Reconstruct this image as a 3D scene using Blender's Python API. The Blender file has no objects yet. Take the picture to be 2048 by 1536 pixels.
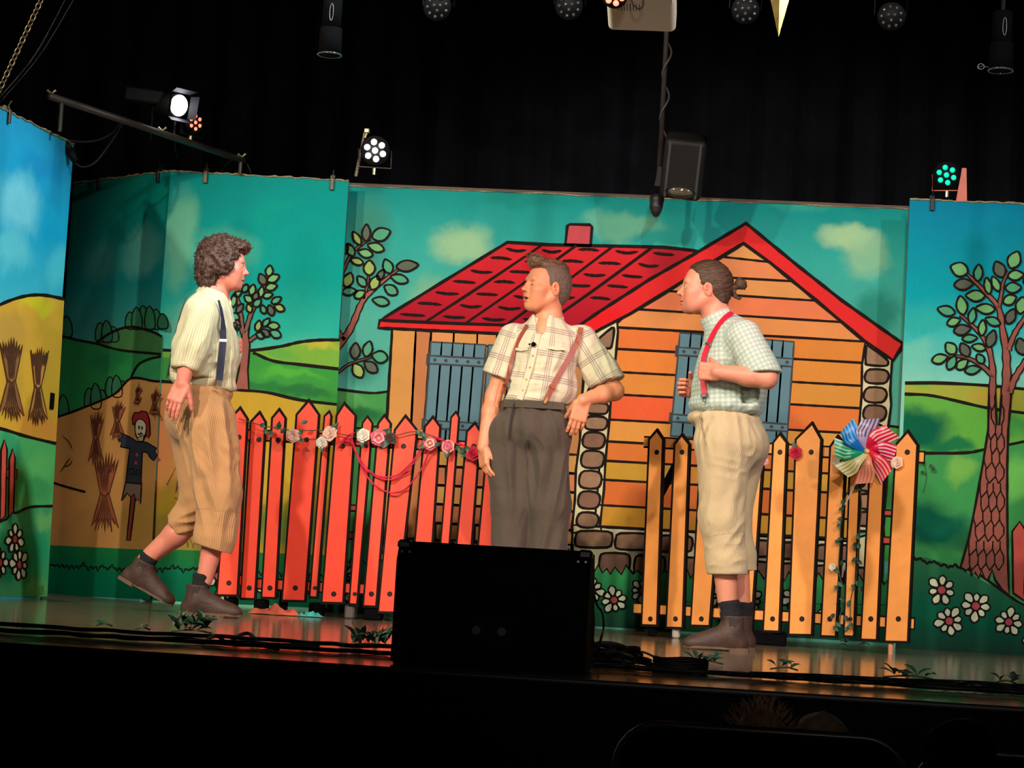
import bpy, math, random
import numpy as np
from mathutils import Vector, Matrix
from mathutils.geometry import tessellate_polygon
random.seed(7); RNG = np.random.RandomState(7)
sc = bpy.context.scene
COL = sc.collection
R = math.radians

def srgb(r, g, b):
    f = lambda c: c / 12.92 if c <= 0.04045 else ((c + 0.055) / 1.055) ** 2.4
    return (f(r / 255), f(g / 255), f(b / 255), 1.0)

# ---------------------------------------------------------------- camera
F, PITCH, YAW, ROLL, EYE = 4400.0, R(4.608), R(5.664), R(3.339), 0.34
fw = np.array([-math.sin(YAW) * math.cos(PITCH), math.cos(YAW) * math.cos(PITCH), math.sin(PITCH)])
rt0 = np.array([math.cos(YAW), math.sin(YAW), 0.0]); up0 = np.cross(rt0, fw)
CR = rt0 * math.cos(ROLL) + up0 * math.sin(ROLL)
CU = -rt0 * math.sin(ROLL) + up0 * math.cos(ROLL)
EYEP = np.array([0, 0, EYE])
cam_d = bpy.data.cameras.new('camera'); cam = bpy.data.objects.new('camera', cam_d); COL.objects.link(cam)
cam_d.sensor_width = 36; cam_d.sensor_fit = 'HORIZONTAL'; cam_d.lens = F / 2048 * 36; cam_d.clip_end = 100
m = Matrix(((CR[0], CU[0], -fw[0], 0), (CR[1], CU[1], -fw[1], 0), (CR[2], CU[2], -fw[2], EYE), (0, 0, 0, 1)))
cam.matrix_world = m; sc.camera = cam

def ray(px, py): return fw + CR * (px - 1024) / F - CU * (py - 768) / F
def onY(px, py, Y): d = ray(px, py); return EYEP + d * (Y / d[1])          # a point of the photo at depth Y on the stage
def onZ(px, py, Z): d = ray(px, py); return EYEP + d * ((Z - EYE) / d[2])

# ---------------------------------------------------------------- world, lights, exposure
w = bpy.data.worlds.new('hall_darkness'); sc.world = w; w.use_nodes = True
w.node_tree.nodes['Background'].inputs[0].default_value = (0.6, 0.65, 1.0, 1)
w.node_tree.nodes['Background'].inputs[1].default_value = 0.003
sc.view_settings.view_transform = 'Standard'; sc.view_settings.look = 'None'
sc.view_settings.gamma = 1; sc.view_settings.use_curve_mapping = False
sc.view_settings.exposure = 0.0

def spot(name, loc, target, power, color, angle=40, blend=0.6, radius=0.12):
    l = bpy.data.lights.new(name, 'SPOT'); l.energy = power; l.color = color; l.spot_size = R(angle)
    l.spot_blend = blend; l.shadow_soft_size = radius
    o = bpy.data.objects.new(name, l); COL.objects.link(o); o.location = loc
    o.rotation_euler = (Vector(target) - Vector(loc)).to_track_quat('-Z', 'Y').to_euler()
    return o
# front-of-house lanterns hung above the hall, plus one added rear fill
spot('front_lantern', (-3.55, 3.6, 4.4), (-0.9, 11.0, 0.9), 1300, (1.0, 0.90, 0.72), 46)
spot('front_lantern', (-5.7, 3.8, 4.1), (-1.0, 11.2, 0.9), 1300, (1.0, 0.88, 0.70), 44)
spot('front_lantern', (0.6, 3.0, 4.6), (0.1, 11.4, 1.0), 1000, (1.0, 0.95, 0.85), 42, blend=0.35)
spot('front_lantern', (4.0, 4.2, 4.2), (-1.6, 11.6, 1.1), 1000, (1.0, 0.84, 0.84), 44)
spot('rear_hall_lantern', (0.6, -3.0, 2.1), (0.2, 11.0, 1.2), 640, (1.0, 0.93, 0.84), 23, radius=.3)  # fill added behind the camera to brighten the projector and chair rims
spot('pink_lantern', (2.3, 6.4, 3.4), (-1.75, 11.0, 0.7), 330, (1.0, 0.22, 0.42), 20)
spot('cyan_lantern', (0.2, 8.6, 4.6), (-3.75, 10.8, 1.3), 900, (0.74, 0.95, 1.0), 26)

# ---------------------------------------------------------------- object helpers
WLOC = {}
def setp(o, label=None, cat=None, group=None, kind=None, category=None):
    cat = cat or category
    if label: o['label'] = label
    if cat: o['category'] = cat
    if group: o['group'] = group
    if kind: o['kind'] = kind
    return o
def thing(name, label, cat, loc, group=None):
    o = bpy.data.objects.new(name, None); COL.objects.link(o); o.location = tuple(loc); o.empty_display_size = 0.1
    WLOC[o.name] = np.array(loc, float)
    return setp(o, label, cat, group)

class MB:
    """collects faces given in world coordinates; build() links them as one mesh object"""
    def __init__(s): s.v = []; s.f = []; s.m = []; s.n = 0
    def add(s, vs, fs, mi=0):
        s.v.extend([tuple(map(float, p)) for p in vs]); s.f.extend([tuple(i + s.n for i in f) for f in fs])
        s.m.extend([mi] * len(fs)); s.n += len(vs); return s
    def box(s, c, size, rot=None, mi=0, taper=1.0, bev=0.0):
        hx, hy, hz = [d / 2 for d in size]
        if bev <= 0:
            P = [(sx * hx * (taper if sz > 0 else 1), sy * hy * (taper if sz > 0 else 1), sz * hz) for sz in (-1, 1) for sy in (-1, 1) for sx in (-1, 1)]
            Fc = [(0, 2, 3, 1), (4, 5, 7, 6), (0, 1, 5, 4), (2, 6, 7, 3), (0, 4, 6, 2), (1, 3, 7, 5)]
        else:
            P = []; b = min(bev, hx, hy, hz)
            ring = []
            for (z, k) in ((-hz, b), (-hz + b, 0), (hz - b, 0), (hz, b)):
                tp = taper if z > 0 else 1
                r_ = []
                for (x, y) in ((hx - k, -hy + b), (hx - k, hy - b), (hx - b, hy - k), (-hx + b, hy - k), (-hx + k, hy - b), (-hx + k, -hy + b), (-hx + b, -hy + k), (hx - b, -hy + k)):
                    r_.append(len(P)); P.append((x * tp, y * tp, z))
                ring.append(r_)
            Fc = [tuple(ring[0][::-1]), tuple(ring[3])]
            for i in range(3):
                for j in range(8):
                    Fc.append((ring[i][j], ring[i][(j + 1) % 8], ring[i + 1][(j + 1) % 8], ring[i + 1][j]))
        if rot is not None: P = [tuple(rot @ Vector(p)) for p in P]
        return s.add([(p[0] + c[0], p[1] + c[1], p[2] + c[2]) for p in P], Fc, mi)
    def cyl(s, p0, p1, r0, r1=None, n=12, mi=0, caps=True):
        r1 = r0 if r1 is None else r1
        p0 = Vector(p0); p1 = Vector(p1); d = (p1 - p0); d = d.normalized() if d.length > 1e-9 else Vector((0, 0, 1))
        a = d.orthogonal().normalized(); b = d.cross(a)
        P = []
        for (p, r) in ((p0, r0), (p1, r1)):
            for i in range(n):
                t = 2 * math.pi * i / n; P.append(p + (a * math.cos(t) + b * math.sin(t)) * r)
        Fc = [(i, (i + 1) % n, n + (i + 1) % n, n + i) for i in range(n)]
        if caps: Fc += [tuple(range(n))[::-1], tuple(range(n, 2 * n))]
        return s.add(P, Fc, mi)
    def tube(s, pts, r, n=8, mi=0, closed=False):
        pts = [Vector(p) for p in pts]; rs = r if hasattr(r, '__len__') else [r] * len(pts)
        N = len(pts); P = []; up = None
        for i, p in enumerate(pts):
            if closed: d = pts[(i + 1) % N] - pts[i - 1]
            else: d = pts[min(i + 1, N - 1)] - pts[max(i - 1, 0)]
            if d.length < 1e-9: d = Vector((0, 0, 1))
            d.normalize()
            if up is None: up = d.orthogonal().normalized()
            a = up - d * up.dot(d); a = a.normalized() if a.length > 1e-6 else d.orthogonal().normalized(); up = a; b = d.cross(a)
            for j in range(n):
                t = 2 * math.pi * j / n; P.append(p + (a * math.cos(t) + b * math.sin(t)) * rs[i])
        Fc = []
        for i in range(N if closed else N - 1):
            k = (i + 1) % N
            for j in range(n): Fc.append((i * n + j, i * n + (j + 1) % n, k * n + (j + 1) % n, k * n + j))
        if not closed: Fc += [tuple(range(n))[::-1], tuple(range((N - 1) * n, N * n))]
        return s.add(P, Fc, mi)
    def ball(s, c, r, nu=12, nv=8, mi=0, rot=None, noise=0):
        rr = r if hasattr(r, '__len__') else (r, r, r); P = []; Fc = []
        for i in range(nv + 1):
            ph = math.pi * i / nv
            for j in range(nu):
                t = 2 * math.pi * j / nu; k = 1 + (random.uniform(-noise, noise) if noise else 0)
                p = Vector((math.sin(ph) * math.cos(t) * rr[0] * k, math.sin(ph) * math.sin(t) * rr[1] * k, math.cos(ph) * rr[2] * k))
                if rot is not None: p = rot @ p
                P.append((p[0] + c[0], p[1] + c[1], p[2] + c[2]))
        for i in range(nv):
            for j in range(nu): Fc.append((i * nu + j, (i + 1) * nu + j, (i + 1) * nu + (j + 1) % nu, i * nu + (j + 1) % nu))
        return s.add(P, Fc, mi)
    def prism(s, poly, ext, mi=0, mi_side=None):
        """poly: 3D points of a flat outline, extruded by vector ext"""
        poly = [Vector(p) for p in poly]; e = Vector(ext); n = len(poly)
        tris = tessellate_polygon([poly])
        nrm = Vector((0, 0, 0))
        for i in range(n): nrm += poly[i].cross(poly[(i + 1) % n])
        flip = nrm.dot(e) > 0
        fr = []
        for t in tris:
            a, b, c = t; fn = (poly[b] - poly[a]).cross(poly[c] - poly[a])
            if fn.dot(e) > 0: t = (a, c, b)
            fr.append(tuple(t))
        s.add(poly, fr, mi)
        s.add([p + e for p in poly], [(t[0], t[2], t[1]) for t in fr], mi)
        si = mi if mi_side is None else mi_side
        sides = []
        for i in range(n):
            j = (i + 1) % n; sides.append((i, j, n + j, n + i) if not flip else (j, i, n + i, n + j))
        s.add(poly + [p + e for p in poly], sides, si)
        return s
    def build(s, name, mats, parent=None, smooth=False, **kw):
        mats = mats if isinstance(mats, (list, tuple)) else [mats]
        me = bpy.data.meshes.new(name)
        off = WLOC.get(parent.name, np.zeros(3)) if parent is not None else np.zeros(3)
        V = np.array(s.v, float).reshape(-1, 3) - off
        if parent is None:
            base = np.array([(V[:, 0].min() + V[:, 0].max()) / 2, (V[:, 1].min() + V[:, 1].max()) / 2, V[:, 2].min()]); V = V - base
        me.from_pydata(V.tolist(), [], s.f)
        for mt in mats: me.materials.append(mt)
        me.polygons.foreach_set('material_index', s.m)
        if smooth: me.polygons.foreach_set('use_smooth', [True] * len(me.polygons))
        o = bpy.data.objects.new(name, me); COL.objects.link(o)
        if parent is not None: o.parent = parent; WLOC[o.name] = off
        else: o.location = tuple(base); WLOC[o.name] = base
        return setp(o, **kw)

def copy_tree(o, parent=None):
    c = o.copy(); COL.objects.link(c)
    if parent is not None: c.parent = parent
    for ch in list(o.children): copy_tree(ch, c)
    return c

def cr(pts, n=6, closed=False):
    """Catmull-Rom through the points"""
    P = [np.array(p, float) for p in pts]; N = len(P); out = []
    for i in range(N if closed else N - 1):
        p1 = P[i]; p2 = P[(i + 1) % N]
        p0 = P[i - 1] if (closed or i > 0) else 2 * p1 - p2
        p3 = P[(i + 2) % N] if (closed or i + 2 < N) else 2 * p2 - p1
        for k in range(n):
            t = k / n
            out.append(0.5 * ((2 * p1) + (-p0 + p2) * t + (2 * p0 - 5 * p1 + 4 * p2 - p3) * t * t + (-p0 + 3 * p1 - 3 * p2 + p3) * t ** 3))
    if not closed: out.append(P[-1])
    return out

# ---------------------------------------------------------------- materials
class NT:
    def __init__(s, name):
        s.mat = bpy.data.materials.new(name); s.mat.use_nodes = True; s.t = s.mat.node_tree; s.n = s.t.nodes; s.l = s.t.links
        s.b = s.n['Principled BSDF']
    def node(s, typ, **kw):
        n = s.n.new(typ)
        for k, v in kw.items(): setattr(n, k, v)
        return n
    def set(s, sock, v):
        if isinstance(v, bpy.types.NodeSocket): s.l.new(v, sock)
        else: sock.default_value = v
    def math(s, op, a, b=0.0, clamp=False):
        n = s.node('ShaderNodeMath', operation=op); n.use_clamp = clamp; s.set(n.inputs[0], a); s.set(n.inputs[1], b); return n.outputs[0]
    def mix(s, f, a, b, mode='MIX'):
        n = s.node('ShaderNodeMix', data_type='RGBA', blend_type=mode); s.set(n.inputs[0], f); s.set(n.inputs[6], a); s.set(n.inputs[7], b); return n.outputs[2]
    def coord(s, kind='Object'): return s.node('ShaderNodeTexCoord').outputs[kind]
    def attr(s, name): n = s.node('ShaderNodeAttribute'); n.attribute_name = name; return n
    def map(s, v, loc=(0, 0, 0), rot=(0, 0, 0), scale=(1, 1, 1)):
        n = s.node('ShaderNodeMapping'); s.set(n.inputs[0], v); n.inputs[1].default_value = loc; n.inputs[2].default_value = rot; n.inputs[3].default_value = scale; return n.outputs[0]
    def noise(s, v, scale=5, detail=3, rough=0.5, dist=0.0):
        n = s.node('ShaderNodeTexNoise'); s.set(n.inputs['Vector'], v); n.inputs['Scale'].default_value = scale; n.inputs['Detail'].default_value = detail; n.inputs['Roughness'].default_value = rough; n.inputs['Distortion'].default_value = dist; return n.outputs[0]
    def ramp(s, f, stops, interp='LINEAR'):
        n = s.node('ShaderNodeValToRGB'); cr_ = n.color_ramp; cr_.interpolation = interp
        while len(cr_.elements) < len(stops): cr_.elements.new(0.5)
        for e, (p, c) in zip(cr_.elements, stops): e.position = p; e.color = c if len(c) == 4 else (*c, 1)
        s.set(n.inputs[0], f); return n.outputs[0]
    def bump(s, h, strength=0.3, dist=0.01):
        n = s.node('ShaderNodeBump'); s.set(n.inputs['Height'], h); n.inputs['Strength'].default_value = strength; n.inputs['Distance'].default_value = dist
        s.l.new(n.outputs[0], s.b.inputs['Normal']); return n
    def base(s, c): s.set(s.b.inputs['Base Color'], c)
    def rough(s, r): s.set(s.b.inputs['Roughness'], r)

_mc = {}
def plain(name, rgb, rough=0.6, metal=0.0, var=0.12, scale=14, bump=0.0, bscale=60, spec=0.5, sheen=0):
    key = (name, rgb, rough, metal, var, scale, bump, bscale, spec)
    if key in _mc: return _mc[key]
    t = NT(name); c = srgb(*rgb); v = t.coord()
    if var:
        n = t.noise(v, scale, 4, 0.6)
        dk = tuple(x * (1 - var) for x in c[:3]) + (1,); lt = tuple(min(1, x * (1 + var)) for x in c[:3]) + (1,)
        t.base(t.ramp(n, [(0.3, dk), (0.7, lt)]))
    else: t.base(c)
    t.rough(rough); t.b.inputs['Metallic'].default_value = metal; t.b.inputs['Specular IOR Level'].default_value = spec
    if sheen: t.b.inputs['Sheen Weight'].default_value = sheen
    if bump: t.bump(t.noise(v, bscale, 4, 0.6), bump, 0.004)
    _mc[key] = t.mat; return t.mat
def glow(name, rgb, strength):
    t = NT(name); t.base(srgb(*rgb)); t.b.inputs['Emission Color'].default_value = srgb(*rgb); t.b.inputs['Emission Strength'].default_value = strength; return t.mat

BLACK = plain('black_outline_paint', (24, 14, 10), 0.7, var=0.25, spec=.12)
# ---------------------------------------------------------------- the hall and the stage
HOFF = -0.81
def structure(name, mb, mat, **kw): return mb.build(name, mat, kind='structure', **kw)
t = NT('stage_floor_laminate'); v = t.coord()
st = t.map(v, scale=(1.2, 26, 1)); n1 = t.noise(st, 2.2, 5, 0.65); n2 = t.noise(t.map(v, scale=(0.8, 110, 1)), 3.0, 3, 0.6)
t.base(t.mix(t.math('MULTIPLY', n2, 0.7), t.ramp(n1, [(0.3, srgb(96, 84, 68)), (0.7, srgb(150, 132, 108))]), srgb(70, 60, 50)))
t.rough(t.ramp(n1, [(0.3, (0.10,) * 3), (0.75, (0.17,) * 3)])); t.b.inputs['Specular IOR Level'].default_value = 0.8
t.bump(n2, 0.03, 0.001)
FLOORM = t.mat
BLK = plain('matt_black_paint', (9, 9, 11), 0.95, var=0.3, spec=0.08)
t = NT('black_drape_cloth'); v = t.coord()
t.base(t.ramp(t.noise(v, 3, 4), [(0.3, srgb(10, 10, 14)), (0.7, srgb(20, 20, 26))])); t.rough(0.95); t.b.inputs['Specular IOR Level'].default_value = 0.1
DRAPE = t.mat
YF = 6.68
mb = MB(); mb.box((0, (YF + 15.2) / 2, -0.01), (13, 15.2 - YF, 0.02)); structure('floor', mb, FLOORM)
mb = MB(); mb.box((0, YF + 0.045, HOFF / 2 - 0.011), (13, 0.05, -HOFF - 0.022)); structure('trim_1', mb, BLK)
mb = MB(); mb.tube([(-6.5, YF + 0.002, -0.0105), (6.5, YF + 0.002, -0.0105)], 0.0105, 10); structure('trim_2', mb, plain('stage_nosing_metal', (22, 18, 15), 0.6, 0.0))
mb = MB(); mb.box((0, 2, HOFF - 0.05), (13, 12, 0.1)); structure('floor.001', mb, plain('dark_hall_floor', (18, 17, 18), 0.8))
# black masking drape behind the set, in soft pleats
def drape(name, x0, x1, y, z0, z1, axis='x'):
    mb = MB(); n = 260; P = []
    for i in range(n + 1):
        a = x0 + (x1 - x0) * i / n; d = 0.035 * math.sin(i * 1.05) + 0.02 * math.sin(i * 0.37 + 1)
        for z in (z0, z1): P.append((a, y + d, z) if axis == 'x' else (y + d, a, z))
    mb.add(P, [(2 * i, 2 * i + 2, 2 * i + 3, 2 * i + 1) for i in range(n)]); return structure(name, mb, DRAPE)
drape('wall_back', -6.5, 6.5, 14.9, 0, 6.2)
drape('wall_left', YF - 4, 14.9, -6.45, HOFF, 6.2, 'y'); drape('wall_right', YF - 4, 14.9, 6.45, HOFF, 6.2, 'y')
mb = MB(); mb.box((0, 8.5, 6.25), (13, 13.2, 0.1)); structure('ceiling', mb, BLK)

# ---------------------------------------------------------------- painted flats
HF = 2.43
class Panel:
    def __init__(s, A, B, name, label, z1=HF, th=0.03):
        s.A = np.array([*A, 0.0]); s.B = np.array([*B, 0.0]); s.d = (s.B - s.A); s.L = np.linalg.norm(s.d); s.d /= s.L
        s.n = np.array([s.d[1], -s.d[0], 0.0])                                 # towards the hall
        if s.n @ (EYEP - s.A) < 0: s.n = -s.n
        s.root = thing(name, label, 'stage flat', (s.A + s.B) / 2, 'painted scenery flats')
        s.z1 = z1; s.th = th
    def pt(s, px, py, layer=0.0):
        d = ray(px, py); q = s.A - EYEP; k = (q @ s.n) / (d @ s.n); return EYEP + d * k + s.n * layer * 0.0011
    def body(s, mat):
        mb = MB(); mb.prism([s.A, s.B, s.B + [0, 0, s.z1], s.A + [0, 0, s.z1]], -s.n * s.th); o = mb.build('canvas_board', mat, s.root)
        mb = MB(); c = s.n * -s.th                                            # timber frame at the back
        for a in (0.03, s.L / 2, s.L - 0.03):
            p = s.A + s.d * a + c; mb.prism([p - s.d * .03, p + s.d * .03, p + s.d * .03 + [0, 0, s.z1 - .03], p - s.d * .03 + [0, 0, s.z1 - .03]], -s.n * 0.03)
        mb.build('timber_frame', TIMBER, s.root)
        mb = MB(); r = random.Random(hash(s.root.name) % 99 if 0 else len(s.root.name)); k = 46
        edge = [s.A + s.d * s.L * i / k + [0, 0, s.z1 + r.uniform(-.003, .005)] + s.n * 0.003 for i in range(k + 1)]
        mb.tube(edge, [r.uniform(.003, .007) for _ in edge], 6); mb.build('frayed_top_edge', EDGE, s.root)
        return o
TIMBER = plain('raw_batten_wood', (120, 92, 60), 0.8)
EDGE = plain('frayed_canvas_edge', (150, 132, 100), 0.9, var=0.4, scale=60)

def clip_poly(pts, keep):  # placeholder kept simple: shapes are laid out inside their flats
    return pts
class Art:
    """flat paint on a flat: fills and brush strokes a millimetre proud of the board"""
    def __init__(s, panel, parent=None): s.p = panel; s.parent = parent or panel.root; s.xmin = -1e9; s.xmax = 1e9
    def group(s, name, **kw):
        e = bpy.data.objects.new(name, None); COL.objects.link(e); e.parent = s.parent; e.empty_display_size = .05
        WLOC[e.name] = WLOC[s.parent.name]; setp(e, **kw); a = Art(s.p, e); return a
    def _fill(s, mb, pts, layer, mi):
        P3 = [Vector(s.p.pt(x, y, layer)) for x, y in pts]
        u = [Vector(((Vector(p) - Vector(s.p.A)).dot(Vector(s.p.d)), p.z, 0)) for p in P3]
        tris = tessellate_polygon([u]); n = Vector(s.p.n); fs = []
        for a, b, c in tris:
            if (P3[b] - P3[a]).cross(P3[c] - P3[a]).dot(n) < 0: a, b, c = a, c, b
            fs.append((a, b, c))
        mb.add(P3, fs, mi)
    def _stroke(s, mb, pts, w, layer, mi, closed=False, taper=0):
        P = [np.array(p, float) for p in pts]; N = len(P); V = []; ws = w if hasattr(w, '__len__') else [w] * N
        for i, p in enumerate(P):
            a = P[i - 1] if (closed or i > 0) else p; b = P[(i + 1) % N] if (closed or i < N - 1) else p
            d = b - a; L = np.hypot(*d); d = d / L if L > 1e-6 else np.array([1., 0.]); nn = np.array([-d[1], d[0]])
            k = 1.0 + 0.13 * math.sin(i * 1.7 + p[0] * 0.3)
            if taper and not closed: k *= min(1, 0.25 + min(i, N - 1 - i) / max(1, N * taper))
            h = ws[i] / 2 * k
            V += [s.p.pt(*(p + nn * h), layer), s.p.pt(*(p - nn * h), layer)]
        M = N if closed else N - 1
        fs = []
        for i in range(M):
            j = (i + 1) % N; fs.append((2 * i, 2 * j, 2 * j + 1, 2 * i + 1))
        mb.add(V, fs, mi)
    def shape(s, name, pts, mat, lw=6, layer=1, smooth=0, line=None, open_line=False, **kw):
        q = cr(pts, smooth, True) if smooth else pts
        mb = MB(); s._fill(mb, q, layer, 0)
        if lw:
            if not smooth:                                                      # densify for a hand-brushed look
                qq = []
                for i in range(len(q)):
                    a = np.array(q[i], float); b = np.array(q[(i + 1) % len(q)], float); k = max(1, int(np.hypot(*(b - a)) / 14))
                    for j in range(k): qq.append(a + (b - a) * j / k)
                q = qq
            s._stroke(mb, q, lw, layer + 0.5, 1, True)
        return mb.build(name, [mat, line or BLACK], s.parent, **kw)
    def line(s, name, pts, w=6, layer=3, smooth=5, mat=None, taper=0, **kw):
        q = cr(pts, smooth) if smooth else pts
        mb = MB(); s._stroke(mb, q, w, layer, 0, False, taper); return mb.build(name, mat or BLACK, s.parent, **kw)
    def lines(s, name, LL, w=4, layer=3, smooth=4, mat=None, taper=0, **kw):
        mb = MB()
        for pts in LL: s._stroke(mb, cr(pts, smooth) if smooth else pts, w, layer, 0, False, taper)
        return mb.build(name, mat or BLACK, s.parent, **kw)

def paint(name, panel, stops=None, base=None, blobs=(), var=0.10, scale=7, rough=0.6, brush=0.05, warp=.14):
    """scene paint: vertical run of colours (by height, metres), soft sprayed patches at photo points on the panel"""
    t = NT(name); v = t.coord()
    if stops:
        z = t.node('ShaderNodeSeparateXYZ'); t.l.new(v, z.inputs[0])
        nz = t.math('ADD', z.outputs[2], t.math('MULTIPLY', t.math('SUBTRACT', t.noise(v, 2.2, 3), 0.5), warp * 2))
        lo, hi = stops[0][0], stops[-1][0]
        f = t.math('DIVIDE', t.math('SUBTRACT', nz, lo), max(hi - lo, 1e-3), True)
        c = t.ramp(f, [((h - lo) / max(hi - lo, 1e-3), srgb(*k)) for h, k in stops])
    else: c = t.mix(0.0, srgb(*base), srgb(*base))
    off = WLOC[panel.root.name]
    for (px, py, rx, ry, rgb, amt) in blobs:
        p = panel.pt(px, py) - off; e = panel.pt(px + 10, py) - panel.pt(px, py); sx = np.linalg.norm(e) / 10 * rx
        ez = np.linalg.norm(panel.pt(px, py + 10) - panel.pt(px, py)) / 10 * ry
        warpv = t.node('ShaderNodeVectorMath', operation='ADD'); t.l.new(v, warpv.inputs[0])
        nn = t.node('ShaderNodeTexNoise'); t.l.new(v, nn.inputs['Vector']); nn.inputs['Scale'].default_value = 4.5; nn.inputs['Detail'].default_value = 4
        sb = t.node('ShaderNodeVectorMath', operation='SUBTRACT'); t.l.new(nn.outputs[1], sb.inputs[0]); sb.inputs[1].default_value = (.5, .5, .5)
        sl = t.node('ShaderNodeVectorMath', operation='SCALE'); t.l.new(sb.outputs[0], sl.inputs[0]); sl.inputs['Scale'].default_value = 0.22
        t.l.new(sl.outputs[0], warpv.inputs[1])
        s2 = t.node('ShaderNodeVectorMath', operation='SUBTRACT'); t.l.new(warpv.outputs[0], s2.inputs[0]); s2.inputs[1].default_value = tuple(p)
        s3 = t.node('ShaderNodeVectorMath', operation='DIVIDE'); t.l.new(s2.outputs[0], s3.inputs[0]); s3.inputs[1].default_value = (sx, sx, ez)
        ln = t.node('ShaderNodeVectorMath', operation='LENGTH'); t.l.new(s3.outputs[0], ln.inputs[0])
        f = t.ramp(ln.outputs['Value'], [(0.35, (amt,) * 3), (1.0, (0, 0, 0))], 'EASE')
        c = t.mix(f, c, srgb(*rgb))
    n = t.noise(v, scale, 5, 0.65)
    c = t.mix(t.ramp(n, [(0.35, (0, 0, 0)), (0.8, (var * 2.2,) * 3)]), c, (0.02, 0.05, 0.05, 1))
    wv = t.noise(t.map(v, scale=(60, 60, 9)), 3, 2)
    c = t.mix(1.0, c, t.ramp(wv, [(.2, (1 - brush, 1 - brush, 1 - brush)), (.8, (1 + brush, 1 + brush, 1 + brush))]), 'MULTIPLY')
    t.base(c); t.rough(rough); t.b.inputs['Specular IOR Level'].default_value = 0.06
    t.bump(t.noise(v, 260, 2), 0.12, 0.002)
    return t.mat

# corners, as surveyed from the photograph
LW = Panel((-3.72, 9.9), (-3.56, 11.37), 'scenery_flat', 'painted wing flat at far left with bright blue sky, orange field and daisies')
SP = Panel((-3.94, 12.64), (-3.21, 12.08), 'scenery_flat', 'dim angled flat left of the left actor, painted with scarecrow and sheaves')
ML = Panel((-3.21, 12.08), (-2.20, 12.16), 'scenery_flat', 'painted teal sky flat behind the left actor with small leafy tree')
BK = Panel((-2.42, 12.325), (1.05, 12.325), 'scenery_flat', 'wide centre backdrop flat painted with red-roofed orange cottage', z1=2.43)
RW = Panel((0.925, 12.0), (2.35, 12.02), 'scenery_flat', 'painted wing flat at far right with big brown tree and four daisies')

LEAF = [plain('leaf_light', (96, 165, 96), .6), plain('leaf_mid', (48, 148, 108), .6), plain('leaf_olive', (140, 168, 72), .6), plain('leaf_dark', (66, 78, 58), .6)]
TRUNK = plain('painted_bark', (142, 66, 48), .6, var=.2); TRUNK2 = plain('painted_branch', (110, 62, 45), .6, var=.2)
def leaf(art, x, y, L, Wd, ang, ci, layer=5):
    a = math.radians(-ang); ca, sa = math.cos(a), math.sin(a)
    sh = [(-.5, 0), (-.3, .38), (.0, .5), (.28, .33), (.5, 0), (.28, -.33), (0, -.5), (-.3, -.38)]
    if ang < 0: sh = [(-q[0], q[1]) for q in sh][::-1]
    pts = [(x + (u * L) * ca - (w_ * Wd) * sa, y + (u * L) * sa + (w_ * Wd) * ca) for u, w_ in sh]
    art.shape('painted_leaf', pts, LEAF[ci], 4.2, layer, 3)
PETAL = plain('petal_white', (205, 212, 178), .6); DCEN = plain('daisy_red', (178, 52, 62), .6); PETALB = plain('petal_white_bright', (225, 240, 205), .6)
def daisy(art, x, y, r, n=7, rot=0, sx=1.0, petal=None, parts=True, layer=6):
    g = art.group('painted_daisy')
    for k in range(n):
        a = rot + 2 * math.pi * k / n; ca, sa = math.cos(a), math.sin(a); rr = r * (0.92 + .12 * math.sin(k * 2.3 + x))
        sh = [(.28, 0), (.5, .2), (.82, .26), (1.04, .0), (.82, -.26), (.5, -.2)]
        g.shape('petal', [(x + (u * ca - w_ * sa) * rr * sx, y + (u * sa + w_ * ca) * rr) for u, w_ in sh], petal or PETAL, 3.4, layer, 3)
    g.shape('flower_eye', [(x + math.cos(t_) * r * .3 * sx, y + math.sin(t_) * r * .3) for t_ in np.linspace(0, 2 * math.pi, 9)[:-1]], DCEN, 3.4, layer + 1.5, 3)
def tufts(x0, y0, x1, y1, n, amp, r):
    out = []
    for i in range(n + 1):
        x = x0 + (x1 - x0) * i / n; y = y0 + (y1 - y0) * i / n
        out += [(x - abs(x1 - x0) / n * .42, y - amp * .15 * r.random()), (x, y - amp * r.uniform(.3, .9) if r.random() < .35 else y + amp * r.uniform(.1, .9)), (x + abs(x1 - x0) / n * .3, y + amp * .1)]
    return out
STRAW = plain('straw_orange', (214, 140, 62), .7); STRAWD = plain('straw_brown', (150, 96, 52), .7); SLINE = plain('straw_outline', (84, 42, 22), .6)
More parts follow.
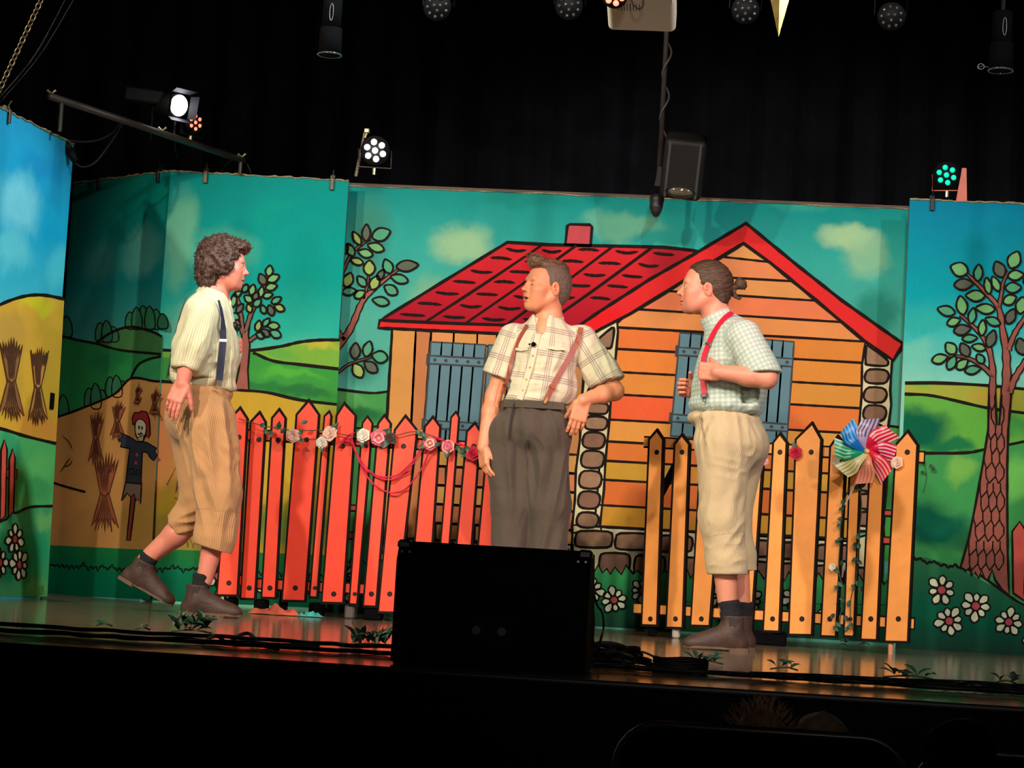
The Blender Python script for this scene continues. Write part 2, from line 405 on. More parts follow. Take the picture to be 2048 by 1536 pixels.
def sheaf(art, x, y0, y1, w, mat, lw=2.2, layer=5, dx=0):
    """a bound sheaf of straw: splayed top, waist, splayed foot"""
    ym = y0 + (y1 - y0) * .53; rr = random.Random(int(x * 7 + y0)); g = art.group('painted_sheaf')
    top = []; bot = []; n = 9
    for i in range(n):
        u = -1 + 2 * i / (n - 1); top.append((x + u * w * .5 + dx, y0 + abs(u) * 14 + rr.uniform(-5, 5))); top.append((x + (u + .12) * w * .33 + dx * .5, y0 + (ym - y0) * .5))
        bot.append((x + u * w * .55, y1 - abs(u) * 10 + rr.uniform(-6, 8))); bot.append((x + (u + .12) * w * .36, y1 - (y1 - ym) * .35))
    top = top[:-1]; bot = bot[:-1]
    ring = top + [(x + w * .17, ym)] + bot[::-1] + [(x - w * .17, ym)]
    g.shape('straw_bundle', ring, mat, lw, layer, 0, SLINE)
    L = []
    for i in range(7):
        u = -1 + 2 * (i + .5) / 7; L.append([(x + u * w * .4 + dx, y0 + 16), (x + u * w * .2, (y0 + ym) / 2), (x + u * w * .12, ym - 4)]); L.append([(x + u * w * .12, ym + 4), (x + u * w * .24, (y1 + ym) / 2), (x + u * w * .46, y1 - 16)])
    g.lines('straw_stroke', L, lw, layer + 1.2, 3, SLINE, .3)
    g.line('straw_band', [(x - w * .18, ym - 3), (x, ym + 4), (x + w * .18, ym - 3)], lw * 1.8, layer + 1.6, 4, SLINE)

# ---- left wing
art = Art(LW)
LW.body(paint('sky_bright_blue', LW, [(1.5, (70, 190, 205)), (1.9, (20, 165, 205)), (2.43, (40, 160, 205))], blobs=[(40, 400, 60, 90, (130, 215, 225), .8), (20, 500, 60, 60, (110, 210, 215), .7), (120, 540, 40, 60, (90, 205, 215), .6), (90, 330, 60, 40, (30, 140, 200), .6)], var=.05))
fld = paint('field_orange_left', LW, base=(226, 172, 56), blobs=[(20, 660, 60, 60, (196, 150, 72), .6), (70, 600, 60, 25, (222, 208, 40), .8), (80, 850, 60, 50, (238, 146, 62), .7), (30, 780, 30, 60, (200, 158, 60), .5)], var=.04)
X0, X1 = -70, 147
edge = lambda y: 147 - (y - 288) * 52 / 907 - 1
art.shape('painted_field', [(X0, 660), (-30, 632), (0, 609), (45, 593), (85, 590), (edge(598), 598), (edge(887), 887), (50, 872), (0, 857), (X0, 845)], fld, 0, 1)
grs = paint('grass_left', LW, base=(88, 190, 105), blobs=[(20, 900, 30, 60, (30, 150, 110), .7), (60, 980, 60, 40, (60, 160, 90), .7), (80, 930, 40, 40, (110, 205, 110), .7)], var=.05)
art.shape('painted_meadow', [(X0, 845), (0, 857), (50, 872), (edge(887), 887), (edge(1012), 1012), (60, 1015), (25, 1022), (0, 1043), (X0, 1080)], grs, 0, 1)
grs2 = paint('grass_left_low', LW, base=(70, 175, 110), blobs=[(20, 1120, 50, 60, (0, 130, 95), .8), (70, 1100, 40, 60, (20, 165, 110), .7), (75, 1180, 30, 30, (110, 190, 100), .7), (90, 1040, 30, 25, (130, 200, 110), .8)], var=.05)
art.shape('painted_meadow', [(X0, 1080), (0, 1043), (25, 1022), (60, 1015), (edge(1012), 1012), (edge(1193), 1193), (0, 1193), (X0, 1196)], grs2, 0, 1)
art.line('painted_outline', [(X0, 655), (-30, 630), (0, 609), (45, 593), (85, 590), (edge(598), 598)], 6.5, 2.4)
art.line('painted_outline', [(X0, 845), (0, 857), (50, 872), (edge(887), 887)], 6, 2.4)
art.line('painted_outline', [(X0, 1080), (0, 1043), (12, 1038), (24, 1022), (31, 1026), (60, 1014), (edge(1012), 1012)], 5, 2.4)
sheaf(art, 21, 672, 842, 46, STRAWD); sheaf(art, 74, 690, 848, 36, STRAW, dx=4)
LRED = plain('picket_red_left', (222, 74, 62), .6)
g = art.group('painted_picket_fence')
g.shape('painted_rail', [(-30, 936), (33, 939), (32, 957), (-30, 953)], LRED, 3.5, 3)
for (xa, xb, yt, yb) in ((-22, -8, 884, 1054), (0, 12, 879, 1040), (17, 28, 897, 1032)):
    g.shape('painted_picket', [(xa, yt + 22), ((xa + xb) / 2 + 1, yt), (xb, yt + 20), (xb - 3, yb - 8), (xa - 2, yb)], LRED, 3.5, 5)
daisy(art, 27, 1078, 30, 7, .3, .62, PETALB); daisy(art, 36, 1129, 32, 8, .1, .6, PETALB); daisy(art, -3, 1125, 32, 7, 0, .6, PETALB)
mb = MB(); p = LW.pt(103, 802, 2); mb.box(p, (.012, .05, .085)); mb.build('hinge_plate', BLK, LW.root)
art.lines('painter_scribble', [[(78, 1172), (77, 1182)], [(82, 1171), (82, 1183)], [(86, 1170), (85, 1180), (88, 1183)], [(76, 1186), (88, 1186)]], 1, 3, 0, plain('pencil', (70, 110, 70), .8))

# ---- dim angled flat
art = Art(SP)
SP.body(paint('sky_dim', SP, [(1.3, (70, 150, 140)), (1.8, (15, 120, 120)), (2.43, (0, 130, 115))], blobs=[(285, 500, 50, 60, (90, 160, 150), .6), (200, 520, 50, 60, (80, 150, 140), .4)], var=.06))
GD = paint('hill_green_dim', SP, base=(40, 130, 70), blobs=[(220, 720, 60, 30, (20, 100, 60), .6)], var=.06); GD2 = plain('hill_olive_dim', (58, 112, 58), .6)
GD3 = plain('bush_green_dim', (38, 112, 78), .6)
xl = lambda y: 96 + (1195 - y) * .057 - 8
xr = lambda y: 342 - (y - 342) * 42 / 858 - .6
art.shape('painted_hill', [(194, 687), (222, 668), (247, 656), (271, 653), (307, 664), (xr(673), 673), (xr(712), 712), (242, 704)], GD2, 0, 1)
art.shape('painted_hill', [(xl(668), 668), (156, 680), (193, 687), (242, 700), (xr(708), 708), (xr(770), 770), (263, 760), (229, 792), (161, 822), (xl(845), 845)], GD, 0, 1)
art.shape('painted_hill', [(263, 757), (272, 738), (281, 727), (300, 718), (xr(713), 713), (xr(764), 764)], plain('hill_green_mid_dim', (45, 140, 85), .6), 0, 2)
def bush(art, x, y, L, h, mat):
    g = art.group('painted_bush'); rr = random.Random(int(x))
    for i in range(L):
        cx = x + i * 13; hh = h * (.7 + .5 * math.sin((i + .7) / L * 3.1)) + rr.uniform(-3, 3)
        g.shape('painted_frond', [(cx - 9, y), (cx - 10, y - hh * .6), (cx - 2, y - hh), (cx + 8, y - hh * .65), (cx + 9, y)], mat, 2.6, 1.2 + (i % 2) * .8, 4)
bush(art, 262, 656, 6, 38, GD3); bush(art, 202, 682, 3, 34, GD3); bush(art, 180, 815, 3, 40, GD3); bush(art, 222, 792, 3, 36, GD3)
bush(art, 122, 672, 2, 42, GD3); bush(art, 128, 832, 1, 36, GD3)
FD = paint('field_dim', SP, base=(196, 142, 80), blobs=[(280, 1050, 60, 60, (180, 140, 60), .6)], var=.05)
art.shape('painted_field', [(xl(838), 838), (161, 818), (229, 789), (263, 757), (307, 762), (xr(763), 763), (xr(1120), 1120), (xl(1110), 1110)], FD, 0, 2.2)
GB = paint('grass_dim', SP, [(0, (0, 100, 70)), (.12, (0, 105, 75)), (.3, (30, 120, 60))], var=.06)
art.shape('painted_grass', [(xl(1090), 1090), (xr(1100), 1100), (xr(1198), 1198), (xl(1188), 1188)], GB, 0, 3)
rr = random.Random(3)
art.line('painted_grass_edge', tufts(xl(1130), 1128, xr(1140), 1140, 22, 11, rr), 3.6, 3.6, 0)
for q in ([(116, 670), (156, 680), (193, 687), (242, 700), (xr(708), 708)], [(194, 685), (222, 666), (247, 656), (271, 654), (307, 664), (xr(673), 673)], [(263, 756), (272, 738), (281, 727), (300, 718), (xr(713), 713)], [(105, 838), (161, 818), (229, 789), (263, 757), (307, 762), (xr(763), 763)], [(100, 963), (135, 974), (172, 984)]):
    art.line('painted_outline', q, 4.6, 4.2)
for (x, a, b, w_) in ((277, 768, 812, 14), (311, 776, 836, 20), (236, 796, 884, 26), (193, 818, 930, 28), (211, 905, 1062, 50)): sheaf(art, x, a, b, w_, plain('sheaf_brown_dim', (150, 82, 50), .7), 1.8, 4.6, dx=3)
art.lines('straw_stroke', [[(124, 870), (140, 885), (146, 900)], [(122, 945), (135, 925), (143, 915)], [(126, 935), (140, 930), (146, 920)]], 2.5, 5, 3, SLINE, .3)
g = art.group('painted_scarecrow')
g.shape('pole', [(265, 982), (271, 975), (274, 984), (262, 1081), (255, 1080)], plain('pole_red', (128, 52, 44), .6), 2.4, 5)
g.shape('ragged_skirt', [(254, 962), (285, 965), (283, 1009), (278, 997), (274, 1002), (270, 988), (263, 994), (256, 986), (251, 993), (245, 1001)], plain('skirt_grey', (120, 96, 82), .7), 2.4, 6)
g.shape('coat', [(244, 866), (262, 874), (276, 883), (296, 885), (316, 897), (311, 903), (318, 911), (309, 921), (301, 913), (297, 905), (287, 903), (284, 968), (254, 965), (262, 897), (243, 893), (246, 885), (238, 880), (247, 874)], plain('coat_navy', (34, 42, 56), .7), 2.4, 8)
g.shape('hat', [(268, 850), (267, 836), (272, 825), (280, 826), (286, 822), (296, 824), (301, 838), (303, 868), (299, 876), (294, 870), (294, 850), (284, 842), (274, 846)], plain('hat_red', (150, 32, 42), .6), 2.4, 8)
g.shape('face', [(273, 858), (276, 842), (286, 839), (295, 848), (295, 866), (288, 880), (277, 874)], plain('face_bone', (196, 190, 160), .6), 2, 10, 3)
g.shape('straw_ruff', [(274, 868), (280, 876), (286, 872), (292, 870), (290, 882), (281, 883)], plain('ruff', (170, 160, 118), .6), 2, 11.5)
g.lines('face_stroke', [[(282, 852), (282, 858)], [(288, 853), (288, 859)], [(280, 867), (283, 870), (286, 866), (289, 869)]], 3, 13, 0)
for (x, y) in ((277, 910), (275, 926)): g.shape('button', [(x - 3, y), (x, y - 4), (x + 3, y), (x, y + 4)], DCEN, 0, 10, 3)
g.lines('pocket', [[(262, 938), (270, 937), (271, 948), (263, 949), (262, 938)], [(276, 940), (282, 940), (281, 951), (275, 950), (276, 940)]], 1.4, 10, 0)

# ---- flat behind the left actor
art = Art(ML)
ml = lambda y: 342 - (y - 342) * 42 / 858 + 1.5
mr = lambda y: 697 - (y - 362) * 42 / 858 - 1.5
ML.body(paint('sky_teal', ML, [(1.3, (118, 196, 160)), (1.55, (40, 174, 156)), (1.85, (0, 156, 148)), (2.43, (0, 142, 138))], blobs=[(360, 480, 45, 130, (110, 185, 150), .85), (450, 500, 95, 60, (80, 175, 150), .75), (400, 640, 90, 60, (140, 200, 160), .6), (540, 420, 60, 40, (0, 155, 140), .5)], var=.04))
HG1 = paint('hill_lime', ML, base=(120, 172, 62), blobs=[(640, 690, 60, 14, (190, 180, 60), .9), (560, 712, 60, 14, (90, 165, 70), .7)], var=.05)
HG2 = paint('hill_green', ML, base=(58, 150, 62), blobs=[(580, 745, 90, 14, (80, 175, 60), .9), (600, 785, 90, 18, (34, 105, 58), .8), (520, 770, 60, 16, (30, 110, 60), .7)], var=.05)
HG3 = paint('field_yellow', ML, base=(190, 156, 46), blobs=[(330, 850, 90, 170, (206, 140, 82), 1), (640, 820, 60, 30, (150, 165, 60), .9), (600, 1060, 200, 60, (110, 140, 62), .9), (350, 1080, 130, 60, (150, 128, 60), .8)], var=.05)
art.shape('painted_hill', [(ml(700), 700), (400, 704), (500, 701), (560, 693), (600, 683), (640, 680), (mr(680), 680), (mr(740), 740), (ml(740), 740)], HG1, 0, 1)
art.shape('painted_hill', [(ml(715), 715), (400, 712), (500, 703), (547, 722), (600, 729), (mr(738), 738), (mr(812), 812), (ml(790), 790)], HG2, 0, 2)
art.shape('painted_field', [(ml(763), 763), (400, 770), (472, 779), (534, 785), (600, 800), (mr(809), 809), (mr(1120), 1120), (ml(1110), 1110)], HG3, 0, 3)
HG4 = paint('grass_low', ML, [(0, (0, 96, 66)), (.14, (0, 118, 80)), (.26, (34, 120, 56))], var=.06)
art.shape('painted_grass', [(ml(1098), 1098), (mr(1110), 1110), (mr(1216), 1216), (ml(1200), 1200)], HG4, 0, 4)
for q in ([(ml(700), 700), (420, 704), (500, 701), (560, 693), (600, 684), (640, 680), (mr(680), 680)], [(506, 705), (547, 722), (600, 729), (mr(738), 738)], [(ml(763), 763), (400, 768), (472, 779), (534, 785), (600, 800), (mr(809), 809)]): art.line('painted_outline', q, 6, 4.6)
rr = random.Random(5); art.line('painted_grass_edge', tufts(ml(1135), 1135, mr(1150), 1150, 34, 12, rr), 4, 5, 0)
art.lines('straw_stroke', [[(334, 970), (362, 916), (352, 985), (372, 930), (368, 975)], [(350, 996), (366, 1002), (374, 1014), (360, 1008)], [(372, 1070), (376, 1094), (380, 1074), (386, 1096), (390, 1070)]], 2.6, 5, 0, SLINE)
g = art.group('painted_tree')
g.shape('painted_trunk', [(470, 779), (478, 740), (483, 700), (484, 668), (478, 640), (484, 640), (490, 660), (494, 640), (500, 642), (497, 670), (500, 690), (496, 740), (498, 780)], TRUNK, 3.6, 5, 0)
for q, w_ in (([(487, 665), (482, 630), (478, 606), (470, 590)], 6), ([(492, 662), (500, 634), (514, 600), (526, 575), (537, 548)], 7), ([(499, 682), (512, 672), (524, 664)], 6), ([(486, 668), (478, 650), (470, 636)], 5)):
    g.line('painted_branch', q, w_ + 4, 5.4); g.line('painted_branch', q, w_ - 1, 6, mat=TRUNK2)
for L in ((539, 542, 22, 15, 80, 0), (525, 559, 24, 16, -65, 3), (547, 557, 26, 16, 25, 0), (543, 574, 24, 15, 15, 0), (523, 584, 22, 12, 80, 0), (505, 580, 22, 14, 75, 0), (536, 591, 20, 12, 15, 0), (512, 592, 18, 12, 60, 3), (497, 598, 20, 14, -40, 0), (515, 606, 20, 14, 45, 1), (499, 617, 18, 12, -70, 2), (553, 601, 22, 13, 30, 1), (559, 616, 22, 14, -25, 2), (542, 621, 22, 14, -70, 3), (527, 619, 18, 12, -70, 1), (517, 652, 22, 13, 75, 2), (533, 645, 20, 12, 50, 1), (547, 652, 24, 15, -5, 0), (551, 668, 24, 16, -25, 1), (531, 666, 20, 14, -40, 3), (521, 671, 18, 13, -20, 1), (468, 601, 28, 12, 80, 0), (480, 617, 22, 12, 55, 3), (470, 633, 20, 14, -30, 1), (474, 655, 16, 10, 20, 1), (491, 577, 18, 12, 60, 1), (476, 588, 16, 11, 30, 0)): leaf(g, *L[:4], L[4], L[5], 7)
for x, y in ((452, 1185), (540, 1172), (600, 1170), (436, 1152)): daisy(art, x, y, 26, 7, x * .1)

# ---- right wing
art = Art(RW)
rl = lambda y: 1822 - (y - 398) * 32 / 897 + 1
RW.body(paint('sky_right', RW, [(1.45, (128, 204, 185)), (1.68, (60, 184, 182)), (1.95, (0, 156, 170)), (2.43, (0, 122, 160))], blobs=[(1850, 640, 60, 40, (40, 170, 160), .6), (2000, 440, 90, 40, (0, 135, 165), .6), (1840, 700, 50, 40, (120, 200, 175), .6)], var=.05))
XR = 2130
art.shape('painted_hill', [(rl(766), 766), (1882, 766), (1975, 771), (2048, 778), (XR, 786), (XR, 850), (rl(800), 800)], paint('hill_gold', RW, base=(160, 168, 62), blobs=[(1990, 790, 70, 20, (190, 158, 58), .8), (1830, 775, 40, 12, (120, 175, 70), .8)], var=.05), 0, 1)
art.shape('painted_hill', [(rl(788), 788), (1868, 792), (1975, 816), (2048, 826), (XR, 840), (XR, 900), (rl(920), 920)], paint('hill_green_right', RW, base=(96, 172, 66), blobs=[(1830, 860, 95, 55, (0, 95, 66), 1), (1900, 890, 80, 22, (0, 110, 70), .9), (2030, 860, 50, 30, (50, 140, 70), .7)], var=.06), 0, 2)
art.shape('painted_hill', [(rl(906), 906), (1923, 906), (1969, 899), (2048, 883), (XR, 868), (XR, 1240), (2048, 1206), (1920, 1134), (rl(1113), 1113)], paint('meadow_right', RW, base=(60, 150, 80), blobs=[(1930, 940, 50, 40, (120, 185, 80), .9), (1870, 1050, 110, 50, (0, 92, 68), 1), (2035, 960, 50, 60, (110, 195, 90), .9), (2035, 1100, 30, 60, (40, 150, 90), .7), (1960, 1090, 80, 40, (10, 70, 45), .7)], var=.06), 0, 3)
art.shape('painted_grass', [(rl(1113), 1113), (1853, 1115), (1881, 1124), (1920, 1136), (2018, 1190), (2048, 1208), (XR, 1250), (XR, 1325), (2048, 1312), (rl(1296), 1296)], paint('grass_right', RW, [(0, (22, 60, 46)), (.12, (0, 84, 62)), (.45, (40, 112, 72))], blobs=[(1870, 1210, 70, 50, (0, 100, 72), .6)], var=.06), 0, 4)
for q in ([(rl(766), 766), (1882, 766), (1975, 771), (2048, 778), (XR, 786)], [(rl(788), 788), (1868, 792), (1975, 816), (2048, 826), (XR, 838)], [(rl(906), 906), (1923, 906), (1969, 899), (2048, 883), (XR, 866)]): art.line('painted_outline', q, 6, 4.8)
rr = random.Random(9); art.line('painted_grass_edge', tufts(rl(1112), 1112, 1925, 1136, 9, 7, rr) + [(1960, 1150), (2018, 1192), (2048, 1210), (XR, 1252)], 5, 5, 3)
g = art.group('painted_tree')
g.shape('painted_trunk', [(1978, 775), (1976, 860), (1965, 930), (1951, 1008), (1937, 1078), (1921, 1134), (1932, 1142), (1938, 1134), (1944, 1152), (1950, 1144), (1957, 1156), (1963, 1140), (1968, 1156), (1976, 1160), (1984, 1140), (1990, 1160), (2004, 1180), (2018, 1190), (2015, 1106), (2014, 1018), (2014, 930), (2016, 860), (2024, 770), (2004, 775), (1998, 850), (1993, 850), (1990, 775)], TRUNK, 5, 6)
def branch(g, q, w0, w1, layer=6.5, border=4.5):
    qq = cr(q, 5); n = len(qq); ws = [w0 + (w1 - w0) * i / (n - 1) for i in range(n)]
    mb = MB(); g._stroke(mb, qq, [a + border for a in ws], layer, 1); g._stroke(mb, qq, [max(1, a - 1) for a in ws], layer + .6, 0); mb.build('painted_branch', [TRUNK2 if w0 < 9 else TRUNK, BLACK], g.parent)
branch(g, [(2011, 790), (2013, 740), (2011, 699), (2004, 655), (1997, 617), (1975, 589), (1948, 562), (1934, 548)], 16, 3)
branch(g, [(1984, 790), (1985, 745), (1978, 699), (1963, 672), (1948, 655), (1920, 630)], 12, 3)
branch(g, [(1997, 617), (2002, 590), (2006, 565), (2017, 542)], 7, 3); branch(g, [(2016, 700), (2030, 665), (2055, 628)], 10, 6)
branch(g, [(2018, 785), (2030, 755), (2055, 715)], 13, 8); branch(g, [(1987, 755), (1964, 732), (1931, 715), (1896, 712)], 8, 3)
bark = []; rr = random.Random(4)
def tx(u, y):
    xa = float(np.interp(y, [780, 860, 930, 1008, 1078, 1134, 1170], [1978, 1976, 1965, 1951, 1937, 1923, 1930])); return xa + (2015 - xa) * u
for j in range(13):
    y = 792 + j * 29; w0 = tx(1, y) - tx(0, y); n = 3 if w0 < 55 else (4 if w0 < 75 else 5)
    for i in range(n):
        u = (i + (.5 if j % 2 else 0.02)) / n; du = .5 / n
        if y < 850 and .35 < u < .62: continue
        if u > .98 or y > 1112: continue
        m_ = rr.uniform(-2, 2); a_ = (tx(u, y) + m_, y); b_ = (tx(u, y) + m_ * .6, y + 16)
        bark.append([a_, b_])
        if u + du < 1: bark.append([b_, (tx(u + du, y + 29), y + 30)])
        if u - du > 0: bark.append([b_, (tx(u - du, y + 29), y + 30)])
g.lines('bark_stroke', bark, 2.8, 7.4, 3)
for L in ((1918, 539, 36, 28, -20, 0), (1956, 546, 34, 18, 85, 1), (1927, 569, 38, 22, 5, 3), (1950, 592, 38, 22, -2, 0), (1892, 622, 36, 20, -15, 1), (1923, 611, 38, 22, -80, 0), (1907, 644, 28, 17, 20, 0), (1944, 632, 32, 16, 80, 1), (1924, 660, 34, 21, 10, 3), (1939, 677, 30, 15, 5, 1), (1964, 656, 32, 16, 85, 0), (1982, 678, 36, 20, 70, 3), (1970, 618, 38, 20, -5, 0), (1985, 643, 32, 17, -20, 1), (1957, 695, 28, 15, -10, 0), (1901, 697, 28, 22, -50, 0), (1929, 700, 30, 20, -60, 3), (1879, 718, 32, 19, 15, 0), (1903, 726, 30, 18, 60, 1), (1924, 729, 28, 18, 40, 0), (1960, 718, 22, 16, -55, 1), (1945, 740, 32, 17, 10, 1), (1975, 572, 34, 15, -80, 0), (1991, 568, 32, 16, -65, 0), (1998, 539, 34, 24, -65, 3), (2028, 520, 36, 26, 65, 0), (2031, 551, 32, 20, 5, 0), (2026, 576, 32, 21, 2, 1), (2019, 600, 28, 20, 25, 0), (2021, 633, 32, 20, 65, 3), (2042, 611, 34, 22, 80, 0), (2042, 693, 34, 24, -75, 3), (2060, 560, 30, 20, 20, 1), (2070, 650, 30, 20, 40, 0)): leaf(g, *L, 9)
g = art.group('painted_picket_fence')
for (xa, yt) in ((2024, 1043), (2058, 1052)): g.shape('painted_picket', [(xa, yt + 20), (xa + 15, yt), (xa + 28, yt + 20), (xa + 24, yt + 158), (xa + 2, yt + 143)], plain('picket_red_right', (196, 68, 52), .6), 4.5, 6)
for x, y, r_, n_, a_ in ((1883, 1180, 31, 7, .3), (1951, 1212, 31, 8, .1), (1898, 1242, 30, 8, .6), (2017, 1244, 29, 8, .2), (2075, 1275, 30, 7, .2)): daisy(art, x, y, r_, n_, a_, layer=8)
# ---------------------------------------------------------------- cottage backdrop
art = Art(BK)
BK.body(paint('sky_back', BK, [(1.1, (90, 168, 146)), (1.7, (78, 174, 158)), (2.1, (48, 164, 154)), (2.43, (10, 136, 134))], blobs=[(920, 490, 85, 55, (150, 192, 148), .95), (860, 600, 70, 60, (120, 180, 145), .8), (1250, 450, 110, 34, (112, 180, 150), .8), (1700, 480, 85, 34, (158, 198, 152), .95), (1730, 520, 60, 50, (140, 190, 150), .8), (740, 470, 55, 120, (62, 128, 108), .7), (1600, 400, 90, 30, (60, 165, 140), .5), (1760, 620, 60, 60, (30, 128, 112), .8), (1050, 400, 140, 24, (20, 130, 120), .7), (720, 730, 60, 60, (40, 120, 105), .7)], var=.05))
# hills and grass at the sides
GR1 = paint('meadow_back_left', BK, base=(70, 150, 78), blobs=[(720, 830, 60, 30, (26, 100, 58), .9), (700, 800, 60, 15, (90, 165, 90), .6)], var=.05)
art.shape('painted_meadow', [(640, 776), (671, 778), (740, 785), (778, 784), (770, 1120), (620, 1110)], GR1, 0, 1)
art.line('painted_outline', [(640, 776), (671, 778), (740, 786), (778, 783)], 5, 2)
art.line('painted_outline', [(690, 852), (720, 856), (775, 850)], 4, 2)
art.shape('painted_meadow', [(1768, 850), (1779, 852), (1830, 858), (1830, 1130), (1760, 1120)], paint('meadow_back_right', BK, base=(72, 160, 76), blobs=[(1790, 1000, 40, 60, (46, 110, 60), .8)], var=.05), 0, 1)
art.line('painted_outline', [(1774, 851), (1795, 854), (1826, 856)], 5, 2)
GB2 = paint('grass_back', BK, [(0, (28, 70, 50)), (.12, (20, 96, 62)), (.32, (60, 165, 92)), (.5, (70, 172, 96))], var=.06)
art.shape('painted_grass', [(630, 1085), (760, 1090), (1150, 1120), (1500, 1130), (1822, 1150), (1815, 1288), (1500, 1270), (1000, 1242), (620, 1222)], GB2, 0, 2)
# side wall of the cottage
OC = lambda n, c, v=.08: plain(n, tuple(int(q * .96) for q in c), .6, var=v, scale=5)
WL = OC('wall_ochre', (214, 142, 52)); WL2 = OC('wall_amber', (196, 112, 44)); WL3 = OC('wall_plank_brown', (188, 118, 48))
cot = art.group('painted_cottage')
cot.shape('side_wall', [(785, 655), (1170, 668), (1152, 1120), (757, 1098)], WL3, 5.5, 3)
cot.shape('corner_board', [(785, 657), (832, 660), (822, 860), (812, 1098), (757, 1096), (774, 860)], WL, 4.5, 4)
cot.shape('corner_board', [(832, 660), (862, 664), (848, 860), (838, 1098), (812, 1098), (822, 860)], WL2, 4.5, 4)
for i, (xa, xb) in enumerate(((863, 908), (908, 955), (955, 994), (994, 1050), (1050, 1100))):
    cot.shape('eave_board', [(xa, 662 + (xa - 863) * .055), (xb, 662 + (xb - 863) * .055), (xb - 1, 688 + (xb - 863) * .055), (xa - 1, 684 + (xa - 863) * .055)], WL if i % 2 else OC('wall_apricot', (222, 140, 66)), 4, 4)
PC = [(196, 140, 52), (204, 112, 56), (208, 148, 58), (186, 100, 46)]
for j in range(6):
    y = 893 + j * 38; o_ = (j % 2) * 20
    cot.shape('side_plank', [(846, y), (1158, y + 17), (1156, y + 54), (844, y + 37)], OC('side_plank_%d' % (j % 4), PC[j % 4]), 4.5, 4)
    for k in range(4): cot.line('plank_joint', [(872 + o_ + k * 78, y + 2 + k * 4), (871 + o_ + k * 78, y + 38 + k * 4)], 4, 6, 0)
# shutters
SH = OC('shutter_blue_grey', (82, 126, 140), .06); SLN = plain('shutter_line', (28, 34, 40), .6)
def shutter(q, nb, bars, studs, line_w=3.6):
    g = art.group('painted_shutter'); a, b, c, d = [np.array(p, float) for p in q]          # tl tr br bl
    for i in range(nb):
        u0, u1 = i / nb, (i + 1) / nb
        g.shape('shutter_board', [tuple(a + (b - a) * u0), tuple(a + (b - a) * u1), tuple(d + (c - d) * u1), tuple(d + (c - d) * u0)], SH, line_w, 6, line=SLN)
    for (t0, t1) in bars:
        p = [a + (d - a) * t0, b + (c - b) * t0, b + (c - b) * t1, a + (d - a) * t1]
        g.shape('shutter_rail', [tuple(z) for z in p], SH, line_w, 8, line=SLN)
        for k in range(studs):
            u = (k + .5) / studs; z = (p[0] + (p[1] - p[0]) * u + p[3] + (p[2] - p[3]) * u) / 2
            g.shape('stud', [(z[0] + 3.6 * math.cos(t_), z[1] + 3.6 * math.sin(t_)) for t_ in np.linspace(0, 6.283, 7)[:-1]], SLN, 0, 10)
        g.shape('hinge_block', [(p[0][0] - 6, p[0][1] - 4), (p[0][0] - 1, p[0][1] - 4), (p[3][0] - 1, p[3][1] + 3), (p[3][0] - 6, p[3][1] + 3)], SLN, 0, 9)
shutter([(862, 684), (972, 690), (954, 902), (846, 896)], 5, ((.13, .205), (.74, .81)), 5)
shutter([(977, 690), (1084, 696), (1068, 908), (960, 902)], 5, ((.13, .205), (.74, .81)), 5)
# gable wall of planks
ys = [655, 698, 744, 789, 840, 884, 923, 961, 1012, 1056]
GC = [(228, 118, 56), (232, 132, 58), (222, 138, 62), (236, 96, 54), (222, 148, 70), (214, 116, 52), (196, 146, 50), (214, 110, 50), (196, 140, 46), (216, 112, 50)]
Xl = lambda y: 1232 - max(0, y - 640) * .085; Xr = lambda y: 1728 - max(0, y - 660) * .055
sl = lambda x: (x - 1235) * .055
inl = lambda y: np.interp(y, [484, 580, 659], [1487, 1339, 1190])      # under the left barge board
inr = lambda y: np.interp(y, [484, 527, 601, 682], [1487, 1542, 1632, 1735])
up = [(484, 1487, 1487), (517, 1440, 1535), (558, 1375, 1585), (596, 1310, 1634), (640, 1240, 1690)]
UC = [(222, 144, 58), (228, 126, 60), (222, 140, 58), (232, 112, 52), (226, 134, 54)]
yL = [484, 513, 551, 582, 618]; yR = [484, 525, 563, 602, 645]
for i in range(5):
    a0, a1 = yL[i], (yL + [662])[i + 1]; b0, b1 = yR[i], (yR + [688])[i + 1]
    if i == 4: a1 = 655; b1 = 684
    top = [(inl(a0) - 4, a0), (inr(b0) + 4, b0)] if i else [(1487, 482)]
    bl = (max(inl(a1) - 6, 1226), a1)
    cot.shape('gable_plank', top + [(inr(b1) + 6, b1), bl], OC('gable_plank_u%d' % i, UC[i]), 4.6, 4 + .1 * i)
for j in range(9):
    y0, y1 = ys[j], ys[j + 1]
    xa, xb = Xl(y0) - 8, Xr(y0) + 8
    pts = [(xa, y0 + (xa - 1235) * .055), (1400, y0 + sl(1400)), (xb, y0 + sl(xb) + 1)] + [(xb - 2, y1 + sl(xb) + 1), (1400, y1 + sl(1400)), (xa - 3, y1 + (xa - 1235) * .055)]
    c2 = GC[j]; cR = tuple(int(a * .5 + b * .5) for a, b in zip(c2, (206, 150, 58)))
    mt = paint('gable_plank_%d' % j, BK, base=c2, blobs=[(1660, (y0 + y1) / 2 + 24, 130, 60, cR, .9), (1380, y0 + 20, 30, 40, (238, 128, 70), .5)], var=.05, warp=.05)
    cot.shape('gable_plank', pts, mt, 4.8, 4.5 + .1 * j)
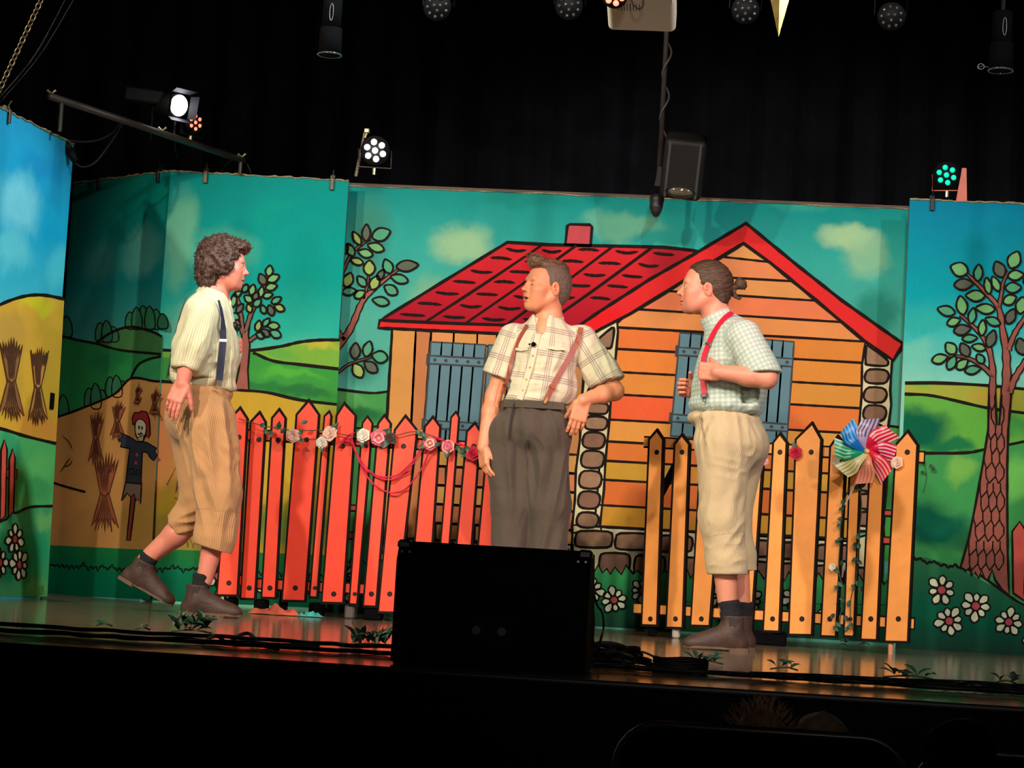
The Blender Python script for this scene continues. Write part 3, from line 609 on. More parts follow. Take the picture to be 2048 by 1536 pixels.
# stone columns and footing
MORT = plain('mortar_cream', (208, 198, 152), .65, var=.08)
STN = [plain('stone_brown_%d' % i, c, .65, var=.16, scale=22) for i, c in enumerate(((134, 96, 66), (148, 108, 76), (122, 82, 56)))]
cot.shape('mortar_column', [(1150, 690), (1186, 664), (1234, 640), (1236, 664), (1230, 730), (1222, 800), (1217, 862), (1211, 920), (1208, 980), (1200, 1050), (1203, 1062), (1143, 1066), (1150, 1000), (1152, 940), (1160, 880), (1164, 800), (1170, 730)], MORT, 5, 5.6, 0)
cot.shape('mortar_column', [(1731, 682), (1784, 718), (1780, 780), (1782, 810), (1774, 870), (1776, 920), (1766, 1062), (1703, 1062), (1712, 960), (1717, 870), (1723, 790), (1724, 730)], MORT, 5, 5.6, 0)
cot.shape('mortar_footing', [(1146, 1050), (1200, 1053), (1450, 1066), (1706, 1078), (1768, 1060), (1764, 1160), (1500, 1152), (1300, 1146), (1141, 1142)], MORT, 5, 5.8, 0)
cot.shape('mortar_footing', [(757, 1075), (1146, 1090), (1141, 1140), (755, 1120)], MORT, 5, 5.8, 0)
def stone(x0, y0, x1, y1, k, sk=3):
    r_ = min(9, (x1 - x0) * .25, (y1 - y0) * .3)
    cot.shape('stone', [(x0 + r_, y0), (x1 - r_, y0 + sk * .4), (x1, y0 + r_ + sk * .4), (x1 - sk * .5, y1 - r_), (x1 - r_ - sk * .5, y1), (x0 + r_ - sk * .5, y1 - sk * .3), (x0 - sk * .5, y1 - r_), (x0, y0 + r_)], STN[k % 3], 5, 7, 2)
cot.shape('stone', [(1192, 684), (1224, 656), (1228, 664), (1224, 690), (1218, 697), (1196, 694)], STN[0], 5, 7, 3)
for k, (x0, y0, x1, y1) in enumerate(((1181, 704, 1221, 732), (1178, 740, 1219, 768), (1176, 775, 1218, 800), (1174, 806, 1217, 828), (1171, 833, 1215, 860), (1167, 865, 1210, 897), (1164, 902, 1208, 936), (1160, 942, 1203, 977), (1158, 983, 1200, 1017), (1155, 1025, 1197, 1055))): stone(x0, y0, x1, y1, k)
cot.shape('stone', [(1733, 692), (1742, 696), (1772, 718), (1776, 726), (1770, 732), (1736, 730), (1731, 724)], STN[1], 5, 7, 3)
for k, (x0, y0, x1, y1) in enumerate(((1731, 739, 1777, 767), (1729, 775, 1773, 805), (1728, 811, 1772, 842), (1722, 848, 1767, 876), (1721, 883, 1766, 912), (1719, 918, 1762, 946), (1716, 952, 1760, 982), (1714, 988, 1758, 1018), (1712, 1024, 1756, 1052))): stone(x0, y0, x1, y1, k)
for k in range(7):
    x = 1152 + k * 80; y = 1062 + k * 4.6; stone(x, y, x + 73, y + 33, k)
for k in range(9):
    x = 1130 + k * 70; y = 1102 + k * 4.2
    if k == 0: continue
    x -= 60 * 0; stone(x, y, x + 60, y + 42, k + 1)
for k in range(5): stone(765 + k * 76, 1078 + k * 4, 765 + k * 76 + 68, 1110 + k * 4, k)
# jagged grass over the footing
rr = random.Random(8); tf = []
x = 625
while x < 1815:
    tf.append((x, 1108 + (x - 625) * .04 + rr.uniform(0, 5))); tf.append((x + 9, 1108 + (x - 625) * .04 - rr.uniform(7, 20))); x += rr.uniform(15, 24)
low = [(x, y + 34) for x, y in tf]
base_y = lambda x: 1124 + (x - 625) * .0333
tf = [(x, y + 14) for x, y in tf]
mbt = [(tf[0][0], 1190)] + tf + [(tf[-1][0], 1210)]
art.shape('painted_grass', mbt, GB2, 0, 8.6)
art.line('painted_grass_edge', tf, 4.6, 9.2, 0)
# roof
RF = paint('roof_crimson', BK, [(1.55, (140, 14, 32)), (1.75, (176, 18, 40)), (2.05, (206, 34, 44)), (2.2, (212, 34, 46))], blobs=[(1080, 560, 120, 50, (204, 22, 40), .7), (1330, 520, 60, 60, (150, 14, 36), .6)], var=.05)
BARGE = paint('barge_red', BK, base=(222, 40, 42), blobs=[(1200, 640, 70, 40, (232, 20, 30), .8), (1750, 680, 70, 50, (214, 48, 40), .6)], var=.05)
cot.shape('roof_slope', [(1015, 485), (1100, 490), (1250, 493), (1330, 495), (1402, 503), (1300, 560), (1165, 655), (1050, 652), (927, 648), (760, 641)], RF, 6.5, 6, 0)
cot.shape('chimney', [(1135, 452), (1140, 449), (1180, 450), (1184, 454), (1181, 492), (1131, 489)], plain('chimney_red', (180, 30, 50), .6), 6, 6, 0)
sL = [((1015, 485), (760, 641)), ((1085, 490), (850, 645)), ((1153, 491), (930, 648)), ((1226, 493), (1012, 651)), ((1306, 494), (1085, 653)), ((1380, 500), (1155, 656))]
cot.lines('roof_seam', [[a, ((a[0] + b[0]) / 2 + 2, (a[1] + b[1]) / 2), b] for a, b in sL[1:5]], 5.5, 7.2)
ds = []; rr = random.Random(2)
for i in range(5):
    (a, b), (c, d) = sL[i], sL[i + 1]
    for j in range(7):
        t_ = (j + .45 + rr.uniform(-.08, .08)) / 7; p = np.array(a) + (np.array(b) - np.array(a)) * t_; q = np.array(c) + (np.array(d) - np.array(c)) * t_
        if i == 4 and t_ > .75: continue
        u0, u1 = p + (q - p) * .22 + [0, -1], p + (q - p) * .80; mid = (u0 + u1) / 2 + [0, rr.uniform(-2, 4)]
        ds.append([tuple(u0), tuple(mid), tuple(u1)])
cot.lines('roof_tile_stroke', ds, 6.2, 7.4, 4, None, .18)
cot.shape('roof_fascia', [(760, 641), (850, 645), (930, 648), (1012, 651), (1165, 656), (1165, 676), (1010, 668), (927, 664), (840, 660), (757, 656)], BARGE, 6, 7.8, 0)
cot.shape('barge_board', [(1492, 447), (1400, 502), (1300, 559), (1200, 623), (1158, 652), (1163, 682), (1200, 659), (1262, 627), (1339, 580), (1420, 528), (1487, 487), (1542, 527), (1632, 601), (1728, 682), (1786, 721), (1806, 688), (1683, 601), (1593, 530)], BARGE, 7, 8.4, 0)
shutter([(1360, 666), (1470, 674), (1455, 880), (1341, 872)], 5, ((.14, .215), (.79, .86)), 5)
shutter([(1480, 675), (1588, 684), (1573, 890), (1464, 882)], 5, ((.165, .24), (.80, .87)), 5)
# tree limb from the left
g = art.group('painted_tree')
def branch2(q, w0, w1, layer=5): branch(g, q, w0, w1, layer, 4)
branch2([(640, 762), (672, 748), (700, 728), (744, 714)], 5, 2)
branch2([(640, 770), (668, 706), (700, 660), (724, 605), (744, 582), (770, 560), (798, 538)], 15, 3)
branch2([(662, 640), (680, 668), (690, 680)], 8, 8); branch2([(680, 560), (690, 535), (705, 506), (728, 486), (742, 478)], 6, 2); branch2([(728, 598), (735, 570), (738, 548)], 5, 2)
for L in ((733, 466, 34, 17, 88, 3), (763, 469, 38, 26, 20, 1), (714, 477, 30, 14, -60, 2), (701, 500, 28, 16, -62, 0), (752, 495, 34, 18, -18, 0), (731, 507, 30, 17, -15, 0), (714, 523, 26, 14, -18, 2), (739, 536, 30, 23, 88, 2), (776, 533, 30, 20, -68, 1), (815, 532, 44, 22, 5, 3), (799, 558, 36, 18, -16, 1), (697, 560, 30, 20, 68, 2), (724, 563, 26, 16, -50, 1), (750, 566, 30, 20, 65, 2), (762, 550, 22, 13, 60, 3), (782, 580, 30, 20, -32, 1), (699, 583, 28, 16, 5, 1), (720, 589, 24, 16, 30, 0), (762, 603, 34, 18, -12, 1), (690, 500, 24, 12, 60, 0), (711, 702, 32, 20, 85, 3), (736, 698, 32, 19, 75, 1), (760, 714, 32, 24, -12, 1), (716, 741, 32, 22, -60, 2), (742, 734, 32, 20, -38, 3)): leaf(g, *L, 7)
for x, y, r_, a_ in ((1183, 1181, 27, .2), (1228, 1200, 27, .6), (1284, 1182, 24, .1), (1440, 1192, 24, 0), (1590, 1196, 28, .5), (1660, 1228, 28, .2), (1500, 1200, 25, .2), (700, 1178, 24, .2), (760, 1190, 22, .4), (690, 1150, 20, .1)): daisy(art, x, y, r_, 8, a_, layer=10)
g = art.group('painted_picket_fence')
RB = plain('picket_red_back', (196, 66, 50), .6)
for (x, y0, y1) in ((1775, 1010, 1110), (708, 1000, 1090)): 
    g.shape('painted_rail', [(x - 14, y0 + 10), (x + 16, y0 + 11), (x + 16, y0 + 22), (x - 14, y0 + 21)], RB, 3, 10); g.shape('painted_rail', [(x - 14, y0 + 64), (x + 16, y0 + 65), (x + 16, y0 + 78), (x - 14, y0 + 77)], RB, 3, 10)
# timber cap along the top of the backdrop and plinth at its foot
mb = MB(); a = BK.A + [0, 0, HF]; b = BK.B + [0, 0, HF]; mb.prism([a + BK.n * .008, b + BK.n * .008, b + [0, .04, 0], a + [0, .04, 0]], (0, 0, .016)); mb.build('timber_cap', plain('cap_brown', (82, 66, 54), .7), BK.root)

# ---------------------------------------------------------------- spring clips on the tops of the flats
CLIPM = plain('clip_metal', (84, 78, 64), .5, .4); CLIPD = plain('clip_dark', (40, 42, 44), .5, .5)
def clip(P, px, label, dark=False):
    b = P.A + (P.B - P.A) * 0; # find spot along the flat under this photo column
    q = onZ(px, 350, HF); best = None
    d0 = ray(px, 360); k = ((P.A - EYEP) @ P.n) / (d0 @ P.n); p = EYEP + d0 * k; p[2] = HF
    t_ = thing('spring_clip', label, 'clip', p - [0, 0, .06], 'spring clips on the flats')
    m_ = CLIPD if dark else CLIPM
    ang = math.atan2(P.d[1], P.d[0]); rot = Matrix.Rotation(ang, 3, 'Z')
    mb = MB(); mb.box(p + P.n * .014 + [0, 0, -.025], (.024, .008, .07), rot, bev=.003); mb.build('jaw', m_, t_); mb = MB(); mb.box(p - P.n * .070 + [0, 0, -.025], (.024, .008, .07), rot, bev=.003); mb.build('jaw', m_, t_)
    mb = MB(); mb.cyl(p + P.d * -.012 + P.n * -.015 + [0, 0, .018], p + P.d * .012 + P.n * -.015 + [0, 0, .018], .013); mb.build('spring', m_, t_)
    mb = MB(); mb.tube([p + P.n * .008 + [0, 0, .01], p + P.n * .0 + [.002, 0, .03], p + P.n * .012 + [.005, 0, .055]], .003, 6); mb.build('handle', m_, t_)
clip(ML, 411, 'metal spring clip at left on the flat behind the left actor'); clip(ML, 665, 'metal spring clip at right on the flat behind the left actor')
clip(SP, 318, 'dark spring clip at right on the dim scarecrow flat', True); clip(SP, 200, 'dark spring clip at left on the dim scarecrow flat', True)
clip(RW, 1866, 'dark spring clip on the far right tree flat', True); clip(LW, 5, 'spring clip on the far left blue sky flat')

# ---------------------------------------------------------------- picket fences
class VP(Panel):
    def __init__(s, A, B):
        s.A = np.array([*A, 0.0]); s.B = np.array([*B, 0.0]); s.d = (s.B - s.A); s.L = np.linalg.norm(s.d); s.d /= s.L; s.n = np.array([s.d[1], -s.d[0], 0.0])
        if s.n @ (EYEP - s.A) < 0: s.n = -s.n
def fence_section(name, label, P, pickets, face, yr, group, rail_x, feet, bolts=True, name_brace=False):
    """pickets: (x peak, y peak, x left, x right at the shoulders, x left, x right, y at the foot)"""
    b = P.pt((rail_x[0] + rail_x[1]) / 2, 1230); b[2] = 0
    t_ = thing(name, label, 'fence', b, group)
    for q in pickets:
        xp, yp, xl_, xr_, bl_, br_, yb = q; ys_ = yp + (xr_ - xl_) * .62
        out = [(bl_ - 3.5, yb + 5), (br_ + 3.5, yb + 6), (xr_ + .5, ys_ + 1), (xp, yp - 2), (xl_ - .5, ys_)]
        wv = (xr_ - xl_); k = 3.8 if wv > 26 else 3.0
        cx = (xl_ + xr_) / 2
        inn = [(bl_ + .5, yb), (br_ - .5, yb + 1), (xr_ - k, ys_ + 2), (xp, yp + k * 1.7), (xl_ + k, ys_ + 2)]
        mb = MB(); mb.prism([P.pt(*p) for p in out], P.n * .02, 0)
        mb.prism([P.pt(*p) + P.n * .02 for p in inn], P.n * .0015, 1)
        pk = mb.build('picket', [BLACK, face], t_)
        for (yy, tt) in ((yr[0], 0), (yr[1], 1)):
            f = (yy - yp) / (yb - yp); cxx = xp + ((bl_ + br_) / 2 - xp) * f + 2; yq = yp + (yb - yp) * f
            c = P.pt(cxx, yq) + P.n * .0215; mb = MB(); rb = .014 if wv > 26 else .011
            if bolts: mb.cyl(c, c + P.n * .004, rb, rb * .8, 10); mb.build('bolt', BOLT, pk)
    for yy in yr:
        s_ = .055; xa, xb = rail_x; a = P.pt(xa - (yy - 860) * .06, yy - 6 + (xa - (xa + xb) / 2) * s_); b2 = P.pt(xb - (yy - 860) * .06, yy - 6 + (xb - (xa + xb) / 2) * s_)
        hz = .022; mb = MB()
        poly = lambda e: [a - [0, 0, hz + e], b2 - [0, 0, hz + e], b2 + [0, 0, hz + e], a + [0, 0, hz + e]]
        mb.prism([p - P.n * .002 for p in poly(.009)], P.n * -.02, 0); mb.prism([p - P.n * .001 for p in poly(0)], P.n * -.001, 1)
        mb.build('rail', [BLACK, face], t_)
    for (x, y, col, w_) in feet:
        c = P.pt(x, y - 25); c = c - P.n * .05; mb = MB(); mb.box((c[0], c[1], .035), (w_, .12, .07), bev=.008); mb.build('foot_block', col, t_)
    if name_brace:                                                             # rear brace
        mb = MB(); a = P.pt(rail_x[0] + 18, 1000) - P.n * .03; b2 = P.pt(rail_x[0] + 70, 900) - P.n * .03; c = P.d
        mb.prism([a - c * .02, a + c * .02, b2 + c * .02, b2 - c * .02], -P.n * .02); mb.build('brace', BLK, t_)
    a = P.pt((rail_x[0] + rail_x[1]) / 2 - 20, 1215) - P.n * .02; z0 = a[2]; mb = MB(); mb.prism([(a[0] - .02, a[1], .0), (a[0] + .02, a[1], .0), (a[0] + .02, a[1], z0 + .1), (a[0] - .02, a[1], z0 + .1)], -P.n * .03); mb.build('support_leg', BLK, t_)
    return t_
BOLT = plain('bolt_head_black', (22, 18, 16), .45, .3)
REDF = plain('fence_coral_red', (248, 74, 44), .42, var=.07, scale=9, bump=.08, bscale=140)
YELF = plain('fence_apricot', (246, 156, 74), .42, var=.08, scale=9, bump=.08, bscale=140)
FPr = VP((-2.75, 11.22), (-1.05, 11.22)); FPr2 = VP((-2.75, 11.27), (-1.05, 11.20))
RG = 'coral red picket fence sections'
fence_section('picket_fence', 'coral red single-picket fence end beside the left actor', VP((-2.75, 11.2), (-1.0, 11.2)), [(482, 814, 461, 498, 437, 475, 1188)], REDF, (875, 1166), RG, (462, 500), [(460, 1215, BLK, .05)])
fence_section('picket_fence', 'coral red fence section of four pickets, tallest picket in its middle', VP((-2.75, 11.26), (-1.0, 11.26)), [(521, 823, 501, 534, 484, 510, 1195), (560, 817, 544, 574, 526, 551, 1193), (619, 799, 593, 641, 567, 610, 1199), (660, 822, 649, 665, 622, 634, 1192)], REDF, (880, 1176), RG, (500, 668), [(520, 1222, BLK, .06), (632, 1225, BLK, .07)])
fence_section('picket_fence', 'coral red fence section hung with pink ropes, left of the black speaker', VP((-2.75, 11.20), (-1.0, 11.20)), [(690, 805, 673, 714, 646, 686, 1203), (736, 832, 725, 747, 701, 714, 1206), (770, 829, 756, 784, 729, 752, 1210), (812, 830, 789, 837, 759, 792, 1222), (867, 832, 849, 883, 820, 855, 1222), (913, 823, 902, 920, 872, 888, 1222), (951, 844, 933, 963, 903, 932, 1226)], REDF, (893, 1188), RG, (673, 965), [(700, 1230, plain('caster_grey', (90, 84, 76), .5), .05), (745, 1240, BLK, .09), (900, 1240, BLK, .09)])
fence_section('picket_fence', 'coral red fence end behind the middle actor', VP((-1.3, 11.16), (-.7, 11.16)), [(995, 846, 975, 1018, 945, 985, 1236), (1045, 850, 1026, 1066, 996, 1036, 1240)], REDF, (900, 1196), RG, (972, 1070), [(990, 1250, BLK, .07)])
YP = VP((.22, 11.08), (1.0, 10.72))
yf = fence_section('picket_fence', 'apricot orange picket fence with rose, ivy and toy windmill at right', YP, [(1317, 859, 1300, 1331, 1288, 1316, 1248), (1367, 868, 1351, 1383, 1337, 1367, 1253), (1432, 846, 1405, 1452, 1386, 1421, 1249), (1510, 860, 1482, 1532, 1462, 1504, 1256), (1563, 866, 1548, 1578, 1531, 1560, 1260), (1627, 845, 1593, 1647, 1582, 1625, 1267), (1678, 871, 1662, 1697, 1646, 1673, 1270), (1722, 880, 1703, 1726, 1692, 1709, 1270), (1764, 874, 1743, 1775, 1726, 1755, 1277), (1818, 861, 1793, 1839, 1774, 1817, 1281)], YELF, (905, 1238), None, (1290, 1850), [(1297, 1272, BLK, .045), (1345, 1272, plain('caster_white', (190, 180, 160), .6), .04), (1530, 1285, BLK, .16), (1545, 1290, BLK, .1)], name_brace=True)
mb = MB(); p = onZ(1777, 1308, 0.0); q_ = YP.pt(1782, 1283); mb.cyl((q_[0], q_[1], 0), (q_[0], q_[1], q_[2]), .012, .014, 10); mb.build('peg_leg', plain('peg_pink_wood', (214, 140, 100), .6), yf)
# ---------------------------------------------------------------- sculpting: smooth-blended distance fields, meshed by surface nets
def vn(p, seed=0):
    """value noise on (N,3) points, range -1..1"""
    p = np.asarray(p, float) + seed * 17.13; i = np.floor(p).astype(np.int64); f = p - i; f = f * f * (3 - 2 * f)
    def h(a, b, c):
        n = (a * 73856093) ^ (b * 19349663) ^ (c * 83492791); n = (n ^ (n >> 13)) * 1274126177 & 0x7fffffff; return (n % 100003) / 50001.5 - 1
    r = 0
    for dx in (0, 1):
        for dy in (0, 1):
            for dz in (0, 1):
                wgt = (f[..., 0] if dx else 1 - f[..., 0]) * (f[..., 1] if dy else 1 - f[..., 1]) * (f[..., 2] if dz else 1 - f[..., 2])
                r = r + wgt * h(i[..., 0] + dx, i[..., 1] + dy, i[..., 2] + dz)
    return r

class Sculpt:
    def __init__(s, h): s.h = h; s.ops = []
    @staticmethod
    def V(p): return np.array([float(c) for c in p])
    def cone(s, a, b, ra, rb=None, k=0.012, sub=False):
        a = s.V(a); b = s.V(b); rb = ra if rb is None else rb; R_ = max(ra, rb)
        s.ops.append((np.minimum(a, b) - R_, np.maximum(a, b) + R_, ('c', a, b, ra, rb), k, sub)); return s
    def ell(s, c, r, M=None, k=0.012, sub=False):
        """ellipsoid; M: rows are its axes"""
        c = s.V(c); M = np.eye(3) if M is None else np.array(M, float); r = np.array([float(x) for x in r]); e = np.abs(M.T) @ r
        s.ops.append((c - e, c + e, ('e', c, r, M), k, sub)); return s
    def box(s, c, r, M=None, rnd=0.01, k=0.008, sub=False):
        c = s.V(c); M = np.eye(3) if M is None else np.array(M, float); r = np.array([float(x) for x in r]); e = np.abs(M.T) @ r + rnd
        s.ops.append((c - e, c + e, ('b', c, r, M, rnd), k, sub)); return s
    def chain(s, pts, rs, k=0.012):
        for i in range(len(pts) - 1): s.cone(pts[i], pts[i + 1], rs[i], rs[i + 1], k)
        return s
    def ev(s, g, X):
        if g[0] == 'c':
            _, a, b, ra, rb = g; ab = b - a; L2 = max(ab @ ab, 1e-12)
            t = np.clip(((X - a) @ ab) / L2, 0, 1); return np.linalg.norm(X - a - t[..., None] * ab, axis=-1) - (ra + (rb - ra) * t)
        if g[0] == 'e':
            _, c, r, M = g; q = (X - c) @ M.T; k0 = np.linalg.norm(q / r, axis=-1); k1 = np.linalg.norm(q / (r * r), axis=-1)
            return k0 * (k0 - 1.0) / np.maximum(k1, 1e-9)
        _, c, r, M, rnd = g; q = np.abs((X - c) @ M.T) - (r - rnd)
        return np.linalg.norm(np.maximum(q, 0), axis=-1) + np.minimum(q.max(axis=-1), 0) - rnd
    def mesh(s, disp=None):
        h = s.h; add = [o for o in s.ops if not o[4]]
        lo = np.min([o[0] for o in add], 0) - 4 * h; hi = np.max([o[1] for o in add], 0) + 4 * h
        n = np.ceil((hi - lo) / h).astype(int) + 1
        G = np.full(n, 0.2, np.float32)
        ax = [lo[i] + h * np.arange(n[i]) for i in range(3)]
        for (a, b, g, k, sub) in s.ops:
            mgn = k + 3 * h
            i0 = np.clip(np.floor((a - mgn - lo) / h).astype(int), 0, n - 1); i1 = np.clip(np.ceil((b + mgn - lo) / h).astype(int) + 1, 1, n)
            if np.any(i1 <= i0): continue
            X = np.stack(np.meshgrid(*[ax[i][i0[i]:i1[i]] for i in range(3)], indexing='ij'), -1)
            d = s.ev(g, X); sl_ = tuple(slice(i0[i], i1[i]) for i in range(3)); o = G[sl_]
            kk = max(k, 1e-5)
            if sub:
                d = -d; hh = np.maximum(kk - np.abs(o - d), 0) / kk; G[sl_] = np.maximum(o, d) + hh * hh * kk * .25
            else:
                hh = np.maximum(kk - np.abs(o - d), 0) / kk; G[sl_] = np.minimum(o, d) - hh * hh * kk * .25
        V, Q = surface_nets(G, lo, h)
        if disp is not None:
            N = vnormals(V, Q); V = V + N * disp(V, N)[:, None]
        return V, Q
def surface_nets(G, lo, h):
    S = G < 0; n = np.array(G.shape)
    c = [G[dx:n[0] - 1 + dx, dy:n[1] - 1 + dy, dz:n[2] - 1 + dz] for dx in (0, 1) for dy in (0, 1) for dz in (0, 1)]
    sg = sum((a < 0).astype(np.int8) for a in c); act = (sg > 0) & (sg < 8)
    idx = -np.ones(act.shape, np.int64); ijk = np.argwhere(act); idx[act] = np.arange(len(ijk))
    cv = np.stack([a[act] for a in c], 1).astype(float)
    corners = np.array([(dx, dy, dz) for dx in (0, 1) for dy in (0, 1) for dz in (0, 1)], float)
    acc = np.zeros((len(ijk), 3)); cnt = np.zeros(len(ijk))
    for a in range(8):
        for b in range(a + 1, 8):
            if np.abs(corners[a] - corners[b]).sum() != 1: continue
            va, vb = cv[:, a], cv[:, b]; mk = (va < 0) != (vb < 0); t_ = np.where(mk, va / np.where(mk, va - vb, 1), 0)
            acc += np.where(mk[:, None], corners[a] + (corners[b] - corners[a]) * t_[:, None], 0); cnt += mk
    V = lo + h * (ijk + acc / cnt[:, None]); Q = []
    for ax in range(3):
        u, w_ = (ax + 1) % 3, (ax + 2) % 3
        sA = [slice(None)] * 3; sB = [slice(None)] * 3; sA[ax] = slice(0, n[ax] - 1); sB[ax] = slice(1, n[ax])
        A = S[tuple(sA)]; B = S[tuple(sB)]; e = np.argwhere(A != B); e = e[(e[:, u] > 0) & (e[:, w_] > 0) & (e[:, u] < n[u] - 1) & (e[:, w_] < n[w_] - 1)]
        fl = A[tuple(e.T)]
        def I(du, dw): q = e.copy(); q[:, u] += du; q[:, w_] += dw; return idx[tuple(q.T)]
        q = np.stack([I(-1, -1), I(0, -1), I(0, 0), I(-1, 0)], 1); q[~fl] = q[~fl][:, ::-1]; Q.append(q)
    return V, np.concatenate(Q)
def vnormals(V, Q):
    fn = np.cross(V[Q[:, 2]] - V[Q[:, 0]], V[Q[:, 3]] - V[Q[:, 1]]); N = np.zeros_like(V)
    for i in range(4): np.add.at(N, Q[:, i], fn)
    return N / np.maximum(np.linalg.norm(N, axis=1), 1e-12)[:, None]
def relax(V, Q, it=1, f=.5):
    for _ in range(it):
        A = np.zeros_like(V); c = np.zeros(len(V))
        for i in range(4):
            j = (i + 1) % 4; np.add.at(A, Q[:, i], V[Q[:, j]]); np.add.at(A, Q[:, j], V[Q[:, i]]); np.add.at(c, Q[:, i], 1); np.add.at(c, Q[:, j], 1)
        V = V * (1 - f) + f * A / np.maximum(c, 1)[:, None]
    return V
def skin_obj(name, parts, mat, parent, cols=None, uv=None, mat2=None, **kw):
    """parts: list of (V,Q) joined into one mesh; cols(V)->rgb, uv(V)->vec3 stored as attributes"""
    Vs = []; Qs = []; n = 0
    for V, Q in parts: Vs.append(V); Qs.append(Q + n); n += len(V)
    V = np.concatenate(Vs); Q = np.concatenate(Qs); off = WLOC.get(parent.name, np.zeros(3))
    me = bpy.data.meshes.new(name); me.vertices.add(len(V)); me.vertices.foreach_set('co', (V - off).ravel())
    me.loops.add(len(Q) * 4); me.loops.foreach_set('vertex_index', Q.ravel().astype(np.int32))
    me.polygons.add(len(Q)); me.polygons.foreach_set('loop_start', np.arange(0, len(Q) * 4, 4, dtype=np.int32)); me.polygons.foreach_set('loop_total', np.full(len(Q), 4, np.int32))
    me.update(); me.validate(); me.polygons.foreach_set('use_smooth', [True] * len(me.polygons)); me.materials.append(mat)
    if cols is not None:
        a = me.color_attributes.new('tint', 'FLOAT_COLOR', 'POINT'); c = np.ones((len(V), 4)); c[:, :3] = cols(V); a.data.foreach_set('color', c.ravel())
    if uv is not None:
        a = me.attributes.new('wrap', 'FLOAT_VECTOR', 'POINT'); a.data.foreach_set('vector', uv(V).ravel())
    o = bpy.data.objects.new(name, me); COL.objects.link(o); o.parent = parent; WLOC[o.name] = off
    return setp(o, **kw)

def unit(v): v = np.array(v, float); return v / np.linalg.norm(v)
class Frame:
    """right-handed local frame: f forward, l left, u up"""
    def __init__(s, o, f, u):
        s.o = np.array(o, float); s.f = unit(f); s.l = unit(np.cross(u, s.f)); s.u = np.cross(s.f, s.l)
        s.M = np.stack([s.f, s.l, s.u])
    def __call__(s, x, y, z): return s.o + s.f * x + s.l * y + s.u * z
    def rot(s, ax, deg):
        """rotation of axes rows about local axis index, for tilted ellipsoids"""
        a = R(deg); i, j = [(1, 2), (2, 0), (0, 1)][ax]; M = s.M.copy(); M[i], M[j] = s.M[i] * math.cos(a) + s.M[j] * math.sin(a), -s.M[i] * math.sin(a) + s.M[j] * math.cos(a); return M

def skin_mat(name, rgb):
    t = NT(name); v = t.coord(); a = t.attr('tint')
    n = t.noise(v, 30, 4, .6); c = t.mix(t.math('MULTIPLY', n, .25), srgb(*rgb), srgb(int(rgb[0] * .9), int(rgb[1] * .72), int(rgb[2] * .68)))
    t.base(t.mix(1.0, c, a.outputs['Color'], 'MULTIPLY')); t.rough(.48)
    t.b.inputs['Subsurface Weight'].default_value = .12; t.b.inputs['Subsurface Radius'].default_value = (.012, .005, .003); t.b.inputs['Subsurface Scale'].default_value = 1.0
    t.bump(t.noise(v, 260, 2), .12, .001); return t.mat

def head(S, fr, k=1.0, mouth=0.0, jaw=1.0, nose=1.0):
    """sculpts a head in frame fr (origin between the ears, at eye height); k overall size"""
    P = lambda x, y, z: fr(x * k, y * k, z * k); r = lambda *a: [q * k for q in a]
    S.ell(P(-.014, 0, .034), r(.096, .077, .084), fr.M, .01)
    S.ell(P(-.035, 0, .012), r(.075, .070, .075), fr.M, .02)
    S.ell(P(.036, 0, -.02), r(.052, .058, .080), fr.M, .03)
    for y in (-1, 1):
        S.cone(P(-.012, y * .058, -.045), P(.045, y * .030, -.094 * jaw), .016 * k, .016 * k, .03)     # jaw line
        S.ell(P(.052, y * .043, -.026), r(.024, .022, .020), fr.M, .03)                              # cheek bone
        S.ell(P(.05, y * .032, -.058), r(.026, .024, .028), fr.M, .03)
    S.ell(P(.062, 0, -.096 * jaw), r(.022, .024, .018), fr.M, .025)                                  # chin
    S.ell(P(.03, 0, -.078), r(.045, .04, .024), fr.M, .03)
    S.cone(P(.073, -.028, .020), P(.073, .028, .020), .013 * k, k=.018)                             # brow
    for y in (-1, 1): S.ell(P(.090, y * .032, -.002), r(.013, .019, .0115), fr.M, .012, sub=True)   # sockets
    for y in (-1, 1):
        S.ell(P(.0735, y * .031, -.003), r(.0125, .0145, .0118), fr.M, .003)                         # closed-over lids
    S.cone(P(.080, 0, .010), P(.098 * nose, 0, -.022), .0065 * k, .0085 * k, .014)
    S.ell(P(.1035 * nose, 0, -.031), r(.011, .0105, .0095), fr.M, .008)
    for y in (-1, 1):
        S.ell(P(.090, y * .0125, -.035), r(.010, .0075, .0075), fr.M, .007)
        S.ell(P(.094, y * .0065, -.0425), r(.006, .0032, .003), fr.M, .002, sub=True)
    S.ell(P(.077, 0, -.052), r(.016, .024, .014), fr.M, .015)
    S.ell(P(.0885, 0, -.0625), r(.0085, .022, .0055), fr.M, .006)
    S.ell(P(.0855, 0, -.0750 - mouth * .6), r(.0085, .019, .0062), fr.M, .006)
    S.ell(P(.093, 0, -.0687 - mouth * .3), r(.016, .021, .0012 + mouth), fr.M, .003, sub=True)
    for y in (-1, 1):                                                                              # ears
        M = fr.rot(1, 12)
        S.ell(P(-.012, y * .078, -.010), r(.019, .0075, .031), M, .005); S.ell(P(-.015, y * .0735, -.014), r(.013, .010, .022), M, .006)
        S.ell(P(-.009, y * .0868, -.005), r(.0105, .0085, .019), M, .003, sub=True); S.ell(P(-.004, y * .083, -.012), r(.004, .006, .006), M, .002)
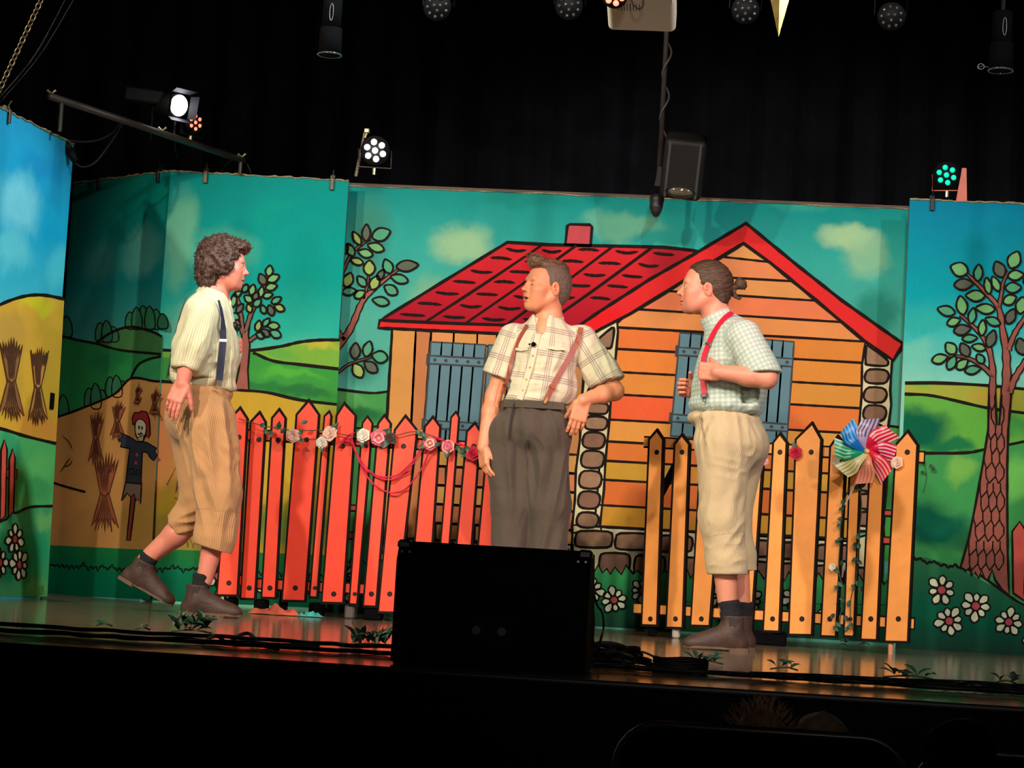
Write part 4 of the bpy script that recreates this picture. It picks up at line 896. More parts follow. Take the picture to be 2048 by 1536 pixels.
def head_cols(fr, k, V, stub=0.0):
    q = (V - fr.o) @ fr.M.T / k; c = np.ones((len(V), 3))
    def tint(cx, cy, cz, rx, ry, rz, col, amt):
        d = np.sqrt(((q[:, 0] - cx) / rx) ** 2 + ((np.abs(q[:, 1]) - cy) / ry) ** 2 + ((q[:, 2] - cz) / rz) ** 2); w_ = np.clip(1.6 - 1.6 * d, 0, 1)[:, None] * amt
        c[:] = c * (1 - w_) + np.array(col) * w_
    tint(.06, .04, -.035, .04, .03, .03, (1, .72, .68), .5); tint(.10, 0, -.03, .02, .02, .02, (1, .7, .65), .5); tint(-.012, .08, -.01, .03, .015, .035, (1, .68, .62), .6); tint(-.006, .080, -.008, .012, .006, .016, (.62, .34, .3), .8)  # last tint darkens the ear hollow: its shade put into the colour
    if stub: tint(.035, .02, -.095, .07, .07, .035, (.62, .55, .50), stub); tint(.08, 0, -.052, .02, .03, .012, (.7, .6, .55), stub)
    tint(.09, 0, -.0625, .012, .026, .0075, (.88, .40, .42), .9); tint(.088, 0, -.0765, .012, .022, .009, (.90, .42, .44), .9)
    tint(.08, .031, .006, .02, .018, .004, (.75, .5, .45), .5)
    return c
def face_bits(fr, k, root, brow, open_eye=0.0, mouth=0.0, teeth=False):
    P = lambda x, y, z: fr(x * k, y * k, z * k)
    for y in (-1, 1):
        mb = MB(); mb.tube([P(.0815, y * .013, .0185), P(.0835, y * .024, .0225), P(.0755, y * .038, .0225), P(.064, y * .048, .016)], [.0036 * k, .0052 * k, .0046 * k, .002 * k], 6); mb.build('eyebrow', brow, root, True)
        mb = MB()
        if open_eye > 0:
            mb.ball(P(.0752, y * .031, -.003), .0118 * k, 14, 10); mb.build('eyeball', EYEW, root, True)
            mb = MB(); mb.ball(P(.0835, y * .0315, -.003), .0052 * k, 10, 8); mb.build('iris', EYED, root, True)
            mb = MB(); mb.tube([P(.081, y * .017, .0005), P(.0872, y * .026, .0045), P(.0862, y * .036, .0045), P(.078, y * .046, .0)], [.001 * k, .0018 * k, .0018 * k, .001 * k], 6); mb.build('eyelid', LIDM, root, True)
        else:
            mb.tube([P(.081, y * .018, -.006), P(.0852, y * .026, -.0085), P(.0842, y * .036, -.0082), P(.077, y * .045, -.0045)], [.0008 * k, .0015 * k, .0015 * k, .0008 * k], 6); mb.build('eyelash', brow, root, True)
    if mouth > 0:
        mb = MB(); mb.ball(P(.079, 0, -.069 - mouth * .3), (.008 * k, .017 * k, .003 * k + mouth * k), 12, 8, rot=Matrix(fr.M.T.tolist())); mb.build('mouth_interior', MOUTHM, root, True)
EYEW = plain('eye_white', (225, 215, 205), .25, var=0); EYED = plain('iris_dark', (50, 36, 28), .2, var=0); MOUTHM = plain('mouth_dark', (90, 22, 26), .5, var=0); LIDM = plain('eyelid_skin', (214, 142, 118), .5, var=0)

def hand(S, wrist, d, n, side, size=1.0, curl=(20, 30, 20), thumb=(25, 10), spread=1.0, curls=None, k=.007, thumb_curl=20):
    """palm and five separate fingers. d: wrist->knuckles, n: palm-facing normal, side: towards the thumb"""
    d = unit(d); n = unit(n - d * np.dot(n, d)); sd = np.cross(d, n); sd = sd if np.dot(sd, side) > 0 else -sd; z = size; w_ = np.array(wrist, float)
    M = np.stack([d, sd, n])
    S.box(w_ + d * .052 * z, (.048 * z, .040 * z, .0135 * z), M, .012 * z, .012); S.ell(w_ + d * .045 * z + sd * .02 * z + n * .008 * z, (.034 * z, .018 * z, .014 * z), M, .012)
    tips = []
    for i, (off, L, r0) in enumerate(((.030, .072, .0092), (.010, .080, .0095), (-.0105, .074, .009), (-.030, .058, .0080))):
        c = curls[i] if curls else curl; p = w_ + (d * .094 + sd * off) * z; fan = off * .9 * spread; dd = unit(d + sd * fan); rad = r0 * z
        if i in (0, 3): p = p - d * .006 * z
        a = 0; S.cone(w_ + (d * .05 + sd * off * .8) * z, p, .0105 * z, rad * 1.05, k)
        for j, (fr_, cj) in enumerate(zip((.45, .31, .24), c)):
            a += R(cj); e = dd * math.cos(a) + n * math.sin(a); q = p + e * L * fr_ * z; S.cone(p, q, rad, rad * .93, .003); p = q; rad *= .93
        tips.append(p)
    a1 = R(thumb[0]); a2 = R(thumb[1]); tb = w_ + (d * .022 + sd * .028 + n * .008) * z
    e = unit(d * math.cos(a1) + sd * math.sin(a1) + n * math.sin(a2)); q = tb + e * .034 * z; S.cone(tb, q, .0155 * z, .0118 * z, .01)
    e2 = unit(e + n * math.sin(R(thumb_curl)) + d * .25); q2 = q + e2 * .030 * z; S.cone(q, q2, .0112 * z, .0105 * z, .004); e3 = unit(e2 + n * math.sin(R(thumb_curl)) + d * .3); S.cone(q2, q2 + e3 * .025 * z, .0102 * z, .0088 * z, .003)
    return tips

def fabric(name, rgb, rgb2=None, kind=None, rough=.85, folds=0.0, sheen=.15, **kw):
    t = NT(name); v = t.coord(); wv = t.attr('wrap').outputs['Vector']; c = srgb(*rgb)
    n = t.noise(v, 9, 4); col = t.mix(t.math('MULTIPLY', n, .16), c, tuple(x * .6 for x in c[:3]) + (1,))
    sep = t.node('ShaderNodeSeparateXYZ'); t.l.new(wv, sep.inputs[0]); U, Vv = sep.outputs[0], sep.outputs[1]
    def band(x, period, width, off=0.0):
        m_ = t.math('FRACT', t.math('ADD', t.math('DIVIDE', x, period), off)); return t.math('LESS_THAN', m_, width)
    if kind == 'stripe': col = t.mix(t.math('MULTIPLY', band(U, kw['p'], kw.get('w', .45)), kw.get('a', .8)), col, srgb(*rgb2))
    if kind == 'check':
        m1 = band(U, kw['p'], .5); m2 = band(Vv, kw['p'], .5); col = t.mix(t.math('MULTIPLY', m1, .5), col, srgb(*rgb2)); col = t.mix(t.math('MULTIPLY', m2, .5), col, srgb(*rgb2))
    if kind == 'plaid':
        p = kw['p']
        for (ax, offs) in ((U, (0, .1, .2)), (Vv, (0, .09, .18))):
            for o_ in offs: col = t.mix(t.math('MULTIPLY', band(ax, p, .035, o_), .72), col, srgb(*rgb2))
            col = t.mix(t.math('MULTIPLY', band(ax, p, .26, .22), .28), col, srgb(*kw['rgb3']))
            col = t.mix(t.math('MULTIPLY', band(ax, p, .03, .55), .35), col, srgb(*kw['rgb3']))
    t.base(col); t.rough(rough); t.b.inputs['Sheen Weight'].default_value = sheen; t.b.inputs['Specular IOR Level'].default_value = .2
    if kw.get('rib'):
        s_ = t.math('SINE', t.math('MULTIPLY', U, 6.283 / kw['rib'])); t.bump(s_, .5, .0015)
    else: t.bump(t.noise(v, 55, 4, .7), .22, .004)
    return t.mat
def wrap_axes(axes):
    """stores (arc length, height) round the nearest axis: [(a, b, radius, front vector)]"""
    def f(V):
        best = np.full(len(V), 1e9); out = np.zeros((len(V), 3))
        for (a, b, r_, fr_) in axes:
            a = np.array(a, float); b = np.array(b, float); ab = b - a; L = np.linalg.norm(ab); e = ab / L
            t_ = np.clip((V - a) @ e, 0, L); dv = V - a - t_[:, None] * e; dist = np.linalg.norm(dv, axis=1) - r_; m_ = dist < best
            x = unit(np.array(fr_, float) - e * np.dot(fr_, e)); y = np.cross(e, x); ang = np.arctan2(dv @ y, dv @ x); out[m_, 0] = (ang * r_)[m_]; out[m_, 1] = ((V - a) @ e)[m_]; best = np.where(m_, dist, best)
        return out
    return f
def folds(dirs, amp=.006, fine=.002, seed=0):
    """cloth creases: ridged noise stretched along the given directions. dirs: [(center, direction, radius, frequency, strength)]"""
    def f(V, N):
        d = fine * vn(V * 22, seed) + fine * .6 * vn(V * 48, seed + 3)
        d = d + amp * .5 * vn(V * [7, 7, 5], seed + 5)
        for (c, e, rad, fq, st) in dirs:
            e = unit(e); q = V - np.array(c, float); al = q @ e; pe = q - al[:, None] * e; wgt = np.exp(-(np.linalg.norm(q, axis=1) / rad) ** 2)
            nz = vn(np.concatenate([pe * fq + (al * 2.0)[:, None]], 1), seed + 7); d = d + wgt * amp * st * (1 - 2 * np.abs(nz))
        return d
    return f
def ribbon(mb, pts, nrm, width, th=.003, mi=0):
    """flat strap following pts, facing nrm (list or one vector)"""
    P = [np.array(p, float) for p in pts]; n = len(P); V = []
    for i, p in enumerate(P):
        e = unit(P[min(i + 1, n - 1)] - P[max(i - 1, 0)]); nn = unit(nrm[i] if isinstance(nrm, list) else nrm); s_ = unit(np.cross(e, nn)); nn = np.cross(s_, e); w_ = width[i] if hasattr(width, '__len__') else width
        V += [p + s_ * w_ / 2, p + s_ * w_ / 2 + nn * th, p - s_ * w_ / 2 + nn * th, p - s_ * w_ / 2]
    fs = [(4 * i + j, 4 * i + (j + 1) % 4, 4 * i + 4 + (j + 1) % 4, 4 * i + 4 + j) for i in range(n - 1) for j in range(4)] + [(3, 2, 1, 0), (4 * n - 4, 4 * n - 3, 4 * n - 2, 4 * n - 1)]
    mb.add(V, fs, mi)
def drape_on(V, N, pts, toward, lift=.004):
    """lays a strap on a cloth surface: keeps each point's place across the view and drops it on the mesh from direction 'toward'"""
    t_ = unit(toward); out = []; nn = []
    for p in pts:
        q = V - np.array(p, float); al = q @ t_; pe = np.linalg.norm(q - al[:, None] * t_, axis=1); c = (pe < .02) & (N @ t_ > .05)
        if not c.any(): c = pe < pe.min() + .01
        i = np.where(c)[0][np.argmax(al[c])]; s_ = np.array(p) + t_ * (al[i] + lift); out.append(s_); nn.append(N[i] + t_ * .5)
    for _ in range(2):
        for i in range(1, len(out) - 1): out[i] = (out[i - 1] + 2 * out[i] + out[i + 1]) / 4
    return out, nn
# ---------------------------------------------------------------- people
def J(Y): return lambda px, py, dy=0.0: onY(px, py, Y + dy)
def cut(S, p, d, size=.12, k=.004, side=None):
    d = unit(d); x = unit(np.cross(d, [0.13, .9, .3])); y = np.cross(d, x); z_ = side or size
    S.box(np.array(p) + d * size, (size, z_, z_), np.stack([d, x, y]), .002, k, sub=True); return S
LEATHER = {}
def boot(root, frb, top=.165, mat=None, sole=None, L=1.0, gusset=None):
    """ankle boot; frb origin: back of the heel on the ground, f towards the toe"""
    P = lambda x, y, z: frb(x * L, y, z); S = Sculpt(.004)
    S.cone(P(.072, 0, .06), P(.074, 0, top + .03), .050, .054, .02); S.ell(P(.056, 0, .045), (.058, .038, .048), frb.M, .02); S.cone(P(.040, 0, .026), P(.25, 0, .026), .034, .034, .02)
    S.cone(P(.09, 0, .076), P(.205, 0, .044), .050, .037, .03); S.ell(P(.243, 0, .030), (.058, .040, .030), frb.rot(1, 4), .02)
    cut(S, P(.07, 0, top), frb.u, .1); cut(S, P(.13, 0, .010), -frb.u, .08, side=.25)
    sh = lambda V, N: .0016 * vn(V * 30) + .0022 * (1 - 2 * np.abs(vn(V * [26, 26, 60], 4))) * np.exp(-((((V - P(.11, 0, .07)) ** 2).sum(1)) / .05 ** 2))
    b = skin_obj('boot', [S.mesh(sh)], mat, root)
    mb = MB(); o1 = [(-.002, .03), (-.006, 0), (-.002, -.03), (.05, -.039), (.12, -.036), (.19, -.042), (.25, -.040), (.290, -.020), (.304, 0), (.290, .020), (.25, .040), (.19, .042), (.12, .036), (.05, .039)]
    q = cr(o1, 3, True); mb.prism([P(x, y, .018) for x, y in q], -frb.u * .010); mb.build('sole', sole, b)
    mb = MB(); mb.prism([P(x, y, .016) for x, y in cr([(-.004, .03), (-.008, 0), (-.004, -.03), (.05, -.040), (.085, -.038), (.085, .038), (.05, .040)], 3, True)], -frb.u * .016 - frb.u * .0); mb.build('heel', sole, b)
    mb = MB()
    for y in (-1, 1):
        q = [P(.052, y * .0525, top - .006), P(.096, y * .0525, top - .006), P(.088, y * .0500, top - .07), P(.066, y * .0495, top - .085)]
        mb.prism(q, frb.l * y * .003)
    mb.build('elastic_gusset', gusset, b); return b
def sock(root, a, b, r, mat, h=.004):
    S = Sculpt(h); S.cone(a, b, r, r * .98); S.cone(np.array(b) - unit(np.array(b) - np.array(a)) * .012, b, r * 1.06, r * 1.04, .004); cut(S, b, np.array(b) - np.array(a), .06)
    return skin_obj('sock', [S.mesh(lambda V, N: .0015 * vn(V * 60))], mat, root)
BOOTM = plain('brown_suede_leather', (68, 45, 36), .62, var=.28, scale=16, bump=.3, bscale=90); BOOTS = plain('boot_sole_tan', (98, 68, 50), .6, var=.2); GUS = plain('elastic_dark', (52, 38, 36), .8, var=.2, scale=80)
SOCKM = plain('black_sock_knit', (24, 24, 26), .95, var=.4, scale=60, bump=.4, bscale=200)
def hair_mat(name, c1, c2, stretch=(1, 1, 1), scale=60):
    t = NT(name); v = t.coord(); n = t.noise(t.map(v, scale=stretch), scale, 4, .7, .4); t.base(t.ramp(n, [(.3, srgb(*c1)), (.72, srgb(*c2))])); t.rough(.5); t.b.inputs['Specular IOR Level'].default_value = .5; t.bump(n, .8, .006); return t.mat
BUTTON = plain('shirt_button', (190, 140, 90), .4, var=0); METAL = plain('polished_clip_metal', (200, 195, 185), .25, .9, var=.1); DMET = plain('dark_clip_metal', (60, 52, 48), .35, .7)

# ================= right actor: profile to the left, thumbs in red braces
def actor_right():
    Y = 9.95; j = J(Y); base = onZ(1442, 1296, 0); foot0 = j(1442, 1290); base = np.array([foot0[0], Y, 0])
    root = thing('person', 'man in pale checked shirt and cropped beige trousers holding his red braces, hair in bun', 'person', base, 'actors on stage')
    SK = skin_mat('skin_right_actor', (222, 146, 116)); lift = 0.0
    hf = Frame(j(1408, 577), (-1, -.10, .05), (.03, 0, 1)); k = 1.06
    H = Sculpt(.0027); head(H, hf, k, 0.0006)
    H.cone(hf(-.03, 0, -.05), j(1438, 640), .060, .066, .03); H.cone(j(1438, 640), j(1452, 668), .068, .085, .02)
    VH = H.mesh()
    # body under the clothes, arms, hands, lower legs
    T = Sculpt(.008); T.ell(j(1460, 715), (.10, .155, .16)); T.ell(j(1455, 800), (.12, .14, .12), k=.04); T.ell(j(1468, 880), (.12, .15, .12), k=.04)
    for y, hx in ((-1, 1462), (1, 1478)): T.cone(j(hx, 885, y * .085), j(hx - 12, 1040, y * .09), .085, .06, .03)
    sn, el, wr = j(1490, 674, -.17), j(1534, 757, -.235), j(1436, 744, -.245)
    A = Sculpt(.003); A.cone(sn, el, .052, .044, .01); A.cone(el, j(1495, 752, -.24), .044, .045, .02); A.cone(j(1500, 752, -.24), wr, .044, .031, .02)
    hd = unit(j(1404, 742, -.215) - wr); hand(A, wr - hd * .008, hd, (0, .96, .1), (.1, -.1, 1), 1.0, curls=[(62, 88, 50), (66, 90, 50), (70, 90, 50), (74, 90, 50)], thumb=(30, 40), thumb_curl=40)
    sf, ef, wf = j(1448, 668, .17), j(1462, 765, .22), j(1394, 782, .17)
    B = Sculpt(.003); B.cone(sf, ef, .05, .042); B.cone(ef, wf, .042, .03, .02)
    hd2 = unit(j(1362, 776, .13) - wf); hand(B, wf, hd2, (0.1, -.9, .2), (0, 0, 1), .98, curls=[(60, 85, 50)] * 4, thumb=(35, 40), thumb_curl=40)
    Lg = Sculpt(.005)
    kn, an = j(1444, 1042, -.09), j(1456, 1222, -.085); kf, af = j(1464, 1040, .09), j(1484, 1222, .085)
    for a, b in ((kn, an), (kf, af)):
        m_ = a + (b - a) * .35; Lg.cone(a, m_, .056, .060, .02); Lg.cone(m_, b, .060, .040, .02)
    skin_obj('body', [VH, T.mesh(), A.mesh(lambda V, N: .0008 * vn(V * 60)), B.mesh(), Lg.mesh()], SK, root, cols=lambda V: head_cols(hf, k, V, .45))
    face_bits(hf, k, root, plain('brow_dark', (56, 38, 28), .7), open_eye=1)
    # swept back hair with a bun
    HM = hair_mat('hair_dark_brown', (36, 24, 17), (96, 70, 44), (1, 1, 3.2), 42); P = lambda x, y, z: hf(x * k, y * k, z * k)
    S = Sculpt(.003); S.ell(P(-.019, 0, .038), np.array((.101, .082, .089)) * k, hf.M); S.ell(P(-.045, 0, .012), np.array((.078, .076, .085)) * k, hf.M, .02); S.ell(P(-.076, 0, -.038), np.array((.035, .052, .05)) * k, hf.M, .02)
    S.ell(P(.072, 0, -.005), np.array((.062, .11, .080)) * k, hf.rot(1, -14), .012, sub=True); S.ell(P(.018, 0, -.052), np.array((.062, .12, .052)) * k, hf.rot(1, 35), .012, sub=True); S.ell(P(-.02, 0, -.098), np.array((.07, .12, .05)) * k, hf.M, .01, sub=True)
    for y in (-1, 1): S.ell(P(-.004, y * .085, -.022), np.array((.024, .03, .034)) * k, hf.M, .006, sub=True)
    def sw(V, N):
        q = (V - hf.o) @ hf.M.T; r_ = np.stack([q[:, 0] * 9, q[:, 1] * 30, q[:, 2] * 85 + q[:, 0] * 30], 1); return .0026 * vn(r_) + .0014 * vn(r_ * 2.1)
    hr = skin_obj('hair', [S.mesh(sw)], HM, root)
    S = Sculpt(.003); bc = j(1481, 568, 0)
    S.cone(j(1463, 578), j(1474, 572), .018, .014, .01); S.ell(bc, (.027, .025, .026), None, .008); S.ell(j(1478, 560), (.014, .014, .012), None, .008)
    S.chain([j(1467, 582), j(1470, 592), j(1478, 597), j(1484, 592)], [.011, .009, .007, .003], .006); S.chain([j(1486, 566), j(1491, 573), j(1489, 580)], [.008, .006, .003], .006)
    skin_obj('hair_bun', [S.mesh(lambda V, N: .003 * vn(V * 55) + .002 * vn(V * 120))], HM, hr)
    # shirt
    PAT = fabric('shirt_pale_check', (206, 216, 192), (148, 168, 166), 'check', p=.021)
    S = Sculpt(.0045)
    S.ell(j(1462, 705), (.118, .185, .155), None, .03); S.ell(j(1440, 745), (.11, .15, .13), None, .06); S.ell(j(1450, 785), (.152, .175, .105), None, .05); S.cone(j(1484, 690, -.08), j(1506, 790, -.05), .07, .06, .05)
    S.cone(j(1485, 676, -.155), j(1444, 668, .155), .075, .075, .04); S.cone(j(1440, 650), j(1452, 672), .075, .10, .05)
    S.ell(j(1450, 812), (.166, .178, .06), None, .03); S.ell(j(1506, 812, -.02), (.04, .13, .05), None, .03)
    S.cone(j(1490, 676, -.172), j(1520, 738, -.215), .077, .080, .02); S.cone(j(1520, 738, -.215), j(1528, 752, -.222), .080, .082, .01)
    S.cone(j(1448, 672, .172), j(1456, 735, .21), .077, .080, .02)
    cut(S, j(1520, 747, -.222), unit([.1, -.1, -1]), .06, side=.1); cut(S, j(1456, 740, .215), unit([0, .1, -1]), .06, side=.09)
    cut(S, j(1450, 839), (.05, 0, -1), .06, side=.3, k=.02)
    S.cone(j(1432, 634), j(1440, 640), .05, .05, sub=True, k=.01)
    fd = folds([(j(1470, 760, -.15), (-.8, 0, -.5), .14, 30, 1.2), (j(1500, 720, -.2), (.3, 0, 1), .1, 26, .9), (j(1430, 805, -.1), (.5, 0, .9), .13, 24, 1.2), (j(1510, 800, -.1), (.6, 0, .4), .1, 26, 1.0)], .0055, .0014, 3)
    V, Q = S.mesh(fd); V = relax(V, Q, 1)
    wf_ = wrap_axes([(j(1452, 850), j(1446, 640), .15, (-1, 0, 0)), (sn, el, .08, (-.5, -1, 0)), (sf, ef, .08, (-1, 0, 0))])
    shirt = skin_obj('shirt', [(V, Q)], PAT, root, uv=wf_)
    C = Sculpt(.0035)                                                              # band collar, standing round the neck
    cfr = Frame(j(1434, 636), (-1, 0, -.52), (-.52, 0, 1)); C.cone(cfr(0, 0, -.026), cfr(.002, 0, .022), .079, .073); C.cone(cfr(0, 0, -.1), cfr(.002, 0, .1), .0705, .0675, k=.003, sub=True); cut(C, cfr(0, 0, .022), cfr.u, .1); cut(C, cfr(0, 0, -.03), -cfr.u, .1)
    skin_obj('collar', [C.mesh(lambda V_, N_: .001 * vn(V_ * 40))], PAT, shirt, uv=wrap_axes([(cfr(0, 0, -.03), cfr(0, 0, .03), .075, (-1, 0, 0))]))
    H_ = Sculpt(.004); d_ = unit(el - sn)                                           # turned sleeve hem
    # braces
    RM = plain('brace_red', (214, 10, 50), .55, var=.08, scale=60); N = vnormals(V, Q)
    br = bpy.data.objects.new('braces', None); COL.objects.link(br); br.parent = root; WLOC[br.name] = WLOC[root.name]; br['label'] = 'red elastic braces with dark metal clips'
    tow = (-.35, -.93, .1)
    pts = [j(x, y) for x, y in ((1462, 627), (1450, 634), (1438, 650), (1426, 672), (1416, 695), (1408, 716), (1404, 735), (1405, 755), (1409, 775), (1412, 797))]
    pp = [p + np.array([0, -.12, 0]) for p in pts]; path, nn = drape_on(V, N, [p for p in pp], (-.15, -1, .12), .0035)
    mb = MB(); ribbon(mb, path, nn, .026, .003); mb.build('strap', RM, br)
    fp = [j(1405 - 22, y, .1) for y in (650, 690, 730, 770, 800)]; path2, nn2 = drape_on(V, N, fp, (-1, -.1, .1), .003)
    mb = MB(); ribbon(mb, path2, nn2, .026, .003); mb.build('strap', RM, br)
    c = path[4]; nv = unit(nn[4]); e = unit(path[5] - path[3]); sd = unit(np.cross(e, nv)); rot = Matrix(np.stack([sd, e, nv], 1).tolist())
    mb = MB(); mb.box(c + nv * .003, (.034, .012, .005), rot, bev=.001); mb.build('buckle', METAL, br)
    c = path[-1]; nv = unit(nn[-1]); e = unit(path[-1] - path[-3]); sd = unit(np.cross(e, nv)); rot = Matrix(np.stack([sd, e, nv], 1).tolist())
    mb = MB(); mb.box(c + nv * .003 + e * .004, (.034, .016, .007), rot, bev=.002); mb.build('clip', DMET, br)
    mb = MB(); mb.tube([c + nv * .006 + sd * .012, c + nv * .008 + e * .03 + sd * .008, c + nv * .008 + e * .034 - sd * .006, c + nv * .006 - sd * .012], .003, 6); mb.build('clip_wire', DMET, br)
    # trousers
    TM = fabric('trousers_beige_seersucker', (206, 180, 140), rib=.0075)
    S = Sculpt(.0045)
    S.ell(j(1449, 838), (.162, .165, .05), None, .03); S.ell(j(1460, 880), (.155, .17, .12), None, .04); S.ell(j(1490, 892), (.100, .155, .095), None, .05)
    S.cone(j(1448, 890, -.085), j(1442, 1035, -.095), .125, .094, .05); S.cone(j(1442, 1035, -.095), j(1452, 1120, -.09), .092, .088, .04); S.cone(j(1452, 1120, -.09), j(1456, 1160, -.09), .090, .088, .02)
    S.cone(j(1478, 900, .085), j(1462, 1030, .095), .125, .088, .05); S.cone(j(1462, 1030, .095), j(1478, 1110, .09), .080, .076, .04); S.cone(j(1478, 1110, .09), j(1484, 1156, .09), .076, .072, .02)
    cut(S, j(1455, 1148, -.095), (.05, 0, -1), .07, side=.12); cut(S, j(1482, 1143, .10), (.12, 0, -1), .07, side=.1); cut(S, j(1450, 822), (-.03, 0, 1), .07, side=.3)
    S.cone(j(1455, 1150, -.09), j(1454, 1120, -.09), .074, .07, k=.004, sub=True)
    fd = folds([(j(1430, 870, -.1), (.25, 0, -1), .16, 22, 1.3), (j(1490, 930, -.15), (1, 0, -.12), .12, 26, .8), (j(1470, 1020, -.15), (-.5, 0, -1), .14, 24, 1.8), (j(1455, 1110, -.15), (1, 0, .3), .1, 26, .8), (j(1425, 880, -.12), (.5, 0, -1), .1, 26, 1.3)], .0075, .0012, 11)
    V2, Q2 = S.mesh(fd); V2 = relax(V2, Q2, 1)
    tr = skin_obj('trousers', [(V2, Q2)], TM, root, uv=wrap_axes([(j(1455, 890, -.09), j(1440, 1035, -.09), .12, (-1, 0, 0)), (j(1475, 890, .09), j(1475, 1150, .09), .12, (-1, 0, 0)), (j(1442, 1035, -.095), j(1456, 1160, -.09), .09, (-1, 0, 0))]))
    N2 = vnormals(V2, Q2)
    pth, nn_ = drape_on(V2, N2, [j(1397 + i * 5, 832 + i * 12, -.15) for i in range(6)], (-.4, -1, 0), .001); mb = MB(); ribbon(mb, pth, nn_, .004, .002); mb.build('pocket_edge', plain('seam_tan', (150, 126, 92), .8), tr)
    # socks and boots
    for (a, tx, hx) in ((an, 1372, 1506), (af, 1400, 1512)):
        pass
    z0 = 0
    fn = Frame([j(1494, 1290)[0], Y - .09, z0], (-1, -.03, 0), (0, 0, 1)); ff = Frame([j(1510, 1285)[0], Y + .09, z0], (-1, .06, 0), (0, 0, 1))
    for f_, a in ((fn, an), (ff, af)):
        boot(root, f_, .158, BOOTM, BOOTS, .94, GUS); sock(root, f_(.070, 0, .10), a * [1, 1, 0] + [0, 0, .222], .0465, SOCKM)
actor_right()

